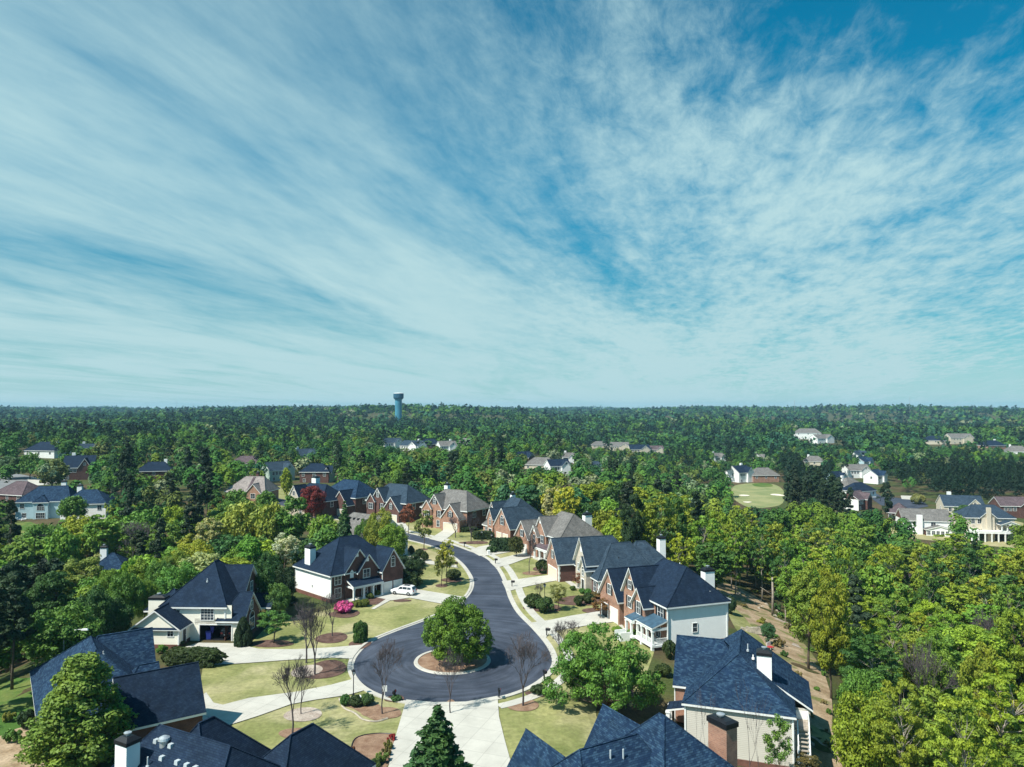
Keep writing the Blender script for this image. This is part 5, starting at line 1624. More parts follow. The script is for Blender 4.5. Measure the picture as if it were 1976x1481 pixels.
def place_tree(kind, seed, lod, x, y, hgt, rad, col, label, cat, group=None, name='tree', rot=None, z=None):
    if (kind == 'tall' and hgt < 10.5) or (kind == 'airy' and hgt < 11):
        kind = 'round'
    trunk, crown, H, RR = tree_proto(kind, seed, lod)
    z = terrain(x, y) if z is None else z
    root = empty(name, (x, y, z), rot if rot is not None else seed * 1.3, label, cat, group)
    sc = (rad / RR, rad / RR, hgt / H)
    for nm, me in (('trunk', trunk), ('crown', crown)):
        o = link(nm, me, root)
        o.scale = sc
        if nm == 'crown':
            o.color = (*col, 1.0)
    return root


def bare_proto(seed, H=9.0, spread=0.30, purple=False):
    key = ('bare', seed, purple)
    if key in PROTO:
        return PROTO[key]
    pr = random.Random(seed)
    big, fine = MB(), MB()

    def grow(p, d, L, r, depth):
        q = p + d * L
        mid_ = p.lerp(q, 0.5) + Vector((pr.uniform(-1, 1), pr.uniform(-1, 1), 0)) * L * 0.06
        (big if depth < 3 else fine).tube([p, mid_, q], [r, r * 0.85, r * 0.68], 6 if depth < 2 else 4 if depth < 4 else 3, cap=False)
        if depth >= (6 if seed < 60 else 4) or q.z > H:
            return
        for i in range((4, 3, 3, 3, 3, 3)[depth] if seed < 60 else (2, 3, 3, 2)[depth]):
            ax = d.cross(Vector((pr.uniform(-1, 1), pr.uniform(-1, 1), pr.uniform(-1, 1)))).normalized()
            nd = (d + ax * pr.uniform(0.2, 0.72) * spread / 0.30 + Vector((0, 0, 0.16))).normalized()
            grow(p.lerp(q, pr.uniform(0.72, 1.0)), nd, L * pr.uniform(0.60, 0.88), max(0.012, r * pr.uniform(0.42, 0.58)), depth + 1)
    grow(Vector((0, 0, -0.2)), Vector((0, 0, 1)), H * (0.22 if seed < 60 else 0.34), H * (0.0145 if seed < 60 else 0.006), 0)
    zs = [v[2] for v in fine.v]
    xs = [math.hypot(v[0], v[1]) for v in fine.v]
    PROTO[key] = (big.mesh('bare_trunk', M['twig'], True), fine.mesh('bare_twigs', M['twig']), max(zs), sorted(xs)[int(len(xs) * 0.96)])
    return PROTO[key]


def place_bare(seed, x, y, hgt, rad, label, group=None, z=None, spread=0.3):
    tk, tw, H, RR = bare_proto(seed, 9.0, spread)
    root = empty('bare_tree', (x, y, terrain(x, y) if z is None else z), seed * 0.9, label, 'bare tree', group)
    for nm, me in (('trunk', tk), ('twigs', tw)):
        o = link(nm, me, root)
        o.scale = (rad / RR, rad / RR, hgt / H)
    return root


def shrub_mesh(seed, kind='ball', n=3600, size=0.085):
    key = ('shrub', kind, seed)
    if key in PROTO:
        return PROTO[key]
    rng = np.random.default_rng(seed + 77)
    pr = random.Random(seed + 5)
    lobes = []
    if kind == 'ball':
        for i in range(26):
            t, zf = pr.uniform(0, 6.283), pr.uniform(-0.3, 1)
            q = math.sqrt(1 - zf * zf) * 0.72
            lobes.append((q * math.cos(t), q * math.sin(t), 0.5 + 0.34 * zf, 0.26))
        lobes.append((0, 0, 0.45, 0.6))
    elif kind == 'drum':
        for i in range(170):
            t = pr.uniform(0, 6.283)
            q, z = pr.choice([(0.84, pr.uniform(0.08, 0.84)), (0.84, pr.uniform(0.08, 0.84)), (math.sqrt(pr.random()) * 0.8, 0.88)])
            lobes.append((q * math.cos(t), q * math.sin(t), z, 0.15))
        lobes += [(0, 0, z, 0.72) for z in (0.4, 0.5, 0.55)]
        n = 9000
    elif kind == 'hedge':
        for i in range(200):
            x = pr.uniform(-0.95, 0.95)
            y, z = pr.choice([(0.8, pr.uniform(0.1, 0.82)), (-0.8, pr.uniform(0.1, 0.82)), (pr.uniform(-0.8, 0.8), 0.86), (pr.uniform(-0.8, 0.8), 0.86)])
            lobes.append((x, y, z, pr.uniform(0.13, 0.18)))
        lobes += [(-0.98 + 0.28 * k, 0, 0.5, 0.42) for k in range(8)]
        n = 11000
    elif kind == 'cone':
        for i in range(190):
            z = pr.uniform(0.03, 0.97)
            t = pr.uniform(0, 6.283)
            q = 0.86 * min(1.0, (1.02 - z) * 1.7) ** 0.8
            lobes.append((q * math.cos(t), q * math.sin(t), z, 0.14))
        lobes += [(0, 0, z, 0.6) for z in (0.3, 0.45)] + [(0, 0, 0.7, 0.35)]
        n = 10000
    else:
        for i in range(22):
            lobes.append((pr.uniform(-0.7, 0.7), pr.uniform(-0.7, 0.7), pr.uniform(0.25, 0.8), pr.uniform(0.14, 0.26)))
        n, size = 2000, 0.09
    v, f = cards(rng, lobes, n, size, 0.3, 0.9 if kind != 'cone' else 0.6, 0.6)
    PROTO[key] = np_mesh(kind + '_shrub', v, f, M['leaf'])
    return PROTO[key]


def place_shrub(kind, seed, x, y, rx, ry, hgt, col, label, cat='shrub', group=None, name='shrub', rot=0.0, z=None):
    o = link(name, shrub_mesh(seed, kind))
    o.location = (x, y, (terrain(x, y) if z is None else z) - 0.02)
    o.scale, o.rotation_euler = (rx, ry, hgt), (0, 0, rot)
    o.color = (*col, 1.0)
    return tag(o, label, cat, group)
# ------------------------------------------------------------------ plants: where they stand
TREES = []      # (x, y, crown radius): keeps the woods from growing into these


def tree_px(kind, seed, px, py, top, wpx, col, label, cat='tree', group=None, name='tree', lod=None):
    """a tree rooted at this pixel of the ground, its top at pixel row TOP, its crown WPX wide"""
    x, y, z = at(px, py)
    pr = project(x, y, z)
    hgt = pt_height(x, y, top) - z
    rad = wpx / 2 * pr[2] / F * 0.97
    TREES.append((x, y, rad))
    return place_tree(kind, seed, lod or ('fine' if y < 165 else 'mid'), x, y, hgt, rad, col, label, cat, group, name)


def pt_height(x, y, row):
    lo, hi = -30.0, 120.0
    for _ in range(40):
        m = 0.5 * (lo + hi)
        if project(x, y, m)[1] > row:
            lo = m
        else:
            hi = m
    return lo


def bare_px(seed, px, py, top, wpx, label, group=None, spread=0.3):
    x, y, z = at(px, py)
    pr = project(x, y, z)
    TREES.append((x, y, 1.0))
    return place_bare(seed, x, y, pt_height(x, y, top) - z, wpx * 0.52 * pr[2] / F, label, group, spread=spread)


def shrub_px(kind, seed, px, py, wpx, hpx, col, label, cat='shrub', group=None, name='shrub', depth=1.0, rot=0.0):
    x, y, z = at(px, py)
    m = project(x, y, z)[2] / F
    r = wpx / 2 * m
    y += r * depth * 0.8
    return place_shrub(kind, seed, x, y, r, r * depth, hpx * m * 0.97, col, label, cat, group, name, rot)


LIME, SPRING, GREEN, DEEP, OLIVE, PALE, WHITE, RUST, DARK, PINE = (0.155, 0.195, 0.022), (0.105, 0.175, 0.028), (0.070, 0.140, 0.030), (0.036, 0.082, 0.026), (0.14, 0.150, 0.035), (0.235, 0.240, 0.115), (0.30, 0.32, 0.24), (0.16, 0.062, 0.03), (0.022, 0.044, 0.020), (0.020, 0.036, 0.020)
GOLD, TEAL = (0.20, 0.205, 0.028), (0.045, 0.115, 0.055)

tree_px('isle', 1, 884, 1284, 1156, 138, (0.072, 0.130, 0.019), 'dense round bright green tree on the island of the turning circle')
tree_px('multi', 2, 1166, 1378, 1200, 206, (0.075, 0.155, 0.029), 'broad bright green tree on the lawn in front of the speckled roof')
tree_px('oval', 3, 1118, 1352, 1272, 80, (0.085, 0.155, 0.03), 'smaller bright green tree at the left edge of the broad tree before the speckled roof')
x, y = pt(155, 1440, 2.0)
place_tree('drop', 4, 'fine', x, y, 11.0, 6.0, (0.098, 0.150, 0.028), 'tall yellow-green tree between the slate-roofed brick house and the bottom left corner', 'tree')
TREES.append((x, y, 4.5))
x, y = pt(846, 1380, 8.9)
place_tree('spruce', 5, 'fine', x, y - 1.2, 10.2, 4.1, (0.030, 0.070, 0.024), 'conical dark green conifer in the bed between the two halves of the wide drive', 'conifer', None, 'conifer_tree')
TREES.append((x, y, 3))
tree_px('open', 6, 528, 1242, 1176, 74, (0.060, 0.135, 0.034), 'small round green tree in the mulch bed right of the cream house')
tree_px('round', 7, 534, 1198, 1124, 56, (0.075, 0.140, 0.040), 'green tree between the cream house and the white side wall')
tree_px('round', 8, 790, 1128, 1070, 72, DARK, 'dark evergreen tree standing against the right end of the white-sided house')
tree_px('open', 9, 862, 1128, 1042, 44, GOLD, 'slender tree with thin yellow leaves, nearest the street of the two on the left verge', lod='fine')
tree_px('open', 10, 852, 1132, 1060, 40, (0.13, 0.14, 0.04), 'slender nearly leafless tree left of the thin yellow one on the verge', lod='mid')
tree_px('open', 11, 818, 1061, 983, 46, (0.13, 0.15, 0.045), 'wispy green street tree with dark trunk beside the upper bend', lod='mid')
tree_px('round', 12, 996, 1075, 1034, 36, (0.045, 0.055, 0.018), 'small dark round tree by the drive of the orange brick house')
tree_px('open', 13, 1077, 1178, 1128, 44, (0.11, 0.115, 0.03), 'little olive tree behind two dark shrubs on the eastern verge', lod='fine')
tree_px('open', 14, 1158, 1194, 1150, 46, (0.13, 0.07, 0.03), 'thin russet tree beside the drive of the porch house', lod='fine')
tree_px('open', 15, 1120, 1136, 1105, 38, (0.12, 0.05, 0.03), 'small reddish tree in front of the stone entrance gable')
tree_px('round', 16, 602, 1003, 936, 58, (0.125, 0.022, 0.024), 'round crimson-leaved tree in front of the red tree house', lod='fine')
tree_px('open', 17, 788, 1030, 972, 36, (0.15, 0.05, 0.03), 'small rust-red tree at the right corner of the blue-grey-roofed house')
tree_px('spruce', 18, 664, 1092, 966, 54, (0.04, 0.085, 0.035), 'dark conical magnolia rising above the white-sided house roof', 'conifer', None, 'conifer_tree')
tree_px('round', 19, 733, 1094, 980, 66, (0.16, 0.18, 0.03), 'yellow-green tree between the magnolia and the street')
tree_px('tall', 20, 757, 1100, 1008, 66, SPRING, 'leafy green tree directly behind the ridge of the white-sided house')
tree_px('round', 21, 622, 1085, 990, 70, SPRING, 'green tree left of the dark magnolia')
tree_px('round', 22, 702, 1092, 1000, 44, GREEN, 'narrow green tree right of the dark magnolia')
tree_px('round', 23, 470, 1075, 966, 90, (0.19, 0.22, 0.05), 'pale yellow-green crown, largest of the clump before the tan roof')
tree_px('round', 24, 525, 1078, 966, 66, (0.17, 0.20, 0.04), 'yellow-green tree right of the largest pale crown before the tan roof')
tree_px('tall', 25, 565, 1078, 955, 78, GREEN, 'big green tree below the crimson tree')
tree_px('tall', 45, 503, 1192, 1078, 66, DEEP, 'dark green tree directly right of the cream house roof')
tree_px('tall', 46, 545, 1176, 1088, 56, DARK, 'dark tree standing close to the far corner of the white side wall')
tree_px('round', 47, 520, 1168, 1062, 60, DEEP, 'dark green tree below the white-blossomed dogwood')
tree_px('oval', 26, 480, 1130, 1030, 64, (0.09, 0.20, 0.03), 'vivid green upright tree left of the white-blossomed one')
tree_px('open', 27, 548, 1120, 1028, 74, WHITE, 'white-blossomed dogwood behind the white chimney', 'flowering tree', None, 'flowering_tree', 'fine')
tree_px('round', 28, 372, 1125, 1042, 92, (0.19, 0.21, 0.025), 'yellow spring tree right behind the navy roof of the cream house')
tree_px('round', 29, 120, 1130, 1018, 78, (0.10, 0.185, 0.03), 'bright green tree on the left beside the dry lawn')
tree_px('tall', 30, 195, 1100, 992, 78, (0.10, 0.18, 0.03), 'bright green tree left of the half-hidden slate roof')
tree_px('tall', 31, 150, 1210, 1075, 120, (0.12, 0.155, 0.035), 'tall green tree with pale top among the dark pines on the left')
tree_px('open', 32, 178, 1180, 1068, 54, PALE, 'pale flowering tree top left of the slate roof', 'flowering tree', None, 'flowering_tree', 'fine')
tree_px('tall', 33, 208, 1200, 1098, 60, SPRING, 'spring-green tree left of the cream house chimney')
tree_px('oval', 34, 268, 1180, 1076, 46, (0.13, 0.19, 0.03), 'bright upright tree above the cream house chimney')
tree_px('round', 35, 140, 1010, 956, 60, GREEN, 'green tree right of the white blue-roofed house')
tree_px('round', 36, 100, 946, 885, 70, (0.10, 0.125, 0.045), 'olive round tree on the kerb of the pale court')
tree_px('round', 37, 20, 925, 880, 54, (0.06, 0.105, 0.05), 'grey-green tree at the left edge by the pale street')
tree_px('round', 38, 58, 925, 872, 48, GREEN, 'green tree left of the olive round one by the pale street')
tree_px('round', 39, 1860, 1006, 974, 38, (0.045, 0.095, 0.035), 'round dark green tree on the grass between the long-roofed and the tan house')
tree_px('round', 40, 1483, 1243, 1202, 34, (0.040, 0.095, 0.045), 'small round green tree on the bank behind the beige-sided house', lod='fine')
for i, (px, py, top, wp) in enumerate([(1648, 1345, 1205, 96), (1668, 1440, 1290, 110), (1690, 1500, 1350, 130)]):
    tree_px('tall', 50 + i, px, py, top, wp, [(0.10, 0.165, 0.028), (0.075, 0.15, 0.028), (0.11, 0.17, 0.03)][i], ['green tree at the very edge of the dirt track, farthest of three', 'deep green tree at the edge of the dirt track, middle of three', 'green tree at the edge of the dirt track, nearest of three'][i])
for i, (kd, px, py, top, wp, c) in enumerate([('tall', 240, 1218, 1100, 74, GREEN), ('round', 278, 1205, 1116, 64, SPRING), ('round', 222, 1250, 1150, 70, DEEP), ('tall', 305, 1178, 1082, 66, GREEN), ('round', 178, 1262, 1128, 92, DEEP), ('tall', 96, 1262, 1100, 110, DEEP), ('tall', 340, 1140, 1060, 60, (0.12, 0.17, 0.03))]):
    tree_px(kd, 70 + i, px, py, top, wp, c, ['mid green tree left of the cream house chimney, taller of two', 'spring-green round tree touching the cream house chimney', 'dark green tree behind the ridge of the slate-roofed brick house', 'mid green tree rising over the left eave of the cream house', 'wide dark green tree behind the pale street light', 'broad deep green tree left of the pale street light', 'yellow-green tree above the left eave of the cream house'][i])
for i, (kd, px, py, top, wp, c) in enumerate([('round', 456, 1006, 943, 58, GREEN), ('round', 514, 1004, 945, 44, GREEN), ('oval', 553, 962, 902, 26, LIME), ('round', 425, 990, 952, 40, (0.13, 0.075, 0.03))]):
    tree_px(kd, 80 + i, px, py, top, wp, c, ['green tree in front of the middle of the tan roof', 'green tree in front of the right end of the tan roof', 'narrow lime-green tree standing between the tan roof and the crimson tree', 'small russet tree at the left end of the tan-roofed house'][i])
tree_px('tall', 41, 1560, 1292, 1085, 96, (0.12, 0.165, 0.026), 'tall bare-stemmed tree with high yellow-green crown beside the dirt track')
tree_px('open', 42, 1505, 1528, 1378, 70, (0.095, 0.165, 0.036), 'slim green tree in front of the beige side wall', lod='fine')
tree_px('open', 43, 1556, 1532, 1452, 66, (0.09, 0.075, 0.03), 'scraggy brown-leaved thicket tree at the foot of the outdoor stair', lod='fine')
tree_px('tall', 44, 1222, 1118, 950, 54, DARK, 'dark narrow evergreen standing above the other trees right of the stone-front house')
for i, (px, py, top, wp) in enumerate([(1345, 1528, 1320, 44), (1364, 1530, 1325, 36), (1447, 1540, 1300, 70), (1464, 1538, 1335, 44)]):
    x, y = pt(px, py, -3.4)
    place_bare(60 + i, x, y, pt_height(x, y, top) + 3.4, wp / 2 * y / F, ['thin leafless sapling before the left corner of the beige wall', 'leafless sapling nearest the brick chimney on its left', 'leafless sapling with the widest twigs before the beige roof', 'slender leafless sapling right of the widest-twigged one'][i], 'saplings before the beige wall', z=-3.4)
bare_px(1, 738, 1379, 1232, 66, 'leafless tree in the stone-edged bed left of the wide drive')
bare_px(2, 869, 1378, 1238, 78, 'leafless tree at the head of the bed that splits the wide drive', spread=0.36)
bare_px(3, 1009, 1363, 1214, 92, 'leafless purple-twigged tree with vase-shaped crown on the right-hand lawn', spread=0.36)
bare_px(4, 607, 1303, 1156, 76, 'leafless tree in the dark mulch between the two western drives')
bare_px(5, 591, 1280, 1168, 60, 'leafless tree just left of the one in the dark mulch')
bare_px(6, 564, 1417, 1258, 74, 'leafless tree beside the navy gable at the bottom')
bare_px(7, 581, 1379, 1276, 46, 'smaller leafless tree right of the one beside the navy gable')
bare_px(8, 642, 1229, 1136, 52, 'small leafless tree in front of the pink azalea')
bare_px(9, 1021, 1108, 1018, 30, 'slender leafless tree on the lawn of the grey-roofed house')
bare_px(10, 879, 1038, 994, 30, 'dark leafless tree nearest the garage of the pale grey roofed house')
bare_px(11, 909, 1046, 990, 34, 'dark leafless tree right of the garage tree by the upper bend')
bare_px(12, 1040, 1168, 1122, 22, 'very thin leafless tree by the lamp on the eastern verge')
bare_px(13, 1081, 1285, 1200, 46, 'thin leafless tree beside the pavement left of the broad green tree')
bare_px(14, 1108, 1240, 1196, 44, 'small leafless tree above the broad green tree')
bare_px(15, 262, 1110, 1008, 80, 'grey leafless tree behind the half-hidden slate roof')
for i, (px, py, top, wp) in enumerate([(1690, 1475, 1345, 80), (1790, 1440, 1230, 100), (1640, 1230, 1110, 60), (1730, 1180, 1090, 60), (1900, 1330, 1180, 90)]):
    bare_px(20 + i, px, py, top, wp, ['pale dead tree leaning out at the bottom edge of the wood', 'tall pale dead tree in the front of the wood', 'pale forked dead tree above the dirt track', 'dead tree deep in the eastern wood', 'pale dead tree near the right edge of the wood'][i], 'dead trees in the eastern wood')

# shrubs and hedges
BOX, HEDGE = (0.050, 0.085, 0.020), (0.028, 0.046, 0.016)
shrub_px('hedge', 1, 368, 1290, 92, 34, HEDGE, 'long dark clipped hedge beside the drive of the cream house', 'hedge', None, 'hedge', 0.36)
shrub_px('drum', 2, 693, 1243, 29, 36, (0.035, 0.075, 0.022), 'clipped drum-shaped bush on the lawn near the kerb')
shrub_px('cone', 3, 464, 1251, 34, 54, (0.020, 0.036, 0.018), 'dark conical evergreen bush beside the open garage')
shrub_px('ball', 4, 659, 1187, 40, 22, (0.42, 0.07, 0.25), 'round bush of bright pink blossom at the corner of the white-sided house', 'azalea', None, 'azalea_bush')
for i, (px, py, wpx, hp) in enumerate([(690, 1174, 20, 14), (703, 1173, 18, 15), (713, 1158, 16, 12), (727, 1152, 16, 11), (681, 1172, 14, 10)]):
    shrub_px('ball', 5 + i % 2, px, py, wpx, hp, (0.085, 0.105, 0.024), ['round olive boxwood nearest the azalea but one', 'round olive boxwood in the front centre of the porch bed', 'round boxwood before the porch middle column', 'small dark boxwood nearest the garage doors', 'small boxwood right beside the azalea'][i], 'boxwood', 'boxwoods before the brick porch')
shrub_px('hedge', 7, 770, 1139, 62, 26, HEDGE, 'dark shrub mass right of the white garage doors', 'shrub', None, 'shrub', 0.7)
shrub_px('hedge', 8, 545, 1170, 40, 16, DARK, 'dark shrub along the foot of the white side wall', 'shrub', None, 'shrub', 0.6)
shrub_px('ball', 9, 874, 1122, 32, 20, (0.030, 0.045, 0.018), 'low dark shrub in the round bed on the left verge')
for i, (px, py, wpx, hp) in enumerate([(793, 1071, 14, 16), (808, 1075, 20, 14), (819, 1084, 16, 18), (803, 1085, 14, 12)]):
    shrub_px('ball', 10 + i % 2, px, py, wpx, hp, HEDGE, ['dark bush nearest the house corner by the upper street', 'wide low dark bush by the curved path', 'tall dark bush at the bend of the curved path', 'small dark bush below the curved path'][i], 'shrub', 'bushes along the curved path')
for i, (px, py, wpx, hp) in enumerate([(1030, 1177, 40, 26), (1052, 1187, 42, 30), (1118, 1172, 22, 20), (1136, 1168, 26, 20), (1106, 1141, 14, 9), (1124, 1147, 14, 10), (1135, 1150, 16, 12), (1152, 1158, 26, 14), (1182, 1176, 26, 16)]):
    c = [HEDGE, (0.03, 0.058, 0.02), HEDGE, HEDGE, BOX, (0.05, 0.12, 0.025), (0.06, 0.14, 0.028), (0.10, 0.075, 0.03), HEDGE][i]
    shrub_px('ball', 12 + i % 3, px, py, wpx, hp, c, ['dark spreading shrub behind the lamp on the eastern verge', 'larger dark spreading shrub in front on the eastern verge', 'left one of two dark balls on the stone house lawn', 'right one of two dark balls on the stone house lawn', 'small clipped bush by the path of the stone house', 'green clipped ball left in the stone house bed', 'bright green clipped ball right in the stone house bed', 'brownish shrub below the stone house corner', 'dark bush at the edge of the porch house drive'][i], 'shrub', 'shrubs before the stone-front house')
shrub_px('ball', 3, 1048, 1110, 32, 26, HEDGE, 'large round dark bush on the lawn of the grey-roofed house')
shrub_px('ball', 4, 1064, 1082, 18, 12, (0.06, 0.17, 0.03), 'vivid green round bush at the end of the columned porch')
shrub_px('cone', 5, 1079, 1098, 18, 40, DARK, 'tall dark bush between the grey-roofed and the stone-front house')
shrub_px('hedge', 6, 968, 1066, 36, 26, DARK, 'tall dark hedge left of the drive of the grey-roofed house', 'hedge', None, 'hedge', 0.6)
shrub_px('ball', 7, 949, 1068, 24, 12, (0.035, 0.07, 0.025), 'low green planting round the lamp by the upper sidewalk')
shrub_px('hedge', 8, 932, 1042, 34, 16, HEDGE, 'dark low hedge before the orange brick house', 'hedge', None, 'hedge', 0.5)
shrub_px('hedge', 2, 903, 1028, 28, 10, HEDGE, 'dark hedge right of the garage of the pale grey roofed house', 'hedge', None, 'hedge', 0.6)
shrub_px('ball', 8, 1040, 1345, 36, 17, (0.03, 0.05, 0.022), 'low wide dark shrub by the pavement next to the purple-twigged tree')
for i, (px, py, wpx, hp) in enumerate([(664, 1366, 22, 22), (684, 1368, 34, 20), (706, 1366, 30, 22), (763, 1357, 22, 12)]):
    shrub_px('ball', 9 + i, px, py, wpx, hp, [(0.045, 0.105, 0.03), HEDGE, (0.05, 0.09, 0.028), (0.04, 0.09, 0.035)][i], ['green shrub at the left end of the lamp bed', 'dark low shrub in the middle of the lamp bed', 'green shrub at the right end of the lamp bed', 'small green planting round the mailbox by the wide drive'][i], 'shrub', None if i == 3 else 'shrubs round the black lamp')
for i, (px, py, wpx, hp, c) in enumerate([(676, 1462, 18, 20, RUST), (683, 1488, 30, 22, RUST), (744, 1462, 22, 18, (0.09, 0.08, 0.03)), (754, 1432, 18, 14, (0.22, 0.025, 0.03)), (735, 1478, 30, 20, (0.08, 0.12, 0.03)), (748, 1450, 22, 18, (0.09, 0.10, 0.03)), (715, 1492, 40, 20, (0.05, 0.08, 0.025))]):
    shrub_px('wild', 10 + i % 3, px, py, wpx, hp, c, ['small rust-brown shrub on the left rim of the rust-coloured bed', 'larger rust-brown shrub at the bottom left of the rust-coloured bed', 'brownish shrub on the rim along the wide drive', 'red-leaved shrub at the top of the rust-coloured bed', 'green and yellow shrub low on the rim along the wide drive', 'olive shrub below the red-leaved one', 'dark green shrub at the bottom edge of the rust-coloured bed'][i], 'shrub', 'shrubs on the rim of the rust-coloured bed')
shrub_px('wild', 14, 308, 1264, 26, 18, (0.085, 0.165, 0.03), 'light green bush at the brick foot of the cream house')
shrub_px('ball', 15, 340, 1250, 24, 12, HEDGE, 'dark low bush by the side door of the cream house')
for i, (px, py, wpx, hp) in enumerate([(1410, 1188, 30, 34), (1294, 1275, 30, 34), (1282, 1310, 34, 22), (1520, 1330, 14, 14), (1578, 1335, 12, 8), (1222, 1236, 26, 18), (1192, 1222, 22, 10)]):
    shrub_px('ball', 16 + i % 2, px, py, wpx, hp, [DARK, HEDGE, HEDGE, GREEN, GREEN, (0.08, 0.16, 0.03), SPRING][i], ['dark bush behind the porch house, in the shade of its far corner', 'dark bush between the porch house and the beige-sided house', 'dark low bush by the corner of the beige-sided house', 'green bush beside the rear eave of the beige-sided house', 'small weed clump on the dirt track', 'green bush below the raised white porch', 'bright green patch bush at the porch steps'][i])
for i in range(5):
    px, py = [(1775, 1004), (1896, 1046), (1962, 1052), (1778, 975), (1690, 1000)][i]
    shrub_px('ball', 4 + i % 2, px, py, [24, 14, 22, 28, 20][i], [14, 22, 20, 20, 14][i], [DARK, DARK, DARK, (0.13, 0.14, 0.06), OLIVE][i], ['dark bush at the brick end of the long-roofed house', 'dark upright bush left of the white porch', 'dark bush right of the white porch', 'pale olive bush at the end of the small eastern road', 'olive bush left of the long-roofed house'][i])

for i, (px, py, wpx, hp, c) in enumerate([(42, 1412, 34, 36, DARK), (16, 1440, 40, 26, GREEN), (64, 1468, 40, 26, OLIVE), (10, 1398, 26, 20, OLIVE)]):
    shrub_px('ball' if i == 0 else 'wild', 8 + i, px, py, wpx, hp, c, ['dark round bush at the edge of the bright grass, bottom left corner', 'green bush on the bare soil in the bottom left corner', 'olive bush under the tall yellow-green tree', 'small olive bush at the left edge by the bright grass'][i])

sc = random.Random(21)
track = [(1425, 1148), (1468, 1178), (1503, 1215), (1540, 1262), (1566, 1320), (1578, 1390), (1585, 1450)]
for i in range(34):
    k = sc.randrange(6)
    f = sc.random()
    px, py = track[k][0] * (1 - f) + track[k + 1][0] * f + sc.choice((-1, 1)) * sc.uniform(14, 34), track[k][1] * (1 - f) + track[k + 1][1] * f + sc.uniform(-8, 8)
    c = sc.choice([OLIVE, GREEN, (0.11, 0.09, 0.04), DEEP, (0.16, 0.13, 0.06)])
    shrub_px('wild', 10 + i % 3, px, py, sc.uniform(8, 24), sc.uniform(5, 14), c, 'scrub clump on the rough edge of the dirt track', 'scrub', 'scrub clumps along the dirt track', 'scrub')
for i in range(16):
    k = sc.randrange(6)
    f = sc.random()
    px, py = track[k][0] * (1 - f) + track[k + 1][0] * f + sc.uniform(-26, 26), track[k][1] * (1 - f) + track[k + 1][1] * f
    x, y, _ = at(px, py)
    drape('grass_patch', disc(x, y, sc.uniform(0.7, 2.2), 0.4, 18, i, sc.uniform(0.8, 2.4)), 0.11 + 0.0012 * i, M[sc.choice(['lawn', 'ground', 'dead_leaves', 'ground'])], 2.0)

# the woods ---------------------------------------------------------------
wr = random.Random(11)


def seg_dist(p, a, b):
    ax, ay, bx, by = *a, *b
    t = max(0, min(1, ((p[0] - ax) * (bx - ax) + (p[1] - ay) * (by - ay)) / ((bx - ax) ** 2 + (by - ay) ** 2)))
    return math.hypot(p[0] - ax - t * (bx - ax), p[1] - ay - t * (by - ay))


def inside(p, poly):
    c = False
    for i in range(len(poly)):
        (x1, y1), (x2, y2) = poly[i], poly[i - 1]
        if (y1 > p[1]) != (y2 > p[1]) and p[0] < (x2 - x1) * (p[1] - y1) / (y2 - y1) + x1:
            c = not c
    return c


YARD = [at(*p)[:2] for p in [(-400, 1560), (60, 1330), (150, 1290), (270, 1250), (330, 1240), (470, 1215), (520, 1200), (620, 1160), (700, 1130), (780, 1085), (790, 1058), (730, 1036), (640, 1012), (560, 990), (430, 962), (520, 938), (700, 962), (940, 1012), (1090, 1050), (1190, 1090), (1260, 1150), (1395, 1150), (1440, 1150), (1500, 1190), (1560, 1255), (1600, 1330), (1605, 1420), (1560, 1560)]]
OPEN = [YARD] + [[at(*p)[:2] for p in q] for q in (
    [(1395, 936), (1460, 930), (1520, 938), (1522, 975), (1440, 986), (1395, 965)],
    [(1690, 952), (1795, 960), (1800, 984), (1740, 984), (1690, 970)],
    [(1690, 1006), (1800, 1000), (1990, 1000), (2060, 1062), (1880, 1056), (1780, 1044), (1700, 1036)],
    [(-90, 900), (120, 908), (130, 940), (40, 955), (-90, 965)],
    [(0, 1006), (72, 1006), (80, 1070), (0, 1090)])]
LEAFY_N, PINE_N = 0, 0
FARV, FARF, FARC, far_n = [], [], [], 0
clumps = []
mid_shapes = {}
rnp = np.random.default_rng(5)


def low_crown(nl, kind):
    """a crown of radius 1 whose top stands at z = 0, made of few loose sprays"""
    lob = []
    pr = random.Random(nl * 7 + len(kind))
    for i in range(11 if kind == 'leaf' else 14):
        zf = pr.uniform(-0.7, 1)
        t = pr.uniform(0, 6.283)
        q = math.sqrt(1 - zf * zf) * 0.66
        if kind == 'pine':
            h_ = pr.random()
            lob.append((0.75 * h_ * math.cos(t), 0.75 * h_ * math.sin(t), -2.6 * h_ - 0.2, 0.22 + 0.16 * h_))
        else:
            lob.append((q * math.cos(t), q * math.sin(t), -1.0 + 0.62 * zf, pr.uniform(0.30, 0.46)))
    return cards(np.random.default_rng(nl + 3), lob, nl, 0.125 * (300 / nl) ** 0.42, 0.3, 0.85, 0.85, 1.0, True, 0.2)


def drift(x, y):
    """stands of one kind of tree, some 60 to 150 m across"""
    return math.sin(x * 0.041 + 1.7 * math.sin(y * 0.019)) * math.cos(y * 0.033 + 1.3 * math.sin(x * 0.023 + 2)) + 0.6 * math.sin(x * 0.013 + y * 0.017)


for nl in (300, 120, 48):
    for kd in ('leaf', 'pine'):
        mid_shapes[(nl, kd)] = low_crown(nl, kd)


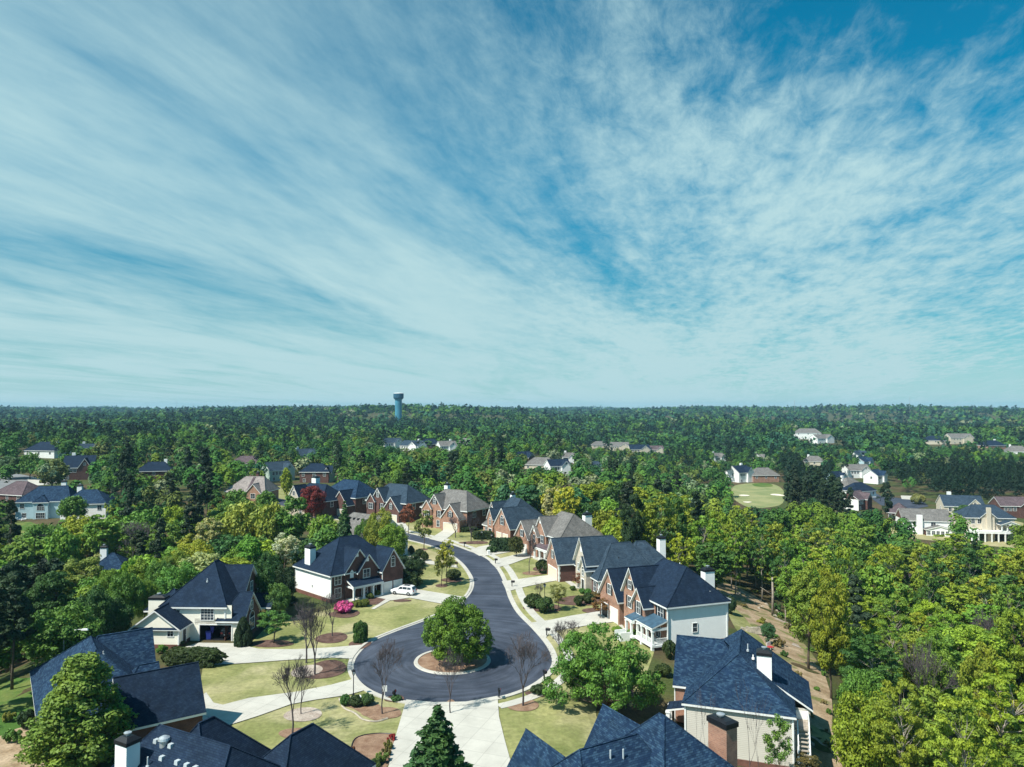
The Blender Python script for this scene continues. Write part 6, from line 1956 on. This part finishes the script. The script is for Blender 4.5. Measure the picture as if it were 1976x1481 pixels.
def far_tree(x, y, hgt, rad, col, nl, kd):
    global far_n
    v, f = mid_shapes[(nl, kd)]
    a = wr.uniform(0, 6.283)
    c, s = math.cos(a), math.sin(a)
    w_ = np.stack([x + (v[:, 0] * c - v[:, 1] * s) * rad, y + (v[:, 0] * s + v[:, 1] * c) * rad, terrain(x, y) + hgt + v[:, 2] * rad], 1)
    FARV.append(w_); FARF.append(f + far_n)
    FARC.append(np.tile(np.array([*col, 1.0], dtype=np.float32), (len(v), 1)))
    far_n += len(v)


def species(x, y):
    """which tree grows here: the pines stand in belts, the eastern wood is in yellow-green leaf"""
    d = math.hypot(x, y)
    q = x / max(y, 1)
    r = wr.random()
    belt_l = (x < -56 and 78 < y < 150 and q < -0.56) or (q < -0.62 and y < 190)
    belt_r = q > 0.335 and 285 < d < 500 and x > 105
    if belt_l and r < 0.34:
        return 'pine'
    if belt_r and r < 0.93:
        return 'pine'
    if d > 420 and r < 0.13:
        return 'pine'
    if d > 900 and r < 0.32:
        return 'pine'
    if x > 30 and y < 235 and q > 0.16:
        return 'east' if r > 0.02 else 'pine'
    if r < 0.04:
        return 'pine'
    return 'wood'


def vary(c, k=0.18):
    f = wr.uniform(1 - k, 1 + k)
    return tuple(max(0.0, a * f * wr.uniform(0.9, 1.1)) for a in c)


def landmark(x, y):
    q = x / y * F + CX
    d = math.hypot(x, y)
    if x > 30 and d < 225 and q > 1180:
        side_ = 'by the dirt track' if x < 62 and y < 140 else 'along the bottom of the frame' if y < 95 else 'towards the right edge' if q > 1800 else 'towards the far clearing' if y > 170 else 'in its middle'
        return 'the eastern wood, ' + side_, 'eastern wood'
    if d < 165 and x < -30:
        return ('the dark stand behind the slate-roofed brick house' if q < 260 else 'the trees behind the cream house' if q < 540 else 'the trees behind the white-sided house'), 'western wood'
    names = [(120, 'the trees round the pale blue house'), (330, 'the wood left of the tan-roofed house'), (520, 'the trees behind the tan-roofed house'), (700, 'the trees behind the pediment house'), (860, 'the trees behind the pale grey roofed house'), (1010, 'the trees behind the orange brick house'), (1180, 'the trees behind the grey-roofed house'), (1380, 'the trees left of the golf green'), (1560, 'the trees round the golf green'), (1720, 'the trees along the eastern street'), (1900, 'the trees before the pine belt'), (9999, 'the trees at the right edge')]
    nm = next(n for lim, n in names if q < lim)
    if d > 255 and x / y > 0.38:
        nm = 'the dark pine belt on the right'
    return nm, nm.replace('the ', '', 1)


cand = []
grid = {}


def try_spot(x, y, gap):
    cx_, cy_ = int(x // 12), int(y // 12)
    for i in (-1, 0, 1):
        for j in (-1, 0, 1):
            for (a, b, g) in grid.get((cx_ + i, cy_ + j), ()):
                if (a - x) ** 2 + (b - y) ** 2 < ((gap + g) / 2) ** 2:
                    return False
    return True


def blocked(x, y, rad, hgt, sp):
    if y < 96 and -48 < x < 36:
        return True
    for poly in OPEN:
        if inside((x, y), poly):
            return True
    for (a, b, r) in SOLID:
        if (a - x) ** 2 + (b - y) ** 2 < (r + rad * 0.62) ** 2:
            return True
    for (a, b, r) in TREES:
        if (a - x) ** 2 + (b - y) ** 2 < ((r + rad) * 0.72) ** 2:
            return True
    z = terrain(x, y)
    p, q = project(x, y, z + hgt), project(x, y, z + hgt * 0.3)
    hw = rad * 0.85 * F / p[2]
    d = math.hypot(x, y)
    for (l, r, t, b, hd) in KEEP:
        if d < hd - 2 and p[0] + hw > l and p[0] - hw < r and p[1] < b and q[1] > t:
            return True
    for (l, r, t, b, hd) in GLADES:
        if d < hd and p[0] + hw > l and p[0] - hw < r and p[1] < b and q[1] > t:
            return True
    return False


GLADES = [(1415, 1510, 935, 972, 420), (1735, 1790, 958, 980, 380), (40, 112, 915, 945, 330), (1690, 1890, 1020, 1038, 230), (1400, 1515, 1130, 1290, 140), (1530, 1606, 1265, 1481, 108), (560, 780, 985, 1012, 200), (0, 80, 1320, 1400, 80)]

rows = []
for _ in range(26000):
    y = 62 + 560 * wr.random() ** 0.75
    lim = 0.72 * y + 14
    x = wr.uniform(-lim, lim)
    sp = species(x, y)
    if sp == 'pine':
        hgt, rad = wr.uniform(14, 21), wr.uniform(2.4, 3.6)
    elif sp == 'east':
        hgt, rad = wr.uniform(10.5, 18), wr.uniform(2.8, 5.7)
    else:
        hgt, rad = wr.uniform(9, 15.5), wr.uniform(3.2, 6.2)
    if x < -40 and y < 230 and sp != 'pine':
        hgt *= 0.82
    if x < -40 and y < 165:
        hgt = max(7.0, min(hgt, 35 - (1078 - 786) * y / F - terrain(x, y) + wr.uniform(-1.5, 0.8)))
    gap = rad * (1.25 if sp == 'pine' else 1.5)
    if not try_spot(x, y, gap) or blocked(x, y, rad, hgt, sp):
        continue
    grid.setdefault((int(x // 12), int(y // 12)), []).append((x, y, gap))
    rows.append((math.hypot(x, y), x, y, hgt, rad, sp))
rows.sort()
names_used = {}
for d, x, y, hgt, rad, sp in rows:
    p = project(x, y, terrain(x, y) + hgt * 0.7)
    out = p[0] < -60 or p[0] > 2036
    r = wr.random()
    if sp == 'pine':
        col = vary(PINE, 0.25)
        kind, lod = 'pine', ('fine' if d < 130 else 'mid')
        word, cat, nm = 'dark pine', 'pine tree', 'pine_tree'
        ok = PINE_N < 105
    else:
        if sp == 'east':
            col, word = ((0.150, 0.190, 0.022), 'yellow-green') if r < 0.33 else ((0.100, 0.165, 0.025), 'fresh green') if r < 0.63 else ((0.140, 0.185, 0.026), 'golden-green') if r < 0.75 else ((0.048, 0.100, 0.024), 'mid green')
            kind = 'airy' if wr.random() < 0.62 else 'tall'
        else:
            r = min(0.999, max(0.0, r + (0.0 if r > 0.86 else 0.16 * drift(x, y))))
            warm = max(0.0, 1 - max(0, d - 150) / 200)
            if r < 0.36:
                col, word = GREEN, 'mid green'
            elif r < 0.60:
                col, word = SPRING, 'bright green'
            elif r < 0.60 + 0.14 * warm + 0.04:
                col, word = LIME, 'yellow-green'
            elif r < 0.86:
                col, word = DEEP, 'dark green'
            elif r < 0.92:
                col, word = OLIVE, 'olive'
            elif r < 0.965:
                col, word = PALE, 'pale blossoming'
            else:
                col, word = TEAL, 'blue-green'
            if x < -35 and d < 240:
                k_ = wr.random()
                col, word = (SPRING, 'bright green') if k_ < 0.36 else (LIME, 'yellow-green') if k_ < 0.56 else (GREEN, 'mid green') if k_ < 0.82 else (DEEP, 'dark green') if k_ < 0.95 else (PALE, 'pale blossoming')
            if 0.05 < x / y < 0.5 and 150 < y < 270 and r < 0.5:
                col, word = [(GOLD, 'golden'), (LIME, 'yellow-green'), (PALE, 'pale blossoming')][int(r * 6) % 3]
            kind = ['round', 'tall', 'tall', 'oval'][wr.randrange(4)]
        col = vary(col, 0.16)
        lod = 'fine' if d < 150 else 'mid'
        cat, nm = 'tree', 'tree'
        ok = LEAFY_N < 236
    if ok and not out:
        where, grp = landmark(x, y)
        shape = {'pine': 'tall' if hgt > 17.5 else 'shorter', 'airy': 'thin-crowned', 'tall': 'big' if rad > 4.4 else 'tall', 'round': 'round', 'oval': 'upright'}[kind]
        lab = f'{shape} {word}{"" if word == "dark pine" else " tree"} in {where}'
        place_tree(kind, 100 + wr.randrange(3 if kind != 'airy' else 4), lod, x, y, hgt, rad, col, lab, cat, f'{shape} {word}s, {grp}' if word == 'dark pine' else f'{shape} {word} trees, {grp}', nm, wr.uniform(0, 6.28))
        if sp == 'pine':
            PINE_N += 1
        else:
            LEAFY_N += 1
    else:
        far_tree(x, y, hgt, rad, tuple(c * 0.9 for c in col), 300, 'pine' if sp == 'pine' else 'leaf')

# the wood beyond, which reads as one mass of crowns
for y0, y1, n, nl, k in ((560, 1250, 4200, 120, 1.55), (1250, 4600, 8000, 48, 2.5)):
    for _ in range(n):
        y = math.sqrt(wr.uniform(y0 * y0, y1 * y1))
        lim = 0.72 * y + 20
        x = wr.uniform(-lim, lim)
        if y < 620 and not try_spot(x, y, 7):
            continue
        pine = species(x, y) == 'pine'
        rad = wr.uniform(4.0, 6.8) * k
        hgt = wr.uniform(10, 17) * (1 + 0.12 * (k - 1)) + (4 if pine else 0)
        p = project(x, y, terrain(x, y) + hgt)
        hw = rad * F / p[2]
        d = math.hypot(x, y)
        hgt += 3.0 * drift(x * 0.3, y * 0.3)
        if any(d < hd - 2 and p[0] + hw > l and p[0] - hw < r_ and p[1] < b and p[1] + 18 > t for (l, r_, t, b, hd) in KEEP):
            continue
        r = min(0.999, max(0.0, wr.random() * 0.62 + 0.19 + 0.24 * drift(x * 0.5, y * 0.5)))
        rad *= 1 + 0.22 * drift(y, x)
        col = PINE if pine else [SPRING, GREEN, TEAL, DEEP, OLIVE, PALE][4 if r < 0.03 else 5 if r < 0.06 else 0 if r < 0.32 else 1 if r < 0.56 else 2 if r < 0.68 else 3]
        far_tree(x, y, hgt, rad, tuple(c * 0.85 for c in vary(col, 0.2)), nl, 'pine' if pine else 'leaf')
me = np_mesh('far_wood', np.concatenate(FARV), np.concatenate(FARF), None)
at_ = me.color_attributes.new('species', 'FLOAT_COLOR', 'POINT')
at_.data.foreach_set('color', np.concatenate(FARC).ravel())
fm, ft, fb = base_mat('far_leaves', 0.75, 0.1)
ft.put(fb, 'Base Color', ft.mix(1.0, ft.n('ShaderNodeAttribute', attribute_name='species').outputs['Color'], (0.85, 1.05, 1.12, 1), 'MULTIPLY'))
me.materials.append(fm)
tag(link('far_wood', me), 'far-off wood of mixed green crowns rolling to the skyline', 'wood', kind='stuff')
print('trees', LEAFY_N, 'pines', PINE_N, 'rows', len(rows), 'far verts', far_n)
# ------------------------------------------------------------------ street furniture, car, tower
def car(x, y, z, rot, paint, label, name='parked_car'):
    root = empty(name, (x, y, z), rot, label, 'car')
    L, W = 2.36, 0.95

    def loft(secs, n_name, mat, parent, cap=True):
        mb = MB()
        n = len(secs[0])
        for s_ in secs:
            mb.v += s_
        for i in range(len(secs) - 1):
            for j in range(n):
                q = (j + 1) % n
                mb.f.append((i * n + j, i * n + q, (i + 1) * n + q, (i + 1) * n + j))
        if cap:
            mb.f.append(tuple(range(n - 1, -1, -1))); mb.f.append(tuple((len(secs) - 1) * n + j for j in range(n)))
        o = mb.build(n_name, mat, parent, True)
        bv = o.modifiers.new('edge', 'BEVEL'); bv.width = 0.035; bv.segments = 2; bv.limit_method = 'ANGLE'
        return o
    body = []
    for xx, zb, zt, w in ((-L, 0.42, 0.86, 0.80), (-L + 0.08, 0.30, 1.02, 0.90), (-1.6, 0.26, 1.08, W), (-0.6, 0.25, 1.08, W), (0.5, 0.25, 1.06, W), (1.3, 0.26, 1.02, W), (2.0, 0.28, 0.93, 0.91), (L - 0.06, 0.32, 0.80, 0.84), (L, 0.42, 0.70, 0.74)):
        body.append([(xx, -w * 0.93, zb), (xx, w * 0.93, zb), (xx, w, zb + 0.2), (xx, w, zt - 0.14), (xx, w * 0.93, zt), (xx, -w * 0.93, zt), (xx, -w, zt - 0.14), (xx, -w, zb + 0.2)])
    loft(body, 'body', M[paint], root)
    top = []
    for xx, zt, w, wt in ((-2.25, 1.06, 0.86, 0.80), (-1.95, 1.62, 0.86, 0.70), (-1.2, 1.70, 0.87, 0.70), (-0.1, 1.69, 0.87, 0.69), (0.45, 1.60, 0.86, 0.66), (1.25, 1.04, 0.86, 0.80)):
        top.append([(xx, -w, 1.03), (xx, w, 1.03), (xx, wt + 0.03, zt - 0.07), (xx, wt - 0.06, zt), (xx, -wt + 0.06, zt), (xx, -wt - 0.03, zt - 0.07)])
    cab = loft(top, 'cabin', M[paint], root)
    g = MB()
    for s_ in (-1, 1):
        for x0, x1 in ((-1.85, -1.15), (-1.05, -0.2), (-0.1, 0.72)):
            f0, f1 = (0.0, 0.0)
            xt1 = min(x1, 0.34) if x1 > 0.5 else x1
            q = [(x0, s_ * 0.885, 1.10), (x1, s_ * 0.885, 1.10), (xt1, s_ * 0.765, 1.53), (x0, s_ * 0.765, 1.53)]
            g.poly(*(q if s_ < 0 else q[::-1]))
    g.poly((1.235, -0.74, 1.09), (1.235, 0.74, 1.09), (0.52, 0.62, 1.575), (0.52, -0.62, 1.575))
    g.poly((-2.265, 0.72, 1.14), (-2.265, -0.72, 1.14), (-2.015, -0.64, 1.56), (-2.015, 0.64, 1.56))
    g.build('car_window', M['glass'], cab)
    for sx in (-1.42, 1.42):
        for sy in (-1, 1):
            w_ = MB()
            prof = [(0.20, -0.11), (0.34, -0.12), (0.365, -0.06), (0.365, 0.06), (0.34, 0.12), (0.20, 0.11)]
            n = 18
            for r, o_ in prof:
                for j in range(n):
                    t = 2 * math.pi * j / n
                    w_.v.append((sx + r * math.cos(t), sy * 0.86 + o_ * 1.0, 0.365 + r * math.sin(t)))
            for i in range(len(prof) - 1):
                for j in range(n):
                    q = (j + 1) % n
                    w_.f.append((i * n + j, i * n + q, (i + 1) * n + q, (i + 1) * n + j))
            wo = w_.build('wheel', M['tyre'], root, True)
            rm = MB()
            ctr = (sx, sy * (0.86 + 0.115), 0.365)
            for j in range(10):
                t, t2 = 2 * math.pi * j / 10, 2 * math.pi * (j + 0.62) / 10
                rm.poly(ctr, (sx + 0.22 * math.cos(t), ctr[1] - sy * 0.01, 0.365 + 0.22 * math.sin(t)), (sx + 0.22 * math.cos(t2), ctr[1] - sy * 0.01, 0.365 + 0.22 * math.sin(t2)))
            rm.build('rim', M['rim'], wo)
    for sy in (-1, 1):
        MB().box(-L - 0.02, -L + 0.10, sy * 0.62 - 0.16, sy * 0.62 + 0.16, 0.74, 0.98).build('tail_light', M['red_lamp'], root)
        MB().box(L - 0.14, L + 0.015, sy * 0.58 - 0.17, sy * 0.58 + 0.17, 0.60, 0.74).build('headlight', M['clear_lamp'], root)
        MB().tube([(-1.9, sy * 0.60, 1.70), (-1.6, sy * 0.60, 1.76), (0.1, sy * 0.60, 1.755), (0.3, sy * 0.60, 1.68)], 0.025, 5).build('roof_rail', M['black'], root)
        MB().box(0.62, 0.80, sy * 0.93 - 0.11, sy * 0.93 + 0.11, 1.02, 1.18).build('mirror', M[paint], root)
    MB().box(-1.3, -0.1, -0.45, 0.45, 1.69, 1.712).build('sunroof', M['glass'], cab)
    MB().box(L - 0.06, L + 0.03, -0.5, 0.5, 0.40, 0.58).build('grille', M['black'], root)
    MB().box(-L - 0.025, -L + 0.05, -0.26, 0.26, 0.55, 0.68).build('number_plate', M['trim'], root)
    return root


x, y, z = at(779, 1148)
car(x, y, 0.12, R(160), 'white_paint', 'white sport utility car parked nose-in before the white garage doors', 'parked_suv')
gx_, gy_ = H_CREAM.world(9.35, 3.2)
car(gx_, gy_, 0.04, R(88), 'dark_paint', 'dark car standing inside the open double garage')
gx_, gy_ = H_CREAM.world(6.8, 0.9)
t = MB().frustum(gx_, gy_, 0.03, 1.25, 0.35, 0.3, 0.42, 0.36)
t.frustum(gx_ + 0.5, gy_, 0.9, 1.9, 0.14, 0.1, 0.3, 0.16)
tag(t.build('covered_bin', plain('blue_plastic', (0.02, 0.035, 0.22), 0.5)), 'blue covered bundle just inside the left of the open garage', 'bundle')


def lantern(px, py, top, label):
    x, y, z = at(px, py)
    H = pt_height(x, y, top) - z
    root = empty('street_lamp', (x, y, z), 0.4, label, 'street lamp', 'black lantern lamp posts')
    MB().lathe([(0.16, 0), (0.16, 0.25), (0.09, 0.4), (0.055, 0.5), (0.05, H - 0.75), (0.09, H - 0.72), (0.09, H - 0.66)], 10).build('pole', M['black'], root)
    hd = MB().frustum(0, 0, H - 0.66, H - 0.2, 0.11, 0.11, 0.19, 0.19)
    hd.frustum(0, 0, H - 0.2, H - 0.02, 0.24, 0.24, 0.05, 0.05)
    hd.lathe([(0.03, H - 0.03), (0.035, H + 0.05), (0.0, H + 0.09)], 8)
    hd.build('lamp_head', M['black'], root)
    gl = MB()
    for k in range(4):
        a = math.pi / 2 * k
        c, s_ = math.cos(a), math.sin(a)
        q = [(0.155, -0.08, H - 0.58), (0.155, 0.08, H - 0.58), (0.19, 0.1, H - 0.26), (0.19, -0.1, H - 0.26)]
        gl.poly(*[(u * c - v * s_, u * s_ + v * c, w_) for u, v, w_ in q])
    gl.build('lamp_glass', M['clear_lamp'], root)


for a in ((682, 1345, 1292, 'black lantern lamp post in the shrub bed left of the turning circle'), (1051, 1168, 1126, 'black lantern lamp post among shrubs on the eastern verge'), (949, 1064, 1030, 'black lantern lamp post by the drive of the orange brick house'), (930, 1044, 1024, 'small black lamp post in front of the hedge at the upper bend')):
    lantern(*a)


def cobra(px, py, top, label, pale, ang, x=None, y=None, base=0):
    if x is None:
        x, y, base = at(px, py)
    H = pt_height(x, y, top) - base
    root = empty('street_light', (x, y, base), ang, label, 'street light')
    MB().lathe([(0.14, 0), (0.12, 0.6), (0.075, H - 0.3), (0.07, H)], 8).build('pole', M['metal' if pale else 'black'], root)
    MB().tube([(0, 0, H - 0.25), (0.5, 0, H + 0.15), (1.6, 0, H + 0.35), (2.2, 0, H + 0.35)], 0.05, 6).build('arm', M['metal' if pale else 'black'], root)
    MB().frustum(2.45, 0, H + 0.24, H + 0.44, 0.42, 0.16, 0.30, 0.10).build('lamp_head', M['trim' if pale else 'black'], root)


x, y = pt(122, 1300, 1.0)
cobra(0, 0, 1222, 'pale street light with white head beside the slate-roofed brick house', True, R(10), x, y, 0)
cobra(66, 1105, 1036, 'black street light pole with bent arm on the left by the dry lawn', False, R(0))


def mailbox(px, py, label, rot):
    x, y, z = at(px, py)
    root = empty('mailbox', (x, y, z), rot, label, 'mailbox', 'black mailboxes along the kerb')
    MB().box(-0.07, 0.07, -0.07, 0.07, 0, 1.25).box(-0.06, 0.06, -0.5, 0.2, 0.85, 0.95).build('post', M['black'], root)
    b = MB()
    n = 8
    prof = [(-0.14, 0.96), (0.14, 0.96)] + [(0.14 * math.cos(math.pi * k / n), 1.14 + 0.14 * math.sin(math.pi * k / n)) for k in range(n + 1)]
    for yv in (-0.55, 0.15):
        b.v += [(u, yv, w_) for u, w_ in prof]
    m_ = len(prof)
    for j in range(m_):
        q = (j + 1) % m_
        b.f.append((j, q, m_ + q, m_ + j))
    b.f.append(tuple(range(m_ - 1, -1, -1))); b.f.append(tuple(range(m_, 2 * m_)))
    bo = b.build('box', M['black'], root)
    MB().box(0.145, 0.165, -0.2, -0.15, 1.1, 1.35).build('flag', M['red_lamp'], bo)
    MB().box(-0.12, 0.12, -0.57, -0.55, 0.98, 1.24).build('door', M['black'], bo)


for a in ((988, 1133, 'black mailbox on the verge opposite the yellow tree', 1.3), (1055, 1228, 'black mailbox where the porch house drive meets the street', 1.2), (1050, 1312, 'black mailbox on the verge before the broad green tree', 0.5), (963, 1349, 'black mailbox at the right corner of the wide drive', 0.1), (762, 1352, 'black mailbox in a planting at the left corner of the wide drive', -0.2), (956, 1089, 'black mailbox on the verge by the grey-roofed house drive', 1.0), (896, 1056, 'black mailbox at the upper bend of the street', 0.8), (882, 1096, 'black mailbox beside the curved path on the left verge', -1.5)):
    mailbox(*a)
x, y, z = at(742, 1347)
r_ = empty('yard_sign', (x, y, z), 0.1, 'small white sign on a post between the bare tree and the mailbox', 'sign')
MB().box(-0.04, 0.04, -0.04, 0.04, 0, 1.0).build('post', M['trim'], r_)
MB().box(-0.3, 0.3, -0.05, 0.03, 0.75, 1.45).build('board', M['trim'], r_)
x, y, z = at(688, 1356)
MBx = MB().frustum(0, 0, 0, 0.55, 0.62, 0.5, 0.62, 0.5).frustum(0, 0, 0.552, 0.66, 0.66, 0.54, 0.56, 0.44)
o = MBx.build('utility_box', M['trim'])
o.location, o.rotation_euler = (x, y, z), (0, 0, 0.5)
tag(o, 'low white utility box in the shrubs beside the black lamp', 'utility box')


def bin_(px, py, label, col, cat='bin', name='wheelie_bin', rot=0.3):
    x, y, z = at(px, py)
    root = empty(name, (x, y, z), rot, label, cat)
    MB().frustum(0, 0, 0.06, 0.95, 0.24, 0.28, 0.29, 0.34).build('body', col, root)
    MB().frustum(0, 0, 0.955, 1.06, 0.31, 0.37, 0.26, 0.32).build('lid', col, root)
    for s_ in (-1, 1):
        MB().lathe([(0.1, 0), (0.1, 0.2)], 8, s_ * 0.22, 0.3).build('wheel', M['tyre'], root)


bin_(943, 1071, 'white and green bin by the kerb before the orange brick house', M['trim'])
bin_(1201, 1186, 'red bin in front of the porch house garage', plain('red_plastic', (0.24, 0.02, 0.025), 0.5))

# stones and garden things behind the eastern houses
sr_ = random.Random(3)
for i, (px, py, n) in enumerate([(1432, 1216, 12), (1462, 1218, 0)]):
    if n:
        x, y, z = at(px, py)
        w_ = MB()
        for k in range(n):
            a, b, hh = sr_.uniform(0.25, 0.4), sr_.uniform(0.2, 0.32), sr_.uniform(0.35, 0.6)
            w_.frustum(k * 0.42, sr_.uniform(-0.12, 0.12), -0.6, hh, a, b, a * 0.7, b * 0.7)
        o = w_.build('stone_wall', M['rock'])
        o.location, o.rotation_euler = (x, y, z), (0, 0, -0.1)
        tag(o, 'low pale wall of rough stones on the bank behind the porch house', 'stone wall')
for i in range(16):
    px, py = 1400 + sr_.uniform(0, 110), 0
    py = 1138 + (px - 1400) * 0.42 + sr_.uniform(-8, 12)
    x, y, z = at(px, py)
    s_ = sr_.uniform(0.18, 0.5)
    o = MB().frustum(0, 0, -0.1, s_ * 0.7, s_, s_ * 0.8, s_ * 0.55, s_ * 0.45).build('rock', M['rock'])
    o.location, o.rotation_euler = (x, y, z), (0, 0, sr_.uniform(0, 3))
    tag(o, 'pale rock lying on the dirt track behind the porch house', 'rock', 'rocks on the dirt track')
x, y, z = at(1487, 1254)
ch_ = empty('lawn_chair', (x, y, z), 0.5, 'red and white garden chair behind the beige-sided house', 'chair')
red = plain('red_fabric', (0.42, 0.03, 0.04), 0.7)
MB().box(-0.4, 0.4, -0.4, 0.4, 0.4, 0.47).build('seat', red, ch_)
MB().box(-0.4, 0.4, 0.36, 0.44, 0.47, 1.1).build('backrest', M['trim'], ch_)
for sx in (-0.36, 0.36):
    for sy in (-0.36, 0.36):
        MB().box(sx - 0.03, sx + 0.03, sy - 0.03, sy + 0.03, 0, 0.4).build('leg', M['trim'], ch_)
x, y, z = at(1491, 1188)
H = pt_height(x, y, 1100) - z
s_ = MB().tube([(x, y, z - 0.3), (x + 0.1, y, z + H * 0.5), (x - 0.05, y, z + H)], [0.3, 0.24, 0.12], 7)
s_.tube([(x, y, z + H * 0.45), (x - 2.4, y, z + H * 0.62)], [0.1, 0.03], 5)
s_.tube([(x, y, z + H * 0.52), (x + 3.0, y - 0.5, z + H * 0.42)], [0.1, 0.03], 5)
tag(s_.build('dead_trunk', M['pale_bark'], None, True), 'pale dead tree trunk standing at the head of the dirt track', 'dead trunk')

# the water tower and the masts on the skyline
TY = 1250.0
tx = (769 - CX) / F * TY
ztop = pt_height(tx, TY, 758.5)
z0 = terrain(tx, TY)
wt = empty('water_tower', (tx, TY, z0), 0, 'teal water tower with broad flat tank on a fluted column, above the far wood', 'water tower')
H = ztop - z0
teal = plain('teal_paint', (0.06, 0.235, 0.33), 0.5, 0.12, 0.05)
teal2 = plain('dark_teal_paint', (0.022, 0.085, 0.14), 0.5, 0.12, 0.05)
col_ = MB()
n = 40
for r, zz_ in ((7.2, 0), (6.2, 3), (5.7, H * 0.4), (5.7, H - 12.5), (6.0, H - 11.5), (8.0, H - 9.6)):
    for j in range(n):
        t = 2 * math.pi * j / n
        q = r * (1.0 if j % 2 else 0.965)
        col_.v.append((q * math.cos(t), q * math.sin(t), zz_))
for i in range(5):
    for j in range(n):
        q = (j + 1) % n
        col_.f.append((i * n + j, i * n + q, (i + 1) * n + q, (i + 1) * n + j))
col_.build('column', teal, wt)
MB().lathe([(8.0, H - 9.7), (8.6, H - 8.6), (8.65, H - 2.0), (8.4, H - 1.2), (8.2, H - 1.0)], 48).build('tank', teal2, wt)
MB().lathe([(8.5, H - 1.05), (8.5, H - 0.75), (7.8, H - 0.25), (4.0, H + 0.1), (0.6, H + 0.25)], 48).build('tank_roof', M['trim'], wt)
rl = MB()
for j in range(24):
    t = 2 * math.pi * j / 24
    rl.box(8.3 * math.cos(t) - 0.05, 8.3 * math.cos(t) + 0.05, 8.3 * math.sin(t) - 0.05, 8.3 * math.sin(t) + 0.05, H - 0.8, H + 0.3)
rl.build('railing', M['metal'], wt)


def mast(px, top, dist, label):
    x = (px - CX) / F * dist
    z = terrain(x, dist)
    zt = pt_height(x, dist, top)
    m_ = MB()
    w_ = 1.1
    legs = [(w_ * math.cos(a), w_ * math.sin(a)) for a in (0.5, 2.6, 4.7)]
    for a, b in legs:
        m_.tube([(a, b, 0), (a, b, zt - z)], 0.16, 4)
    n_ = int((zt - z) / 4)
    for k in range(n_):
        for i in range(3):
            a, b = legs[i], legs[(i + 1) % 3]
            m_.tube([(a[0], a[1], k * 4), (b[0], b[1], k * 4 + 4)], 0.09, 3, False)
    m_.tube([(0, 0, zt - z), (0, 0, zt - z + 4)], 0.1, 4)
    o = m_.build('radio_mast', M['metal'])
    o.location = (x, dist, z)
    tag(o, label, 'radio mast')


mast(1755, 766, 2300, 'tall lattice radio mast, right-hand one on the skyline')
mast(1533, 772, 2300, 'short lattice radio mast left of the tall one on the skyline')
mast(341, 775, 2400, 'thin radio mast over the hazy left skyline')
mast(373, 779, 2400, 'shortest radio mast, just right of the thin one on the left skyline')

# garden fence of the row and a parasol on the far terrace
x, y, z = at(1652, 976)
p_ = empty('patio_umbrella', (x, y, z + 0.3), 0, 'white patio umbrella on the terrace of the brown-roofed house', 'parasol')
MB().lathe([(0.04, 0), (0.04, 2.5)], 6).build('pole', M['metal'], p_)
MB().lathe([(2.0, 2.2), (1.2, 2.6), (0.1, 2.95)], 10).build('canopy', M['trim'], p_)
# ------------------------------------------------------------------ the air
hz = MB().box(-5600, 5600, -330, 6800, -40, 68)
hm = bpy.data.materials.new('haze')
hm.use_nodes = True
t = NT(hm.node_tree)
vol = t.n('ShaderNodeVolumePrincipled', ins={'Color': (0.38, 0.70, 0.95, 1), 'Density': 0.00009, 'Anisotropy': 0.0})
t.n('ShaderNodeOutputMaterial', ins={'Volume': vol.outputs[0]})
tag(hz.build('haze', hm), kind='stuff')
